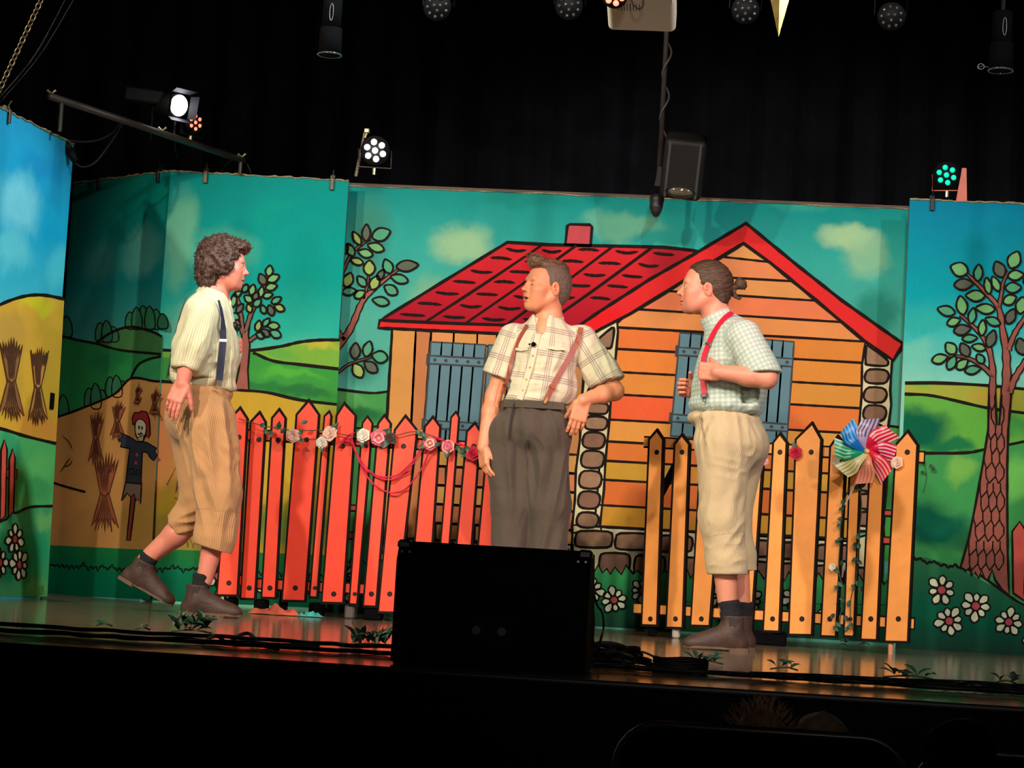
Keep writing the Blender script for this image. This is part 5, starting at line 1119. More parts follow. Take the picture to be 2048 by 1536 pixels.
# ================= middle actor: plaid shirt, hand on hip, face turned left
def actor_middle():
    Y = 10.6; j = J(Y); f0 = j(1063, 1250); base = np.array([f0[0], Y, 0])
    root = thing('person', 'man in cream plaid shirt and dark grey trousers with brown leather braces, hand on hip', 'person', base, 'actors on stage')
    SK = skin_mat('skin_middle_actor', (230, 154, 112)); a = R(57); k = 1.1
    hf = Frame(j(1091, 574, -.02), (-math.sin(a), -math.cos(a), .10), (.02, -.03, 1))
    H = Sculpt(.0027); head(H, hf, k, .0045, 1.04); nb = j(1098, 640)
    H.cone(hf(-.03, 0, -.05), nb, .058, .064, .03); H.cone(nb, j(1096, 668, .01), .066, .085, .02); H.ell(hf(-.02, 0, -.07), (.05, .05, .05), None, .03)
    T = Sculpt(.008); T.ell(j(1088, 715), (.145, .10, .16)); T.ell(j(1070, 785), (.125, .095, .12), k=.04); T.ell(j(1058, 850), (.145, .11, .11), k=.04)
    for x0, x1 in ((1030, 1028), (1092, 1098)): T.cone(j(x0, 870), j(x1, 1060), .08, .06, .03)
    # arm hanging at the left of the picture
    s1, e1, w1 = j(1026, 676, .02), j(988, 792, .03), j(966, 896, -.05)
    A = Sculpt(.003); A.cone(s1, e1, .052, .041); A.cone(e1, e1 + (w1 - e1) * .3, .041, .042, .02); A.cone(e1 + (w1 - e1) * .3, w1, .042, .029, .02)
    hd = unit(j(970, 942, -.07) - w1); hand(A, w1 - hd * .004, hd, (.8, .55, .1), (-.6, -.8, 0), .98, curls=[(14, 22, 14), (18, 26, 16), (24, 30, 20), (30, 34, 22)], thumb=(18, 20))
    # arm bent, hand resting on the hip at the right
    s2, e2, w2 = j(1166, 680, .03), j(1229, 782, .03), j(1166, 800, -.10)
    B = Sculpt(.003); B.cone(s2, e2, .052, .044); B.cone(e2, e2 + (w2 - e2) * .35, .044, .044, .02); B.cone(e2 + (w2 - e2) * .35, w2, .043, .030, .02)
    hd = unit(j(1153, 850, -.10) - w2); hand(B, w2 + hd * .002, hd, (-.25, .95, 0), (-1, -.2, 0), 1.04, curls=[(8, 16, 10), (10, 20, 12), (12, 24, 14), (16, 28, 18)], thumb=(20, 30))
    skin_obj('body', [H.mesh(), T.mesh(), A.mesh(lambda V, N: .0008 * vn(V * 60)), B.mesh(lambda V, N: .0008 * vn(V * 60))], SK, root, cols=lambda V: head_cols(hf, k, V, .12))
    face_bits(hf, k, root, plain('brow_light_brown', (104, 66, 42), .7), 0, .0045)
    HM = hair_mat('hair_ash_brown', (70, 50, 36), (142, 110, 80), (1, 1, 1.0), 60); HS = hair_mat('hair_clipped_sides', (88, 70, 60), (132, 106, 90), (1, 1, 1), 120)
    P = lambda x, y, z: hf(x * k, y * k, z * k)
    S = Sculpt(.003); S.ell(P(-.019, 0, .034), np.array((.098, .0805, .088)) * k, hf.M); S.ell(P(-.05, 0, .0), np.array((.070, .0735, .085)) * k, hf.M, .02)
    S.ell(P(.070, 0, -.012), np.array((.062, .11, .094)) * k, hf.rot(1, -8), .008, sub=True); S.ell(P(.02, 0, -.062), np.array((.050, .12, .052)) * k, hf.rot(1, 40), .01, sub=True); S.ell(P(-.02, 0, -.11), np.array((.07, .12, .045)) * k, hf.M, .01, sub=True)
    for y in (-1, 1): S.ell(P(-.006, y * .085, -.020), np.array((.022, .03, .034)) * k, hf.M, .005, sub=True)
    side = skin_obj('clipped_hair', [S.mesh(lambda V, N: .0012 * vn(V * 90))], HS, root)
    S = Sculpt(.003)                                                              # brushed-up top
    S.ell(P(-.01, 0, .085), np.array((.088, .062, .042)) * k, hf.rot(1, 5), .02); S.ell(P(.055, 0, .098), np.array((.038, .052, .028)) * k, hf.rot(1, -20), .02); S.ell(P(.078, .004, .100), np.array((.020, .044, .022)) * k, hf.M, .016)
    def qf(V, N): q = (V - hf.o) @ hf.M.T; r_ = np.stack([q[:, 0] * 22 + q[:, 2] * 30, q[:, 1] * 70, q[:, 2] * 40], 1); return .005 * vn(r_) + .003 * vn(r_ * 2.3)
    top = skin_obj('hair', [S.mesh(qf)], HM, root)
    mb = MB(); rr = random.Random(1)
    for i in range(150):
        x, y = rr.uniform(-.07, .085), rr.uniform(-.045, .045); z = .108 + .012 * (x > .03) - abs(y) * .25 - max(0, -x) * .25; d = np.array([.012 + .012 * rr.random(), rr.uniform(-.01, .01), .010 + .010 * rr.random()])
        mb.tube([P(x, y, z - .006), P(*(np.array([x, y, z]) + d * .6)), P(*(np.array([x, y, z]) + d * [1.6, 1.5, 1.0]))], [.0016, .0013, .0004], 4)
    o = mb.build('hair_strands', HM, top, True); o['kind'] = 'stuff'
    # shirt
    PAT = fabric('shirt_cream_plaid', (222, 212, 178), (128, 92, 76), 'plaid', p=.118, rgb3=(176, 170, 160))
    S = Sculpt(.0045)
    S.ell(j(1090, 712), (.152, .122, .16), None, .03); S.ell(j(1072, 770), (.145, .118, .11), None, .05); S.ell(j(1064, 800), (.150, .120, .05), None, .03); S.ell(j(1122, 778, .0), (.075, .09, .085), None, .05)
    S.cone(j(1034, 676, .01), j(1160, 680, .02), .066, .066, .04); S.cone(j(1092, 650), j(1094, 676), .085, .10, .05)
    S.cone(s1, j(1000, 748, .03), .072, .080, .02); S.cone(j(1000, 748, .03), j(992, 766, .03), .080, .082, .01)
    S.cone(s2, j(1203, 745, .03), .074, .086, .02); S.cone(j(1203, 745, .03), j(1216, 765, .03), .086, .088, .01)
    cut(S, j(994, 752, .03), unit(j(966, 830, .0) - j(1005, 730, .0)), .068, side=.092); cut(S, j(1206, 768, .02), unit([.42, -.1, -1]), .06, side=.12)
    S.cone(j(1004, 735, .03), j(985, 790, .0), .058, .062, k=.004, sub=True) if 0 else None
    cut(S, j(1066, 806), (0, 0, -1), .06, side=.3)
    S.cone(hf(-.01, 0, -.1), j(1082, 664, -.09), .05, .018, k=.012, sub=True)
    fd = folds([(j(1130, 740, -.1), (.5, 0, 1), .14, 24, 1.6), (j(1065, 790, -.1), (1, 0, .15), .13, 30, 1.3), (j(1200, 730, 0), (.6, 0, -1), .1, 26, 1.4), (j(1010, 720, 0), (-.3, 0, -1), .1, 26, 1.2), (j(1090, 720, -.1), (.2, 0, 1), .15, 18, .8)], .0075, .0016, 6)
    V, Q = S.mesh(fd); V = relax(V, Q, 1); N = vnormals(V, Q); ft = (-.35, -.93, 0)
    shirt = skin_obj('shirt', [(V, Q)], PAT, root, uv=wrap_axes([(j(1062, 850), j(1096, 650), .15, ft), (s1, e1, .08, ft), (s2, e2, .085, ft)]))
    # open collar
    for sgn, pts_ in ((-1, [(1099, 640), (1072, 628), (1066, 636), (1068, 652), (1079, 673), (1060, 664), (1055, 645)]),): pass
    C = Sculpt(.0035); cf = Frame(j(1097, 640, .0), (-.35, -.93, -.30), (0, -.3, 1)); C.cone(cf(0, 0, -.02), cf(0, 0, .018), .079, .074); C.cone(cf(0, 0, -.1), cf(0, 0, .1), .0705, .068, k=.003, sub=True); cut(C, cf(0, 0, .02), cf.u, .1); cut(C, cf(0, 0, -.03), -cf.u, .1)
    S3 = C; S3.box(cf(.07, 0, 0), (.03, .022, .06), cf.M, .002, .004, sub=True)
    skin_obj('collar', [C.mesh()], PAT, shirt, uv=wrap_axes([(cf(0, 0, -.03), cf(0, 0, .03), .075, ft)]))
    pl = [j(x, y, -.1) for x, y in ((1079, 668), (1076, 690), (1071, 712), (1064, 735), (1058, 760), (1050, 786), (1044, 800))]
    pth, nn = drape_on(V, N, pl, ft, .001); mb = MB(); ribbon(mb, pth, nn, .030, .002); PLM = plain('placket_cream', (216, 206, 172), .85, var=.06); mb.build('button_placket', PLM, shirt)
    for i in (1, 2, 3, 4, 5):
        c = pth[i]; nv = unit(nn[i]); mb = MB(); mb.cyl(c + nv * .002, c + nv * .0048, .0058, .005, 10); mb.build('button', BUTTON, shirt)
    for px in (1042, 1118):
        q, n2 = drape_on(V, N, [j(px - 16 + i * 8, 697 + i * .5, -.1) for i in range(5)], ft, .0015); mb = MB(); ribbon(mb, q, n2, [.012, .014, .020, .014, .012], .003); mb.build('pocket_flap', PLM, shirt)
    q, n2 = drape_on(V, N, [j(1073, 690, -.1)], ft, .012); c = q[0]; mb = MB(); mb.ball(c, .0115, 12, 8); mb.ball(c + CR * -.02 + [0, 0, 0], .005, 8, 6); mb.tube([c, c + CR * -.018], .002, 6); mic = mb.build('clip_microphone', BLK, shirt, True)
    LB = plain('brace_brown_leather', (148, 66, 38), .45, var=.2, scale=30)
    br = bpy.data.objects.new('braces', None); COL.objects.link(br); br.parent = root; WLOC[br.name] = WLOC[root.name]; br['label'] = 'brown leather braces'
    for L_ in (((1048, 648), (1040, 662), (1028, 684), (1018, 704), (1011, 726), (1011, 748), (1006, 770), (1002, 792)), ((1152, 652), (1154, 664), (1150, 684), (1143, 706), (1132, 730), (1120, 752), (1108, 774), (1098, 800))):
        q, n2 = drape_on(V, N, [j(x, y, -.1) for x, y in L_], ft, .003); wd = .026 if L_[0][0] > 1100 else .018; mb = MB(); ribbon(mb, q, n2, wd, .003); mb.build('strap', LB, br)
        i = 6; e = unit(q[i] - q[i - 1]); nv = unit(n2[i]); sd = unit(np.cross(e, nv)); nv = np.cross(sd, e); rot = Matrix(np.stack([sd, e, nv], 1).tolist())
        mb = MB(); mb.box(q[i] + nv * .004, (.036, .012, .006), rot, bev=.001); mb.build('buckle', plain('brass_buckle', (170, 90, 50), .35, .7), br)
        mb = MB(); mb.box(q[-1] + nv * .004 + e * .006, (.014, .032, .006), rot, bev=.001); mb.build('clip', plain('brass_clip', (210, 170, 90), .3, .8), br)
    # trousers
    TM = fabric('trousers_charcoal', (84, 74, 62), rough=.8); S = Sculpt(.0045)
    S.ell(j(1066, 815), (.156, .125, .06), None, .03); S.ell(j(1058, 858), (.182, .145, .11), None, .04); S.ell(j(1104, 860, .0), (.08, .12, .12), None, .05)
    S.cone(j(1020, 880), j(1022, 1010), .108, .092, .045); S.cone(j(1022, 1010), j(1016, 1200, -.02), .092, .084, .03)
    S.cone(j(1094, 880), j(1098, 1010), .108, .096, .045); S.cone(j(1098, 1010), j(1094, 1210, .03), .096, .088, .03)
    cut(S, j(1066, 799), (.02, -.05, 1), .07, side=.3); cut(S, j(1015, 1208), (0, 0, -1), .06, side=.13); cut(S, j(1094, 1218), (0, 0, -1), .06, side=.13)
    fd = folds([(j(1035, 950, -.1), (.25, 0, -1), .18, 16, 1.7), (j(1100, 960, -.1), (.05, 0, -1), .2, 14, 1.5), (j(1095, 860, -.1), (.5, 0, -1), .12, 20, 1.2), (j(1035, 860, -.1), (.3, 0, -1), .12, 18, 1.0), (j(1100, 1100, -.1), (0, 0, -1), .12, 16, 1.5)], .011, .0014, 8)
    V2, Q2 = S.mesh(fd); V2 = relax(V2, Q2, 1); N2 = vnormals(V2, Q2)
    tr = skin_obj('trousers', [(V2, Q2)], TM, root, uv=wrap_axes([(j(1060, 900), j(1062, 800), .15, ft)]))
    q, n2 = drape_on(V2, N2, [j(x, 806 + (x - 1000) * .05, -.1) for x in np.linspace(1004, 1128, 12)], ft, .002); mb = MB(); ribbon(mb, q, n2, .036, .003); mb.build('waistband', TM, tr)
    q, n2 = drape_on(V2, N2, [j(1031 - i * .6, 802 + i * 13, -.1) for i in range(7)], ft, .0015); mb = MB(); ribbon(mb, q, n2, .008, .003); mb.build('fly_seam', plain('seam_black', (30, 26, 24), .8), tr)
    for x in (1001, 1029): 
        q, n2 = drape_on(V2, N2, [j(x, 799 + i * 6, -.1) for i in range(4)], ft, .005); mb = MB(); ribbon(mb, q, n2, .009, .002); mb.build('belt_loop', TM, tr)
    for px, yy in ((1014, -.03), (1096, .03)):
        c = j(px, 1240, yy); fr_ = Frame([c[0] + .03, Y + yy + .09, 0], (-.35, -.93, 0), (0, 0, 1)); boot(root, fr_, .13, BOOTM, BOOTS, 1.0, GUS)
        S = Sculpt(.006); S.cone(j(px, 1190, yy), fr_(.07, 0, .1), .045, .04); skin_obj('sock', [S.mesh()], SOCKM, root)
actor_middle()

# ================= left actor: striding right, back half turned to the hall
def actor_left():
    Y = 10.3; j = J(Y); f0 = j(430, 1225); base = np.array([f0[0], Y, 0])
    root = thing('person', 'curly haired man in striped cream shirt and tan breeches striding right with microphone', 'person', base, 'actors on stage')
    SK = skin_mat('skin_left_actor', (228, 140, 118)); k = 1.03
    hf = Frame(j(450, 530), (1, .16, -.02), (.06, 0, 1))
    H = Sculpt(.0027); head(H, hf, k, .004); nb = j(428, 590); H.cone(hf(-.03, 0, -.05), nb, .058, .066, .03); H.cone(nb, j(418, 620), .068, .09, .02)
    T = Sculpt(.008); T.ell(j(415, 665), (.10, .15, .16)); T.ell(j(408, 745), (.11, .13, .12), k=.04); T.ell(j(405, 820), (.12, .14, .12), k=.04)
    T.cone(j(415, 840, -.08), j(438, 985, -.08), .085, .065, .03); T.cone(j(400, 840, .08), j(400, 1010, .08), .085, .065, .03)
    s1, e1, w1 = j(400, 630, -.17), j(374, 722, -.20), j(366, 768, -.28)
    A = Sculpt(.003); A.cone(s1, e1, .052, .043); A.cone(e1, w1, .043, .031, .02)
    hd = unit(j(350, 800, -.30) - w1); hand(A, w1 - hd * .01, hd, (.25, .95, -.1), (1, -.2, .2), 1.08, curls=[(10, 14, 8), (14, 18, 10), (18, 22, 12), (22, 26, 14)], thumb=(35, 20), spread=1.8)
    s2, e2, w2 = j(432, 625, .17), j(448, 722, .2), j(470, 692, .13)
    B = Sculpt(.003); B.cone(s2, e2, .05, .042); B.cone(e2, w2, .042, .03, .02)
    hd2 = unit([.35, -.45, .12]); hand(B, w2 - hd2 * .03 + [0, 0, -.01], hd2, (-.3, -.2, .0), (0, 0, 1), .95, curls=[(60, 85, 45)] * 4, thumb=(35, 30))
    Lg = Sculpt(.004); kn, an = j(446, 1000, -.07), j(409, 1160, -.07); m_ = kn + (an - kn) * .4; Lg.cone(kn, m_, .058, .056, .02); Lg.cone(m_, an, .056, .038, .02)
    kb, ab_ = j(392, 1035, .09), j(290, 1120, .10); m_ = kb + (ab_ - kb) * .4; Lg.cone(kb, m_, .056, .058, .02); Lg.cone(m_, ab_, .058, .038, .02)
    skin_obj('body', [H.mesh(), T.mesh(), A.mesh(lambda V, N: .0008 * vn(V * 60)), B.mesh(), Lg.mesh()], SK, root, cols=lambda V: head_cols(hf, k, V, .1))
    face_bits(hf, k, root, plain('brow_brown', (70, 44, 34), .7), 1, .004)
    # curls
    HM = hair_mat('hair_curly_brown', (30, 17, 14), (104, 66, 50), (1, 1, 1), 60); P = lambda x, y, z: hf(x * k, y * k, z * k)
    S = Sculpt(.0035); S.ell(P(-.022, 0, .045), np.array((.108, .092, .092)) * k, hf.M); S.ell(P(-.065, 0, -.015), np.array((.068, .088, .095)) * k, hf.M, .03); S.ell(P(-.06, 0, -.075), np.array((.055, .07, .045)) * k, hf.M, .03)
    for y in (-1, 1): S.ell(P(-.002, y * .076, -.002), np.array((.046, .028, .052)) * k, hf.M, .02)
    S.ell(P(.055, 0, .088), np.array((.05, .06, .03)) * k, hf.M, .02)
    S.ell(P(.080, 0, -.02), np.array((.050, .085, .085)) * k, hf.M, .012, sub=True); S.ell(P(.03, 0, -.088), np.array((.06, .12, .055)) * k, hf.M, .012, sub=True)
    V, Q = S.mesh(lambda V, N: .009 * (1 - 2 * np.abs(vn(V * 42))) + .004 * vn(V * 95, 2)); hr = skin_obj('hair', [(V, Q)], HM, root); N = vnormals(V, Q)
    mb = MB(); rr = random.Random(5); q = (V - hf.o) @ hf.M.T
    for i in range(520):
        t_ = rr.randrange(len(V)); n0 = N[t_]; p = V[t_]
        if q[t_, 0] > .06 and q[t_, 2] < .02: continue
        tan = unit(np.cross(n0, [rr.uniform(-1, 1), rr.uniform(-1, 1), rr.uniform(-1, 1)])); bn = np.cross(n0, tan); r0 = rr.uniform(.005, .011); ph = rr.uniform(0, 6.28); tu = rr.uniform(2.8, 5.2); pts = []
        for s_ in range(9):
            u = s_ / 8; an_ = ph + tu * u; pts.append(p + n0 * (-.004 + .014 * u + r0 * .5 * math.sin(an_)) + (tan * math.cos(an_) + bn * .6 * u) * r0)
        mb.tube(pts, [.0024 * (1 - .6 * s_ / 8) for s_ in range(9)], 4)
    o = mb.build('hair_curls', HM, hr, True); o['kind'] = 'stuff'
    # striped shirt, full three-quarter sleeves
    PAT = fabric('shirt_cream_stripe', (226, 216, 176), (176, 166, 138), 'stripe', p=.0125, w=.34, a=.62)
    S = Sculpt(.0045)
    S.ell(j(412, 655), (.125, .175, .16), None, .04); S.ell(j(402, 705), (.135, .17, .15), None, .05); S.ell(j(402, 748), (.150, .165, .09), None, .04); S.ell(j(440, 705), (.09, .13, .15), None, .05); S.ell(j(455, 785), (.045, .09, .06), None, .04)
    S.cone(j(402, 628, -.15), j(430, 624, .15), .075, .075, .04); S.cone(j(426, 600), j(416, 625), .08, .11, .05)
    S.cone(s1, j(383, 695, -.20), .082, .080, .03); S.cone(j(383, 695, -.20), j(369, 738, -.22), .080, .062, .02)
    S.cone(s2, j(446, 712, .2), .08, .08, .03); S.cone(e2, j(460, 706, .17), .07, .055, .03)
    cut(S, j(368, 736, -.23), unit([-.12, -.12, -1]), .06, side=.12); cut(S, j(405, 780), (.04, 0, -1), .06, side=.3, k=.02)
    S.cone(hf(-.01, 0, -.1), j(452, 606, -.0), .055, .02, k=.012, sub=True)
    fd = folds([(j(385, 690, -.25), (-.2, 0, -1), .14, 22, 1.8), (j(425, 740, -.12), (1, 0, .5), .12, 26, 1.8), (j(460, 730, -.1), (.2, 0, -1), .12, 24, 1.2), (j(370, 735, -.1), (.3, 0, 1), .1, 24, 1.2), (j(430, 640, -.1), (1, 0, -1), .12, 20, 1)], .0085, .0016, 15)
    V, Q = S.mesh(fd); V = relax(V, Q, 1); N = vnormals(V, Q)
    shirt = skin_obj('shirt', [(V, Q)], PAT, root, uv=wrap_axes([(j(405, 800), j(420, 610), .15, (0, -1, 0)), (s1, e1, .095, (0, -1, 0)), (s2, e2, .08, (0, 1, 0))]))
    C = Sculpt(.0035); cf = Frame(j(430, 592), (1, 0, -.62), (.62, 0, 1)); C.cone(cf(-.005, 0, -.024), cf(-.005, 0, .016), .084, .078); C.cone(cf(-.005, 0, -.1), cf(-.005, 0, .1), .074, .071, k=.003, sub=True); cut(C, cf(0, 0, .018), cf.u, .1); cut(C, cf(0, 0, -.034), -cf.u, .1)
    skin_obj('collar', [C.mesh()], PAT, shirt, uv=wrap_axes([(cf(0, 0, -.03), cf(0, 0, .03), .08, (0, -1, 0))]))
    C = Sculpt(.0035); cd = unit(w1 - e1) * .4 + unit([-.12, -.12, -1]); cd = unit(cd); cc = j(368, 733, -.222); C.cone(cc - cd * .03, cc + cd * .012, .067, .063); C.cone(cc - cd * .12, cc + cd * .12, .058, .053, k=.003, sub=True); cut(C, cc + cd * .012, cd, .1); cut(C, cc - cd * .035, -cd, .1)
    skin_obj('sleeve_cuff', [C.mesh(lambda V_, N_: .003 * vn(V_ * 25))], PAT, shirt, uv=wrap_axes([(cc - cd * .1, cc + cd * .1, .09, (0, -1, 0))]))
    NB = plain('brace_navy', (36, 38, 66), .7, var=.3, scale=90); br = bpy.data.objects.new('braces', None); COL.objects.link(br); br.parent = root; WLOC[br.name] = WLOC[root.name]; br['label'] = 'navy braces with white buckle'
    q, n2 = drape_on(V, N, [j(x, y, -.1) for x, y in ((436, 606), (441, 620), (445, 640), (448, 662), (447, 684), (444, 706), (441, 730), (439, 752), (438, 764))], (.25, -1, .1), .003); mb = MB(); ribbon(mb, q, n2, [.012, .018, .024, .03, .032, .034, .034, .034, .032], .003); mb.build('strap', NB, br)
    for i, mt, hh in ((4, plain('white_buckle', (240, 238, 240), .4), .014), (8, METAL, .030)):
        e = unit(q[i] - q[i - 1]); nv = unit(n2[i]); sd = unit(np.cross(e, nv)); nv = np.cross(sd, e); mb = MB(); mb.box(q[i] + nv * .004 + e * (.012 if i == 8 else 0), (.038 if i == 4 else .022, hh, .006), Matrix(np.stack([sd, e, nv], 1).tolist()), bev=.002); mb.build('buckle' if i == 4 else 'clip', mt, br)
    q, n2 = drape_on(V, N, [j(x, y, -.05) for x, y in ((415, 600), (395, 630), (385, 680), (388, 730), (392, 765))], (-1, -.2, .1), .003); mb = MB(); ribbon(mb, q, n2, .03, .003); mb.build('strap', NB, br)
    # breeches
    TM = fabric('breeches_tan_corduroy', (200, 148, 100), rib=.010); S = Sculpt(.0045)
    S.ell(j(404, 785), (.150, .155, .055), None, .03); S.ell(j(402, 830), (.158, .165, .12), None, .04); S.ell(j(375, 840), (.090, .145, .11), None, .05)
    S.cone(j(412, 850, -.085), j(440, 985, -.085), .128, .098, .05); S.cone(j(440, 985, -.085), j(430, 1075, -.075), .096, .094, .04); S.cone(j(430, 1075, -.075), j(424, 1115, -.07), .095, .092, .02)
    S.cone(j(390, 850, .085), j(402, 1000, .09), .125, .092, .05); S.cone(j(402, 1000, .09), j(362, 1050, .10), .088, .070, .03); S.cone(j(362, 1050, .10), j(340, 1066, .10), .070, .068, .02)
    cut(S, j(426, 1097, -.08), (-.28, 0, -1), .07, side=.14); cut(S, j(354, 1056, .10), unit(ab_ - kb), .06, side=.1); cut(S, j(404, 768), (-.06, 0, 1), .07, side=.3)
    S.cone(j(424, 1120, -.07), j(432, 1080, -.075), .08, .075, k=.004, sub=True)
    fd = folds([(j(425, 880, -.15), (.35, 0, -1), .2, 15, 1.6), (j(400, 960, -.12), (.4, 0, -1), .18, 16, 1.8), (j(455, 900, -.12), (.6, 0, -.6), .12, 34, .9), (j(450, 1030, -.1), (.15, 0, -1), .12, 20, 1.4), (j(370, 1040, .05), (1, 0, .4), .1, 24, 1.6)], .011, .0016, 21)
    V2, Q2 = S.mesh(fd); V2 = relax(V2, Q2, 1); N2 = vnormals(V2, Q2)
    tr = skin_obj('breeches', [(V2, Q2)], TM, root, uv=wrap_axes([(j(412, 840, -.085), j(440, 985, -.085), .12, (0, -1, 0)), (j(440, 985, -.085), j(426, 1110, -.075), .09, (0, -1, 0)), (j(390, 850, .085), j(402, 1000, .09), .12, (0, 1, 0))]))
    q, n2 = drape_on(V2, N2, [j(433, 780, -.1)], (0, -1, 0), .004); mb = MB(); mb.cyl(q[0], q[0] + np.array([0, -.004, 0]), .008, .007, 12); mb.build('button', METAL, tr)
    # boots: one planted, one pushing off on its toe
    hx = j(360, 1222, -.07); fr_ = Frame([hx[0] + .006, Y - .07, 0], (1, -.04, 0), (0, 0, 1)); boot(root, fr_, .145, BOOTM, BOOTS, .98, GUS); sock(root, fr_(.08, 0, .09), j(406, 1148, -.07), .043, SOCKM)
    toe = j(326, 1206, .10); heel = j(240, 1158, .10); up_ = unit(j(290, 1110, .10) - j(265, 1150, .10)); fb = Frame(heel + unit(toe - heel) * -.0, toe - heel, up_)
    zmin = min(fb(x, 0, .0)[2] for x in (0, .3)); fb.o = fb.o + np.array([0, 0, max(0, .004 - zmin)]); boot(root, fb, .135, BOOTM, BOOTS, .96, GUS); sock(root, fb(.07, 0, .10), ab_ + unit(kb - ab_) * .035, .044, SOCKM)
    return j
jl = actor_left()
# hand-held microphone of the left actor
t_ = thing('microphone', 'black handheld microphone held to the chest of the left actor', 'microphone', jl(472, 705, .04))
mb = MB(); mb.cyl(jl(475, 700, .03), jl(468, 662, .0), .011, .016, 12); mb.build('microphone_handle', BLK, t_, True); mb = MB(); mb.ball(jl(467, 653, -.01), .024, 14, 10); mb.build('microphone_head', plain('microphone_mesh', (34, 36, 36), .45, .5, var=.4, scale=200), t_, True)
# ---------------------------------------------------------------- floor monitor and cables at the stage edge
CASE = plain('speaker_case_black', (5, 5, 5), .9, var=.3, scale=40, bump=.2, bscale=200, spec=.08)
b0 = onY(983, 1330, 7.02); mx, my = b0[0], 7.05
t_ = thing('monitor_speaker', 'black stage monitor speaker seen from behind at the stage edge', 'speaker', (mx, my, 0))
mb = MB(); W2 = .298; prof = [(-.16, 0), (.20, 0), (.24, .12), (.03, .385), (-.12, .385), (-.16, .33)]
mb.prism([(mx - W2, my + a, z + .001) for a, z in prof], (2 * W2, 0, 0)); mb.build('cabinet', CASE, t_)
for sx in (-1, 1):
    mb = MB(); mb.box((mx + sx * (W2 - .012), my - .12, .375), (.045, .06, .03), bev=.008); mb.build('corner_protector', plain('corner_plastic', (9, 9, 10), .5), t_)
    mb = MB(); mb.prism([(mx + sx * W2, my + a * 1.02, z * .96 + .008) for a, z in prof[:]], (sx * .008, 0, 0)); mb.build('side_cheek', CASE, t_)
    for dx in (-.012, .012):
        mb = MB(); c = (mx + sx * (W2 - .02) + dx, my - .161, .352); mb.cyl(c, (c[0], c[1] - .003, c[2]), .004, n=8); mb.build('rivet', plain('rivet_steel', (120, 120, 118), .25, .9), t_)
mb = MB(); mb.box((mx, my - .162, .12), (.16, .006, .10), bev=.004); mb.build('connector_plate', plain('plate_black', (7, 7, 7), .8, spec=.1), t_)
for dx in (-.04, .04): mb = MB(); mb.cyl((mx + dx, my - .164, .12), (mx + dx, my - .172, .12), .014, n=12); mb.build('socket', plain('socket_steel', (12, 12, 12), .5, .3), t_)
CABM = plain('cable_black_rubber', (10, 9, 9), .6, var=.2, spec=.3)
def cable(label, pts, r=.006, group='black cables along the stage edge', n=6, s=8, name='cable'):
    mb = MB(); mb.tube(cr(pts, s), r, n); return mb.build(name, CABM, None, True, label=label, category='cable', group=group)
rr = random.Random(12)
def run(px0, px1, py0, py1, amp, step=45, z=.012):
    pts = []; n = max(3, int(abs(px1 - px0) / step))
    for i in range(n + 1):
        f = i / n; p = onZ(px0 + (px1 - px0) * f, py0 + (py1 - py0) * f, 0); p[1] = min(p[1], 9); p = p + [0, rr.uniform(-amp, amp), 0]; p[1] = max(p[1], YF + .03); p[2] = z + rr.uniform(0, .004); pts.append(p)
    return pts
for i, (a, b, c, d) in enumerate(((-60, 800, 1262, 1313), (-60, 800, 1266, 1316), (-60, 640, 1270, 1306), (-60, 800, 1259, 1311))):
    cable('black cable lying along the stage edge left of the speaker, one of four', run(a, b, c, d, .035 + .01 * i, z=.008 + .005 * i), .0075)
for i, (a, b, c, d) in enumerate(((1250, 2110, 1341, 1396), (1250, 2110, 1345, 1392), (1180, 2110, 1342, 1399), (1500, 2110, 1362, 1390))):
    cable('black cable lying along the stage edge right of the speaker, one of four', run(a, b, c, d, .03 + .01 * i, z=.008 + .005 * i), .0075)
q = [onZ(x, y, 0) + [0, 0, z] for x, y, z in ((405, 1292, .01), (430, 1289, .03), (455, 1291, .01), (478, 1288, .03), (498, 1288, .035), (520, 1296, .012), (555, 1303, .008))]
cable('black cable humped up off the stage edge left of the speaker', q, .007, None)
# cables from the back of the speaker and the heap beside it
c0 = np.array([mx + W2 - .02, my + .10, .30])
cable('thin black cable hanging from right side of the speaker', [c0 + [.01, .0, 0], onY(1185, 1200, 7.2), onY(1188, 1250, 7.2), onY(1187, 1285, 7.15), onZ(1200, 1296, .012), onZ(1240, 1302, .012), onZ(1262, 1318, .02)], .004, None)
cable('second thin cable looping from right side of the speaker', [c0 + [.01, .01, .02], onY(1192, 1205, 7.22), onY(1204, 1225, 7.22), onY(1207, 1255, 7.2), onY(1200, 1285, 7.1), onZ(1198, 1305, .02)], .004, None)
mb = MB(); hc = onZ(1222, 1330, 0.0); hc[1] = max(hc[1], YF + .24)
for i in range(15):
    rx, ry = rr.uniform(.05, .115), rr.uniform(.04, .10); cx, cy = hc[0] + rr.uniform(-.045, .045), hc[1] + rr.uniform(-.03, .05); zb = .008 + i * .0042; ph = rr.uniform(0, 6)
    mb.tube([(cx + rx * math.cos(t + ph), max(YF + .03, cy + ry * math.sin(t + ph)), zb + .008 * math.sin(2 * t + ph)) for t in np.linspace(0, 6.283, 25)[:-1]], .006, 6, closed=True)
o = mb.build('cable_heap', CABM, None, True, label='tangled heap of black cables right of the speaker', category='cable'); o['kind'] = 'stuff'
cable('black cable looping up from the heap to the right', [onZ(1215, 1322, .05), onZ(1225, 1312, .075), onZ(1245, 1308, .085), onZ(1262, 1314, .06), onZ(1262, 1325, .04), onZ(1245, 1322, .05)], .005, None)
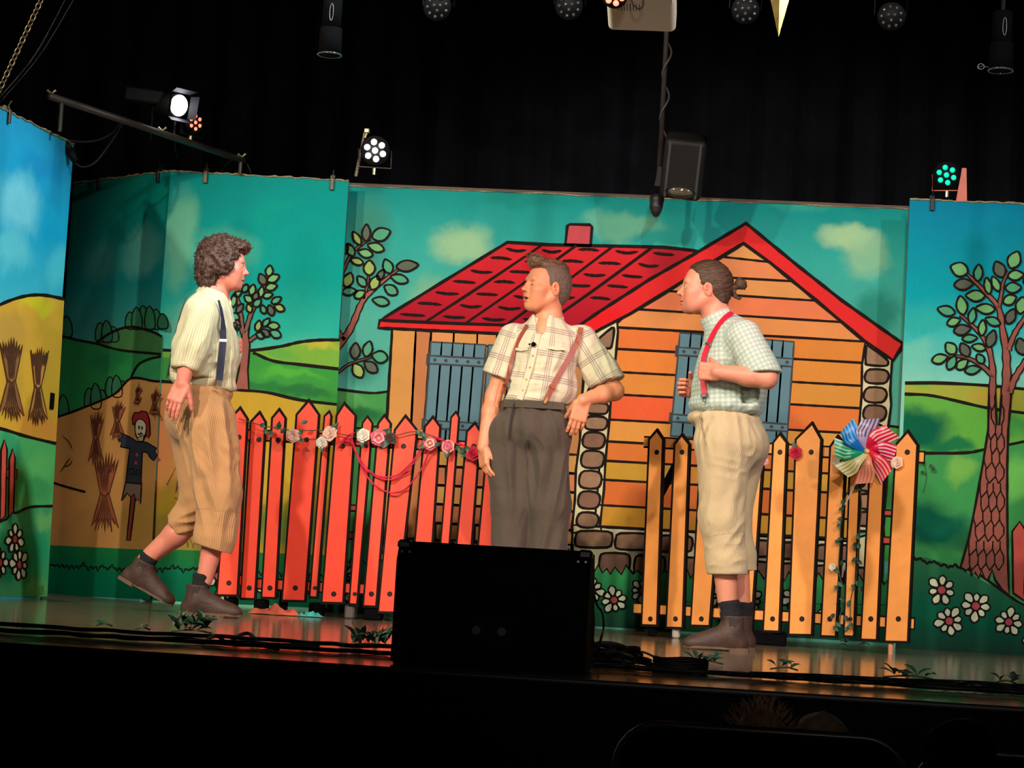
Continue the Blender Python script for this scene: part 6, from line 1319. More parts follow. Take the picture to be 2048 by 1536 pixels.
cable('black cable arching right of the heap onto the floor', [onZ(1255, 1306, .03), onZ(1280, 1303, .04), onZ(1305, 1312, .03), onZ(1322, 1326, .01), onZ(1330, 1338, .01)], .0045, None)
mb = MB(); hc = onZ(1360, 1345, 0.0); hc[1] = max(hc[1], YF + .13)
for i in range(5): mb.tube([(hc[0] + .09 * math.cos(t), hc[1] + .05 * math.sin(t), .008 + i * .009 + .003 * math.sin(3 * t + i)) for t in np.linspace(0, 6.283, 25)[:-1]], .006, 6, closed=True)
o = mb.build('cable_coil', CABM, None, True, label='flat coil of black cable right of the cable heap', category='cable'); o['kind'] = 'stuff'

# ---------------------------------------------------------------- fallen foliage and cloth on the stage
GRN = plain('plastic_leaf_green', (44, 82, 56), .45, var=.35, scale=30); GRN2 = plain('plastic_leaf_dark', (34, 52, 40), .5, var=.3, scale=30); STEM = plain('plastic_stem', (64, 70, 44), .6)
def leafmesh(mb, base, d, L, Wd, n, mi=0):
    d = unit(d); s_ = unit(np.cross(d, n)); n = np.cross(s_, d); P = []
    for u, w_ in ((0, 0), (.25, .42), (.55, .5), (.8, .28), (1, 0), (.8, -.28), (.55, -.5), (.25, -.42)): P.append(np.array(base) + d * u * L + s_ * w_ * Wd + n * (.12 * L * math.sin(u * 3) + abs(w_) * Wd * .4))
    P += [np.array(base) + d * u * L + n * (.12 * L * math.sin(u * 3)) for u in (.3, .7)]
    mb.add(P, [(0, 1, 8), (1, 2, 8), (2, 9, 8), (2, 3, 9), (3, 4, 9), (4, 5, 9), (5, 6, 9), (6, 8, 9), (6, 7, 8), (7, 0, 8)], mi)
def sprig(px, py, n, size, label, mat=GRN, spread=1.0, h=.05, twig=0):
    c = onZ(px, py, .004); c[1] = max(c[1], YF + .06); r_ = random.Random(px)
    t_ = thing('fallen_foliage', label, 'foliage', c, 'foliage fallen on the stage floor')
    mb = MB(); mb.tube([c + [-size * .8 * spread, 0, .003], c + [-.2 * size, .01, .010], c + [.3 * size, -.01, .014], c + [size * spread, .01, .004]], .0035, 5); mb.build('stem', STEM, t_, True)
    for i in range(n):
        b = c + [r_.uniform(-.7, .7) * size * spread, r_.uniform(-.03, .03), .006 + r_.random() * h * .25]; a = r_.uniform(0, 6.28); up_ = r_.uniform(.0, 1.0) * h / .06
        mb = MB(); leafmesh(mb, b, (math.cos(a), math.sin(a) * .5, up_ * .8), r_.uniform(.042, .068) * (size / .08) ** .4, r_.uniform(.018, .028), (0, -.4, 1)); mb.build('leaf', mat if r_.random() < .7 else GRN2, t_, True)
    for i in range(twig):
        a = r_.uniform(.4, 2.7); b = c + [r_.uniform(-.5, .5) * size, 0, .01]; mb = MB(); mb.tube([b, b + np.array([math.cos(a) * .03, 0, .04]), b + np.array([math.cos(a) * .06, 0, .07 + .02 * r_.random()])], .0015, 4); mb.build('twig', STEM, t_)
sprig(205, 1253, 3, .035, 'small dark leaf sprig, leftmost on the stage floor', h=.02); sprig(283, 1261, 2, .03, 'pale scrap of leaf second from left on the stage floor', plain('leaf_pale', (110, 118, 84), .5), h=.015)
sprig(378, 1266, 34, .085, 'bushy green sprig with thick stem in front of the left actor', h=.12)
sprig(738, 1294, 30, .10, 'twiggy green sprig left of the black speaker', h=.10, twig=9)
sprig(1408, 1328, 12, .07, 'big green leaf clump on stage floor below the right actor', h=.05); sprig(1565, 1341, 5, .055, 'curled green leaf with thin tail right of the right actor', h=.06)
sprig(1812, 1358, 12, .10, 'dark green leaf clump below the apricot fence end', h=.05); sprig(1915, 1378, 9, .06, 'flat blackish leaf scrap second from right on the stage edge', GRN2, h=.02); sprig(2008, 1368, 6, .045, 'dark curled leaf scrap rightmost on the stage floor', GRN2, h=.06)
def cloth(label, px, py, w_, d_, h_, mat, seed):
    c = onZ(px, py, 0); c[1] = 11.10; c[0] = onY(px, py, 11.10)[0]; nx, ny = 34, 16; P = []
    for i in range(nx + 1):
        for k in range(ny + 1):
            u, v_ = i / nx * 2 - 1, k / ny * 2 - 1; e = max(0, 1 - (abs(u) ** 3)) * max(0, 1 - abs(v_) ** 2.4)
            z = .004 + h_ * e * (.55 + .45 * float(vn(np.array([[u * 2.3, v_ * 1.6, seed]]))[0])) + .012 * e * math.sin(u * 9 + v_ * 5 + seed)
            P.append((c[0] + u * w_ * (1 + .1 * math.sin(v_ * 4 + seed)), c[1] + v_ * d_ * (1 + .15 * math.sin(u * 5 + seed)), max(.003, z)))
    mb = MB(); mb.add(P, [(i * (ny + 1) + k, (i + 1) * (ny + 1) + k, (i + 1) * (ny + 1) + k + 1, i * (ny + 1) + k + 1) for i in range(nx) for k in range(ny)])
    return mb.build('crumpled_cloth', mat, None, True, label=label, category='cloth')
cloth('crumpled orange cloth on floor under the coral fence', 548, 1220, .125, .06, .05, plain('cloth_orange', (226, 118, 84), .85, bump=.3), 1.0)
cloth('crumpled teal cloth on floor under the coral fence', 622, 1228, .06, .04, .03, plain('cloth_teal', (60, 170, 160), .85, bump=.3), 4.0)

# ---------------------------------------------------------------- flowers on the fences
def rose(P, px, py, r, col, label, group, lift=.035, leaves=1, dark=None, open_=1.0, bud=False):
    c = P.pt(px, py) + P.n * (.022 + lift * .6); t_ = thing('artificial_flower', label, 'flower', c, group); r_ = random.Random(int(px * 3 + py)); mb = MB()
    f = unit(P.n + [r_.uniform(-.3, .3), 0, r_.uniform(-.35, .35)]); a0 = unit(np.cross(f, [0, 0, 1])); b0 = np.cross(f, a0)
    for ring, (n, rad, tilt) in enumerate(((3, .30, .95), (4, .5, .75), (5, .78, .45), (6, 1.0, .1))):
        if bud and ring > 2: continue
        for i in range(n):
            a = 6.283 * (i + .37 * ring) / n + r_.uniform(-.15, .15); dr = a0 * math.cos(a) + b0 * math.sin(a); tg = -a0 * math.sin(a) + b0 * math.cos(a); V = []
            for u in (0, .35, .7, 1.0):
                for w_ in (-1, -.4, .4, 1):
                    wd = (.22 + .42 * math.sin(u * 2.3)) * rad; p = c + (dr * rad * u * open_ * (1 - .35 * tilt) + tg * w_ * wd + f * (tilt * rad * u * .9 + .12 * rad * (1 - w_ * w_) * (1 if tilt < .6 else -.6) + (.1 * rad * math.sin(w_ * 5 + i) if u > .9 else 0) - .25 * (ring - 1) * .3)) * r
                    V.append(p)
            mb.add(V, [(4 * i_ + k, 4 * i_ + k + 1, 4 * i_ + k + 5, 4 * i_ + k + 4) for i_ in range(3) for k in range(3)], 1 if (dark and ring % 2) else 0)
    o = mb.build('blossom', [col, dark or col], t_, True); o['kind'] = 'stuff'
    for i in range(leaves):
        a = r_.uniform(0, 6.28); mb = MB(); leafmesh(mb, c - f * r * .4, a0 * math.cos(a) + b0 * math.sin(a) + f * .1, r * 1.9, r * .9, f); mb.build('leaf', GRN, t_, True)
    mb = MB(); mb.cyl(c - f * r * .1, P.pt(px, py) + P.n * .0215, r * .12, r * .1, 6); mb.build('stem', STEM, t_)
    return t_
WR = plain('petal_cream_pink', (236, 196, 170), .7, var=.12, scale=50); WW = plain('petal_offwhite', (222, 216, 196), .7, var=.1, scale=50); PK = plain('petal_pink', (222, 96, 116), .7, var=.2, scale=50); MG = plain('petal_magenta', (200, 20, 60), .7, var=.2, scale=50); LP = plain('petal_light_pink', (232, 160, 160), .7, var=.15, scale=50); DR = plain('petal_dried_brown', (74, 56, 44), .85, var=.3, scale=50); RD = plain('petal_red', (190, 14, 48), .65, var=.25, scale=50)
FG = 'artificial flowers tied along the coral fence'; FP = VP((-2.75, 11.18), (-1.0, 11.18))
for (x, y, r, c, lb, kw) in ((589, 872, .036, WR, 'drooping cream pink flower, leftmost on the coral fence', {}), (662, 868, .040, WR, 'open cream flower above a smaller one on the coral fence', {}), (646, 886, .030, WW, 'small cream flower below the open cream flower', {}), (729, 872, .036, WW, 'round white flower right of the pink rope knot', {}), (760, 876, .042, LP, 'pale pink carnation beside the dried brown flower', {'dark': PK}), (783, 876, .036, DR, 'dried brown flower on the coral fence', {'open_': .8}), (862, 888, .036, WR, 'cream rose with dark heart on the coral fence', {'dark': PK}), (898, 894, .034, PK, 'pink rose right of the cream rose', {'dark': LP}), (948, 908, .038, MG, 'magenta flower beside the hand of the middle actor', {})): rose(FP, x, y, r, c, lb, FG, **kw)
FG2 = 'artificial flowers on the apricot fence'
rose(YP, 1598, 907, .033, RD, 'crimson rose on the apricot fence', FG2); rose(YP, 1680, 926, .027, WW, 'round cream rose left of the toy windmill', FG2, bud=True); rose(YP, 1672, 1135, .024, WW, 'small white flower low on the apricot fence', FG2, bud=True); rose(YP, 1800, 926, .030, WR, 'withered cream flower right of the toy windmill', FG2, leaves=0); rose(YP, 1536, 924, .020, LP, 'small pink flower beside the hip of the right actor', FG2, leaves=0)
# leafy garland stem along the coral fence
def vine(P, name, label, pts, leaves, lsize, mat=GRN, r=.0025, cat='garland', off=.03, seed=1, group=None):
    q = [P.pt(*p) + P.n * off for p in cr(pts, 5)]; c = q[0]; t_ = thing(name, label, cat, c, group); mb = MB(); mb.tube(q, r, 5); mb.build('stem', STEM, t_, True); r_ = random.Random(seed)
    for (x, y) in leaves:
        p = P.pt(x, y) + P.n * (off + .006); a = r_.uniform(-2.8, -.3) if r_.random() < .7 else r_.uniform(0, 6.28); d = CR * math.cos(a) + CU * math.sin(a) + P.n * r_.uniform(.1, .6)
        mb = MB(); leafmesh(mb, p - unit(d) * lsize * .4, d, lsize * r_.uniform(.8, 1.15), lsize * .62, P.n + CU * .3); mb.build('leaf', mat if r_.random() < .75 else GRN2, t_, True)
vine(FP, 'garland', 'thin leafy garland strung across the coral fence', [(480, 838), (520, 850), (560, 858), (600, 862), (650, 862), (700, 872), (740, 876), (790, 872), (830, 864), (870, 874), (920, 896), (960, 905)],
     [(528, 852), (534, 864), (556, 856), (562, 852), (604, 866), (612, 846), (570, 862), (846, 870), (838, 866), (852, 878), (918, 896), (926, 905), (936, 898), (545, 868), (880, 890), (770, 892), (790, 886), (930, 912)], .042)
vine(YP, 'ivy_vine', 'left strand of trailing ivy below the toy windmill', [(1702, 940), (1700, 980), (1692, 1010), (1686, 1050), (1684, 1090), (1682, 1140), (1690, 1180), (1686, 1230), (1680, 1262)], [(1692, 1004), (1688, 1020), (1686, 1040), (1684, 1052), (1686, 1080), (1680, 1084), (1684, 1168), (1678, 1176), (1690, 1200), (1672, 1232), (1680, 1248), (1676, 1256), (1690, 1128)], .036, seed=3, cat='ivy', group='ivy on the apricot fence')
vine(YP, 'ivy_vine', 'right strand of trailing ivy below the toy windmill', [(1735, 940), (1726, 975), (1728, 1020), (1722, 1070), (1720, 1110), (1716, 1160), (1706, 1200), (1706, 1240), (1712, 1268)], [(1724, 968), (1718, 976), (1733, 972), (1722, 1072), (1716, 1090), (1724, 1092), (1716, 1120), (1722, 1124), (1722, 1166), (1712, 1174), (1728, 1178), (1704, 1206), (1698, 1236), (1708, 1250), (1700, 1258)], .036, seed=4, cat='ivy', group='ivy on the apricot fence')
for (x, y, lb) in ((1683, 1292, 'ivy leaf cluster on floor under apricot fence, left one'), (1728, 1290, 'ivy leaf cluster on floor under apricot fence, right one')): sprig(x, y, 4, .03, lb, h=.06)
vine(RW, 'ivy_vine', 'short dark ivy tendril hanging right of the apricot fence', [(1842, 920), (1850, 935), (1852, 960), (1846, 985)], [(1862, 932), (1866, 940), (1845, 945), (1845, 925)], .03, GRN2, .0015, 'ivy', .01, 6, 'ivy on the apricot fence')
# pink ropes looped over the coral fence
ROPE = plain('rope_magenta', (208, 30, 70), .6, var=.2, scale=120, bump=.3, bscale=300)
def rope(label, pts, r=.0045): mb = MB(); mb.tube([FP.pt(x, y) + FP.n * (.030 + .012 * math.sin(i * .6)) for i, (x, y) in enumerate(cr(pts, 7))], r, 8); mb.build('rope', ROPE, None, True, label=label, category='rope', group='pink ropes on the coral fence')
rope('pink rope making the upper sag across the coral fence', [(711, 866), (696, 874), (686, 886), (680, 896), (688, 880), (700, 878), (710, 892), (722, 920), (742, 944), (768, 955), (796, 950), (826, 925), (848, 890), (866, 877), (890, 880)])
rope('pink rope making the middle sag across the coral fence', [(690, 884), (704, 884), (714, 906), (726, 930), (750, 952), (782, 960), (812, 945), (838, 915), (856, 885), (880, 878)], .004)
rope('pink rope making the lowest sag across the coral fence', [(694, 880), (708, 892), (722, 925), (738, 956), (762, 978), (790, 986), (818, 974), (846, 935), (866, 890), (878, 880), (905, 886), (925, 891)])
rope('pink rope end running right to the magenta flower', [(868, 876), (885, 880), (905, 886), (925, 890), (936, 896), (950, 900)], .004)
# toy windmill
pc = YP.pt(1747, 905) + YP.n * .075; t_ = thing('toy_windmill', 'toy windmill with striped rainbow blades on the apricot fence', 'windmill', pc)
ex, ez = CR, CU
def blademat(name, rgb, rgb2):
    t = NT(name); wv = t.attr('wrap').outputs['Vector']; sp_ = t.node('ShaderNodeSeparateXYZ'); t.l.new(wv, sp_.inputs[0])
    m_ = t.math('LESS_THAN', t.math('FRACT', t.math('MULTIPLY', sp_.outputs[1], 5.0)), .42); m_ = t.math('MULTIPLY', m_, t.math('GREATER_THAN', sp_.outputs[0], .42)); t.base(t.mix(m_, srgb(*rgb), srgb(*rgb2))); t.rough(.35); return t.mat
BC = ((96, 'lavender', (178, 160, 196), (92, 70, 84), 58), (52, 'crimson', (216, 16, 58), (232, 186, 176), 24), (8, 'magenta', (206, 20, 70), (236, 190, 190), -52), (-42, 'red', (226, 40, 62), (240, 170, 165), -80), (-88, 'coral', (228, 70, 76), (240, 180, 165), -118), (-132, 'yellow', (214, 208, 140), (176, 158, 92), -160), (178, 'green', (10, 158, 108), (170, 222, 180), 168), (130, 'blue', (12, 112, 192), (90, 180, 232), 118))
BC = ((90, 'lavender', (178, 160, 196), (92, 70, 84)), (45, 'crimson', (216, 16, 58), (232, 186, 176)), (0, 'magenta', (206, 20, 70), (236, 190, 190)), (-45, 'red', (226, 40, 62), (240, 170, 165)), (-90, 'coral', (232, 150, 110), (206, 110, 90)), (-135, 'yellow', (218, 212, 150), (176, 158, 92)), (180, 'green', (10, 158, 108), (170, 222, 180)), (135, 'blue', (12, 112, 192), (90, 180, 232)))
for k, (ang, nm, c1, c2) in enumerate(BC):
    a = R(ang - 8); d = ex * math.cos(a) + ez * math.sin(a); tg = -ex * math.sin(a) + ez * math.cos(a); V = []; uv = []; nu, nv_ = 8, 6
    for i in range(nu + 1):
        u = i / nu
        for jx in range(nv_ + 1):
            w_ = jx / nv_; Rr = .148; wid = .020 + .070 * min(1, u * 1.6)
            p = pc + d * (Rr * u + .02 * (1 - w_) * u) + tg * ((w_ - .25) * wid - .020 * u * u) + YP.n * (.006 + .042 * math.sin(w_ * 2.2) * math.sin(min(u, .8) * 3.6) + .004 * (k % 2)); V.append(p); uv.append((u, w_, 0))
    mb = MB(); mb.add(V, [(i * (nv_ + 1) + q, (i + 1) * (nv_ + 1) + q, (i + 1) * (nv_ + 1) + q + 1, i * (nv_ + 1) + q + 1) for i in range(nu) for q in range(nv_)])
    o = mb.build('blade', blademat('blade_' + nm, c1, c2), t_, True, label=nm + ' striped blade'); at_ = o.data.attributes.new('wrap', 'FLOAT_VECTOR', 'POINT'); at_.data.foreach_set('vector', np.array(uv).ravel())
mb = MB(); mb.cyl(pc - YP.n * .005, pc + YP.n * .028, .013, .011, 16); mb.build('hub', plain('hub_cream', (226, 200, 120), .4), t_, True)
mb = MB(); mb.tube([pc - YP.n * .01, YP.pt(1722, 960) + YP.n * .04, YP.pt(1694, 1010) + YP.n * .028], .004, 6); mb.build('stick', plain('stick_pale', (220, 200, 180), .5), t_)

# ---------------------------------------------------------------- lanterns and rigging
CAN = plain('lantern_black', (7, 7, 8), .7, var=.2, spec=.2); RIM = plain('pipe_dark_grey', (62, 58, 52), .45, .4); LENS = plain('lens_glass_dark', (120, 126, 132), .12, .8, var=0, spec=1.0); WING = plain('wing_nut_brass', (190, 180, 140), .35, .8)
def can_lamp(px, py, Y, r, label, n=12, col=None, strength=0, face=(0, -1, -.25), depth=.14, yoke=True, hang=None, group=None, name='stage_lantern', lr=.13, bracket=None, drop=1.0):
    c = onY(px, py, Y); f = unit(face); t_ = thing(name, label, 'stage light', c, group); a = unit(np.cross(f, [0, 0, 1])); b = np.cross(a, f)
    mb = MB(); mb.cyl(c - f * depth, c, r * .82, r, 20); mb.build('housing', CAN, t_, True)
    ps = []
    if n == 7: ps = [(0, 0)] + [(.58 * math.cos(i * 1.047 + .35), .58 * math.sin(i * 1.047 + .35)) for i in range(6)]
    else: ps = [(.25 * math.cos(i * 2.094 + .5), .25 * math.sin(i * 2.094 + .5)) for i in range(3)] + [(.70 * math.cos(i * .698), .70 * math.sin(i * .698)) for i in range(9)]
    gm = glow('led_' + label[:10].replace(' ', '_'), col, strength) if col else LENS
    for (u, v_) in ps: mb = MB(); p = c + (a * u + b * v_) * r; mb.ball(p, r * lr * (1.35 if n == 7 else 1), 10, 6); mb.build('lens', gm, t_, True)
    if yoke:
        s_ = -1 if hang else 1
        pts = [c - f * depth * .5 + a * r * 1.12, c - f * depth * .5 + a * r * 1.14 + np.array([0, 0, -s_ * r * 1.25]), c - f * depth * .5 - a * r * 1.14 + np.array([0, 0, -s_ * r * 1.25]), c - f * depth * .5 - a * r * 1.12]
        mb = MB(); ribbon(mb, pts, [a, np.array([0, 0, 1.]), np.array([0, 0, 1.]), a], .03, .004); mb.build('yoke', bracket or CAN, t_)
        if hang: mb = MB(); mb.cyl(c - f * depth * .5 + [0, 0, r * 1.2], (c[0], c[1] + .04, hang), .012, n=8); mb.build('hanging_rod', CAN, t_)
        else: mb = MB(); q = c - f * depth * .5 - np.array([0, 0, r * 1.2]); mb.cyl(q, q - [0, 0, drop * r * .5], .01, n=8); mb.build('spigot', WING, t_)
    return t_
G1 = 'dark lamps hanging along the top'
for (x, y, lb) in ((874, 14, 'unlit multi-lens stage light at top, leftmost of four'), (1138, 12, 'unlit multi-lens stage light at top, left of the projector'), (1491, 20, 'unlit multi-lens stage light at top, left of gold pendant point'), (1783, 33, 'unlit multi-lens stage light at top, rightmost of four')):
    can_lamp(x, y, 10.2, .066, lb, 12, hang=6.2, group=G1, face=(0, -1, -.35))
# bar with lamps above the left flats
A0 = onZ(113, 268, HF); A0 = np.array([-3.6, 11.10, HF]); pL = onY(99, 192, 10.95); pR = onY(487, 321, 12.10)
t_ = thing('lighting_bar', 'dark metal lighting bar propped above the left painted flats', 'rail', (pL + pR) / 2 * [1, 1, 0] + [0, 0, HF])
mb = MB(); mb.cyl(pL, pR, .019, n=10); mb.build('pipe', RIM, t_, True)
for f_ in (.06, .985):
    p = pL + (pR - pL) * f_; mb = MB(); mb.cyl((p[0], p[1], HF - .0), p, .011, n=8); mb.build('upright', RIM, t_)
for f_ in (.01, .56, .99):
    p = pL + (pR - pL) * f_; mb = MB(); mb.tube([p + CR * -.022 + CU * .034, p + CU * .016, p + CR * .022 + CU * .034], [.007, .005, .007], 6); mb.cyl(p, p + CU * .02, .006); mb.build('wing_nut', WING, t_)
gp = pL + (pR - pL) * .62
t_ = thing('stage_lantern', 'white lit spotlight with black barn doors on the lighting bar', 'stage light', gp, 'lit lamps above the flats')
c = onY(358, 211, 11.6); f = unit((.75, -.62, -.15)); a = unit(np.cross(f, [0, 0, 1])); b = np.cross(a, f)
mb = MB(); mb.cyl(c - f * .22, c - f * .01, .05, .066, 18); mb.build('housing', CAN, t_, True)
mb = MB(); mb.ball(c, (.055, .02, .058), 18, 12, rot=Matrix(np.stack([a, f, b], 1).tolist())); mb.build('lit_lens', glow('lamp_white', (240, 240, 255), 26), t_, True)
for s_ in (-1, 1):
    mb = MB(); q0 = c + b * s_ * .068; mb.prism([q0 - a * .06, q0 + a * .06, q0 + a * .07 + f * .05 + b * s_ * .02, q0 - a * .07 + f * .05 + b * s_ * .02], f * .003); mb.build('barn_door', CAN, t_)
    mb = MB(); q0 = c + a * s_ * .068; mb.prism([q0 - b * .06, q0 + b * .06, q0 + b * .065 + f * .05 + a * s_ * .02, q0 - b * .065 + f * .05 + a * s_ * .02], f * .003); mb.build('barn_door', CAN, t_)
mb = MB(); q0 = c - f * .14; mb.box(q0 + CR * -.10 + CU * .04, (.22, .10, .08), Matrix.Rotation(.1, 3, 'Y'), bev=.01); mb.build('ballast_box', CAN, t_)
mb = MB(); mb.tube([q0 - a * .08, q0 - a * .082 - np.array([0, 0, .10]), gp + [0, 0, .02], gp], .006, 6); mb.build('yoke', RIM, t_); 
mb = MB(); mb.cyl(q0 + CR * -.06, q0 + CR * -.06 + [0, 0, -.2], .005, n=6); mb.build('cable_drop', CAN, t_)
can_lamp(391, 245, 11.75, .060, 'small lantern with red glowing lenses on the lighting bar', 7, (255, 120, 90), 2.2, face=(.88, -.62, -.1), depth=.07, group='lit lamps above the flats')
can_lamp(750, 301, 12.2, .084, 'stage light with seven white glowing lenses above the backdrop', 7, (255, 255, 250), 14, face=(.12, -1, -.25), depth=.10, group='lit lamps above the flats', lr=.15, bracket=plain('bracket_brown', (84, 66, 60), .5, .3))
can_lamp(1893, 350, 12.0, .072, 'stage light with seven green glowing lenses on the far right flat', 7, (0, 215, 160), 1.5, face=(-.25, -1, -.2), depth=.10, group='lit lamps above the flats', lr=.15, bracket=plain('bracket_pink', (186, 96, 84), .5, .2))
mb = MB(); p = onY(734, 262, 12.2); mb.box(p, (.03, .03, .026), bev=.004); mb.cyl(p - [0, 0, .013], p - [.01, 0, .04], .006); mb.cyl(p + [-.014, 0, -.01], onY(722, 300, 12.24), .006); mb.cyl(onY(722, 300, 12.24), onY(712, 352, 12.3), .009); mb.build('clamp_post', plain('clamp_cream', (170, 160, 130), .4, .4), None, label='pale clamp and post left of the white seven-lens light', category='clamp')
mb = MB(); mb.prism([onY(1912, 402, 12.0), onY(1934, 402, 12.0), onY(1933, 336, 12.0), onY(1924, 336, 12.0)], (0, .006, 0)); mb.build('support_bracket', plain('bracket_pink', (186, 96, 84), .5, .2), None, label='slim pink bracket standing beside the green stage light', category='bracket')
# cables from the bar
CABT = dict(group='cables by the lighting bar')
cable('cable drooping from lighting bar to the left wing flat', [onY(245, 243, 11.5), onY(215, 272, 11.4), onY(180, 283, 11.35), onY(140, 281, 11.3), onY(112, 268, 11.3)], .006, 'cables by the lighting bar', name='cable')
cable('cable drooping from lighting bar to the plug connector', [onY(246, 245, 11.5), onY(218, 290, 11.4), onY(190, 325, 11.35), onY(165, 334, 11.33), onY(150, 326, 11.3)], .006, 'cables by the lighting bar')
cable('thin cable arch beside the right end of the lighting bar', [onY(441, 345, 12.12), onY(455, 326, 12.12), onY(475, 318, 12.12), onY(492, 325, 12.12), onY(503, 348, 12.12)], .004, 'cables by the lighting bar')
cable('thin cable falling from lighting bar behind the dim flat', [onY(350, 285, 11.8), onY(352, 305, 11.9), onY(360, 330, 12.2), onY(368, 350, 12.25)], .004, 'cables by the lighting bar')
t_ = thing('plug_connector', 'black plug connector hanging at top corner of left wing flat', 'plug', onY(140, 305, 11.28)); q = onY(130, 282, 11.28); q2 = onY(150, 322, 11.28)
mb = MB(); mb.cyl(q, q + (q2 - q) * .45, .014, .024, 12); mb.cyl(q + (q2 - q) * .45, q2, .026, .018, 12); mb.build('plug_body', CAN, t_, True); mb = MB(); mb.tube([onY(113, 268, 11.3), onY(112, 285, 11.28), onY(122, 296, 11.28), onY(130, 284, 11.28)], .007, 6); mb.build('lead', CABM, t_, True)
# chain and thin lines at top left
t_ = thing('chain', 'steel chain hanging slanted at the top left corner', 'chain', onY(0, 180, 9)); ca, cb = onY(-25, 232, 9.0), onY(100, -38, 9.0); dch = unit(cb - ca); L = np.linalg.norm(cb - ca); n = int(L / .026); s1_ = unit(np.cross(dch, [0, -1, 0])); s2_ = np.cross(dch, s1_)
lk = None; CHM = plain('chain_steel', (120, 108, 84), .4, .8)
for i in range(n):
    c = ca + dch * L * (i + .5) / n; s_ = s1_ if i % 2 else s2_; s_ = unit(s_ * .8 + (s2_ if i % 2 else s1_) * .5); mb = MB()
    mb.tube([c + dch * .017 * math.cos(t) * (1.0) + s_ * .0095 * math.sin(t) for t in np.linspace(0, 6.283, 13)[:-1]], .0034, 5, closed=True); mb.build('link', CHM, t_, True)
cable('thin black line beside the chain at top left', [onY(0, 195, 9.1), onY(70, 110, 9.1), onY(130, 0, 9.1), onY(150, -40, 9.1)], .003, 'thin black lines beside the chain'); cable('thin black line beside the chain at top left', [onY(0, 205, 9.1), onY(80, 110, 9.1), onY(150, -5, 9.1)], .002, 'thin black lines beside the chain')
# projector
PRW = plain('projector_white', (250, 244, 224), .5, var=.03); c = onY(1284, 8, 8.6); t_ = thing('projector', 'cream white projector hanging at top centre', 'projector', c)
rot = Matrix.Rotation(R(-16), 3, 'X'); sz = (.272, .22, .075)
def loc(x, y, z): return np.array(c) + np.array(rot @ Vector((x, y, z)))
mb = MB()
oc = [(-.125, -.11), (-.136, -.085), (-.136, .11), (.136, .11), (.136, -.085), (.125, -.11)]
for i in range(1): pass
S = Sculpt(.004); Mx = np.array(rot.transposed()); S.box(loc(0, 0, 0), (.136, .135, .052), np.array([list(rot.col[0]), list(rot.col[1]), list(rot.col[2])]), .022)
skin_obj('case', [S.mesh()], PRW, t_)
Mr = rot
def pbox(name, x, y, z, sx, sy, sz_, mat, bev=.002): mb = MB(); mb.box(loc(x, y, z), (sx, sy, sz_), rot, bev=bev); return mb.build(name, mat, t_)
pbox('panel_groove', 0, -.1355, -.020, .25, .003, .004, plain('groove_brown', (120, 96, 76), .6)); pbox('panel_ridge', 0, -.12, -.051, .25, .05, .004, PRW)
GL = plain('label_grey', (110, 104, 88), .6)
pbox('printed_label', 0, -.1345, -.006, .05, .002, .004, GL); pbox('printed_label', .085, -.1345, .012, .045, .002, .003, GL); pbox('printed_label', -.02, -.1345, -.034, .13, .002, .004, GL)
for i in range(8): pbox('vent_slot', -.09 + i * .012, -.06, -.0525, .004, .05, .002, GL, 0)
mb = MB(); lc = loc(-.07, -.136, .012); mb.cyl(lc, loc(-.07, -.152, .012), .03, .027, 20); mb.build('lens_barrel', CAN, t_, True)
mb = MB(); mb.cyl(loc(0, 0, .03), (c[0], c[1], 6.2), .018, n=12); mb.build('ceiling_pole', RIM, t_)
cable('black lead curving under the projector', [onY(1262, -6, 8.4), onY(1266, 8, 8.4), onY(1277, 17, 8.4), onY(1286, 12, 8.4), onY(1287, -8, 8.4)], .003, None)
can_lamp(1229, -9, 8.3, .052, 'lantern with red glowing lenses in front of the projector', 7, (255, 90, 70), 5.0, face=(-.1, -1, -.55), depth=.09, hang=6.2, group='lit lamps above the flats', lr=.17)
# drop pole with square wash light
t_ = thing('drop_pole', 'thin dark pole with wrapped cable hanging above the cottage', 'pole', onY(1312, 405, 11.9)); p0 = onY(1315, 408, 11.9); p1 = onY(1298, 60, 11.9); dz = p1 - p0; top = p0 + np.array([0, 0, 1]) * (6.2 - p0[2])
DK = plain('pole_dark_paint', (50, 42, 38), .5, .2)
mb = MB(); mb.cyl(p0, (p0[0], p0[1], 6.2), .014, n=10); mb.build('tube', DK, t_, True)
mb = MB(); Ls = [(p0[0] + .022 * math.cos(a_ * .9) + .01, p0[1] + .022 * math.sin(a_ * .9), p0[2] + .35 + a_ * .035) for a_ in np.arange(0, 40, .6)]; mb.tube(Ls, .006, 6); mb.build('wrapped_cable', plain('wrap_cable', (58, 50, 46), .5), t_, True)
mb = MB(); S = Sculpt(.004); S.cone(onY(1314, 400, 11.86), onY(1312, 420, 11.86), .040, .030); S.cone(onY(1312, 415, 11.86), onY(1312, 428, 11.86), .034, .018); skin_obj('end_boot', [S.mesh()], plain('boot_black_rubber', (30, 28, 28), .5), t_)
c = onY(1367, 332, 11.75); t_ = thing('wash_light', 'square black wash light with round lens hanging above the cottage', 'stage light', c)
rot = Matrix.Rotation(R(24), 3, 'X') @ Matrix.Rotation(R(4), 3, 'Y')
WM = plain('wash_light_black', (21, 20, 19), .6, var=.2, spec=.25); MR = np.array([list(rot.col[0]), list(rot.col[1]), list(rot.col[2])])
S = Sculpt(.005); S.box(c, (.112, .105, .165), MR, .03); skin_obj('housing', [S.mesh()], WM, t_)
l2 = lambda x, y, z: np.array(c) + np.array(rot @ Vector((x, y, z)))
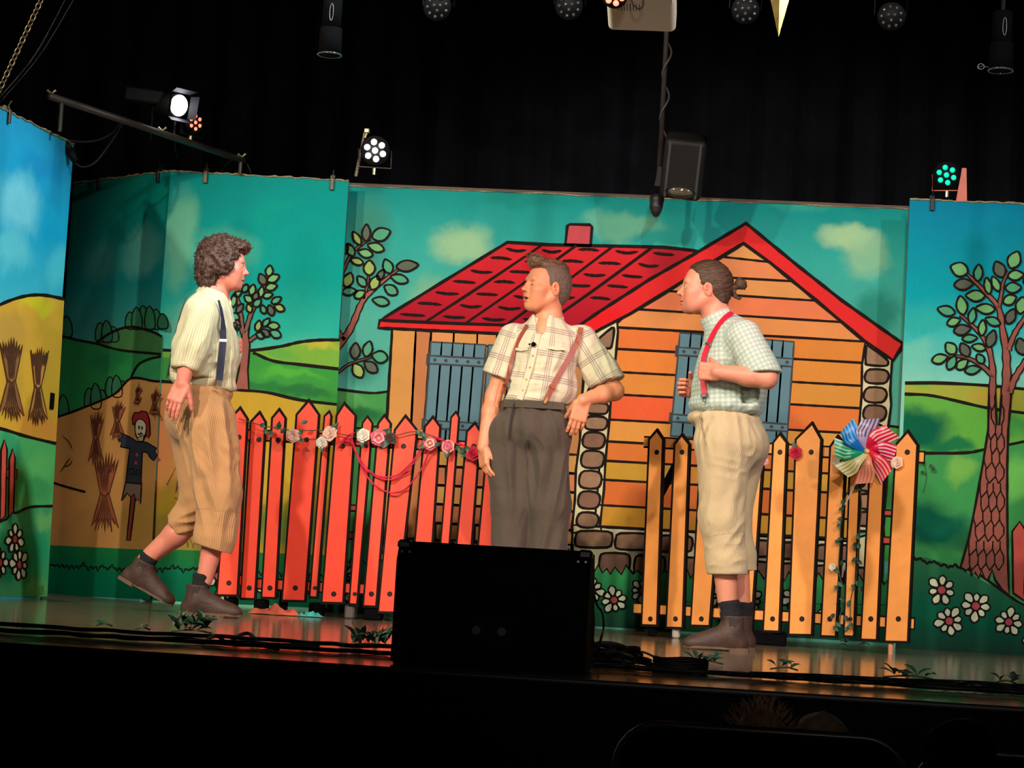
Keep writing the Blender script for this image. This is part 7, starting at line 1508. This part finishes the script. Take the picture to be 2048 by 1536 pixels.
for s_ in (-1, 1): mb = MB(); mb.prism([l2(s_ * .075, -.1045, -.15), l2(s_ * .088, -.1035, -.15), l2(s_ * .088, -.1035, .15), l2(s_ * .075, -.1045, .15)], l2(0, -.005, 0) - l2(0, 0, 0)); mb.build('edge_rib', plain('rib_grey', (58, 56, 54), .45), t_)
rl_ = lambda t, r: l2(r * math.cos(t), -.085 + r * .55 * math.sin(t) * .4, -.155 + 0 * t)
mb = MB(); mb.ball(l2(0, -.095, -.118), (.074, .022, .030), 20, 10, rot=rot); mb.build('lens', plain('wash_lens', (120, 112, 96), .06, .6, var=.4, scale=30), t_, True)
mb = MB(); mb.tube([l2(.078 * math.cos(t), -.108, -.118 + .033 * math.sin(t)) for t in np.linspace(0, 6.283, 25)[:-1]], .005, 6, closed=True); mb.build('lens_ring', WM, t_, True)
mb = MB(); ribbon(mb, [l2(-.118, 0, -.02), l2(-.135, 0, -.02) + [0, 0, -.10], p0 + [0, 0, .03], p0], [np.array([0, -1., 0])] * 4, .03, .006); mb.build('yoke', WM, t_)
# unlit cans at the top
for (x, y, lb) in ((662, 66, 'slim black lantern hanging unlit at upper left'), (2003, 96, 'slim black lantern hanging unlit at upper right')):
    c = onY(x, y, 9.6); t_ = thing('stage_lantern', lb, 'stage light', c, G1); mb = MB(); mb.cyl(c + [0, 0, -.10], c + [0, 0, .02], .052, .050, 20); mb.cyl(c + [0, 0, .02], c + [0, 0, .16], .043, .043, 20); mb.build('housing', plain('slim_lantern_black', (5, 5, 6), .9, spec=.05), t_, True)
    mb = MB(); mb.tube([c + np.array([math.cos(t) * .053, math.sin(t) * .053, -.10]) for t in np.linspace(0, 6.283, 25)[:-1]], .004, 6, closed=True); mb.build('front_ring', LENS, t_, True)
    mb = MB(); mb.tube([c + np.array([.005 + math.cos(t) * .008, -.045, .085 + math.sin(t) * .04]) for t in np.linspace(0, 6.283, 17)[:-1]], .002, 5, closed=True); mb.build('badge_ring', plain('badge_grey', (90, 92, 96), .4, .5), t_, True)
    mb = MB(); mb.cyl(c + [0, 0, .16], (c[0], c[1], 6.2), .01, n=8); mb.build('hanging_rod', CAN, t_)
c = onY(1962, 133, 9.6); mb = MB(); mb.tube([c + np.array([.014 * math.cos(t), 0, .012 * math.sin(t)]) for t in np.linspace(0, 6.283, 17)[:-1]], .002, 6, closed=True); mb.tube([c + [-.012, 0, -.004], c + [.012, 0, .004]], .0018, 5); mb.tube([c + [.014, 0, 0], c + [.04, .01, .0], onY(1990, 130, 9.62)], .0025, 5); o = mb.build('clamp_ring', plain('badge_grey', (90, 92, 96), .4, .5), None, label='small wire clamp ring beside the upper right lantern', category='clamp')
# gold pendant point
tip = onY(1557, 74, 9.0); t_ = thing('pendant_star', 'shiny gold pendant with a sharp point hanging at the top', 'ornament', tip); GO = plain('gold_foil', (196, 168, 96), .22, 1.0, var=.3, scale=20)
pts = [tip + np.array([math.cos(i * 1.047 + .4) * (.058 if i % 2 else .036), math.sin(i * 1.047 + .4) * (.058 if i % 2 else .036), .20]) for i in range(6)]; up2 = tip + [0, 0, .40]
mb = MB(); mb.add([tip] + pts + [up2], [(0, 1 + (i + 1) % 6, 1 + i) for i in range(6)] + [(7, 1 + i, 1 + (i + 1) % 6) for i in range(6)]); mb.build('faceted_body', GO, t_); mb = MB(); mb.cyl(up2, (up2[0], up2[1], 6.2), .002, n=5); mb.build('hanging_wire', CAN, t_)

# ---------------------------------------------------------------- seats and audience
CHR = plain('chair_frame_chrome', (214, 202, 188), .32, .8, var=.1); UPH = plain('chair_upholstery_black', (4, 4, 4), .95, var=.3, spec=.05)
def chair(pxl, pxr, pyl, Y, label):
    a = onY(pxl, pyl, Y); s_ = (Y * 1.0) / F * (pxr - pxl); cx = a[0] + s_ / 2; zt = a[2] - .018; W_ = s_
    t_ = thing('audience_chair', label, 'chair', (cx, Y, HOFF), 'audience chairs'); r_ = .075; mb = MB()
    arc = lambda sx: [(cx + sx * (W_ / 2 - r_ + r_ * math.sin(t)), Y, zt - r_ + r_ * math.cos(t)) for t in np.linspace(0, math.pi / 2, 7)]
    pts = [(cx - W_ / 2, Y + .02, HOFF + .42)] + arc(-1)[::-1] + arc(1) + [(cx + W_ / 2, Y + .02, HOFF + .42)]
    mb.tube(pts, .0085, 8); mb.build('back_frame', CHR, t_, True)
    q = [(p[0], p[1] + .012, p[2]) for p in pts]; mb = MB(); inn = [(cx + (p[0] - cx) * .985, p[1] + .008, p[2] - .006) for p in pts]; mb.prism(inn, (0, .03, 0)); mb.build('backrest', UPH, t_)
    mb = MB(); mb.box((cx, Y + .26, HOFF + .44), (W_ * .94, .46, .06), bev=.02); mb.build('seat', UPH, t_)
    for sx in (-1, 1):
        for (y0, y1) in ((.02, -.04), (.44, .48)): mb = MB(); mb.cyl((cx + sx * W_ * .47, Y + y0, HOFF + .42), (cx + sx * W_ * .49, Y + y1, HOFF), .0105, n=8); mb.build('leg', CHR, t_)
chair(1238, 1806, 1424, 3.86, 'black chair with chrome rim in front of the stage, widest one visible'); chair(1832, 2395, 1478, 3.84, 'black chair behind the dark head at the bottom right'); chair(1572, 2240, 1530, 3.1, 'nearest black chair, just its rim at the bottom edge')
def sitter(px, py, Y, r, hairmat, label, spiky=0, seed=1):
    c = onY(px, py, Y); sh = c[2] - .25; t_ = thing('person', label, 'person', (c[0], Y, HOFF), 'people in the audience')
    fr_ = Frame(c, (0, 1, 0), (0, 0, 1)); S = Sculpt(.009); k = r / .1 * .9; head(S, fr_, k); S.cone(fr_(-.02, 0, -.05), (c[0], Y - .01, c[2] - .2), .055, .06, .03)
    S.cone((c[0] - .15 * k, Y, sh - .05), (c[0] + .15 * k, Y, sh - .05), .07, .07, .05); S.ell((c[0], Y + .01, sh - .24), (.17 * k, .11, .24), None, .05); S.cone((c[0] - .08, Y + .05, HOFF + .50), (c[0] - .10, Y + .42, HOFF + .52), .08, .07, .03); S.cone((c[0] + .08, Y + .05, HOFF + .50), (c[0] + .10, Y + .42, HOFF + .52), .08, .07, .03)
    for sx in (-1, 1): S.cone((c[0] + sx * .10, Y + .42, HOFF + .50), (c[0] + sx * .10, Y + .44, HOFF + .06), .06, .045, .03); S.cone((c[0] + sx * .19 * k, Y, sh - .06), (c[0] + sx * .2, Y + .12, sh - .32), .045, .035, .03); S.cone((c[0] + sx * .2, Y + .12, sh - .32), (c[0] + sx * .10, Y + .33, HOFF + .62), .035, .03, .02)
    skin_obj('body', [S.mesh()], plain('dark_clothes', (7, 6, 7), .95, spec=.05), t_)
    S = Sculpt(.006); S.ell(fr_(-.02, 0, .04) , np.array((.105, .088, .092)) * k, fr_.M); S.ell(fr_(-.04, 0, -.01), np.array((.085, .082, .09)) * k, fr_.M, .03); S.ell(fr_(.09 * k, 0, -.02), np.array((.06, .1, .09)) * k, fr_.M, .01, sub=True)
    hr = skin_obj('hair', [S.mesh(lambda V, N: .006 * vn(V * 40, seed))], hairmat, t_)
    if spiky:
        mb = MB(); r_ = random.Random(seed)
        for i in range(spiky):
            a = r_.uniform(0, 6.28); e = r_.uniform(.2, 1.5); d = np.array([math.cos(a) * math.cos(e), math.sin(a) * math.cos(e), math.sin(e)]); p = fr_(-.02, 0, .04) + d * r * .85; mb.tube([p, p + d * .014 + [r_.uniform(-.004, .004), 0, .004], p + d * .026 + [r_.uniform(-.012, .012), 0, .006]], [.0016, .001, .0003], 4)
        o = mb.build('hair_spikes', hairmat, hr); o['kind'] = 'stuff'
sitter(1520, 1526, 4.3, .072, plain('hair_fair_brown', (225, 170, 120), .6), 'audience child with spiky fair hair behind the wide chair', 150, 3)
sitter(1641, 1516, 5.3, .085, plain('hair_brown_child', (110, 84, 60), .6), 'small audience head just above the wide chair rim', 0, 5)
sitter(1915, 1562, 3.6, .074, plain('hair_black', (14, 9, 9), .85, spec=.1), 'audience member with dark round hair at the bottom right', 0, 7)
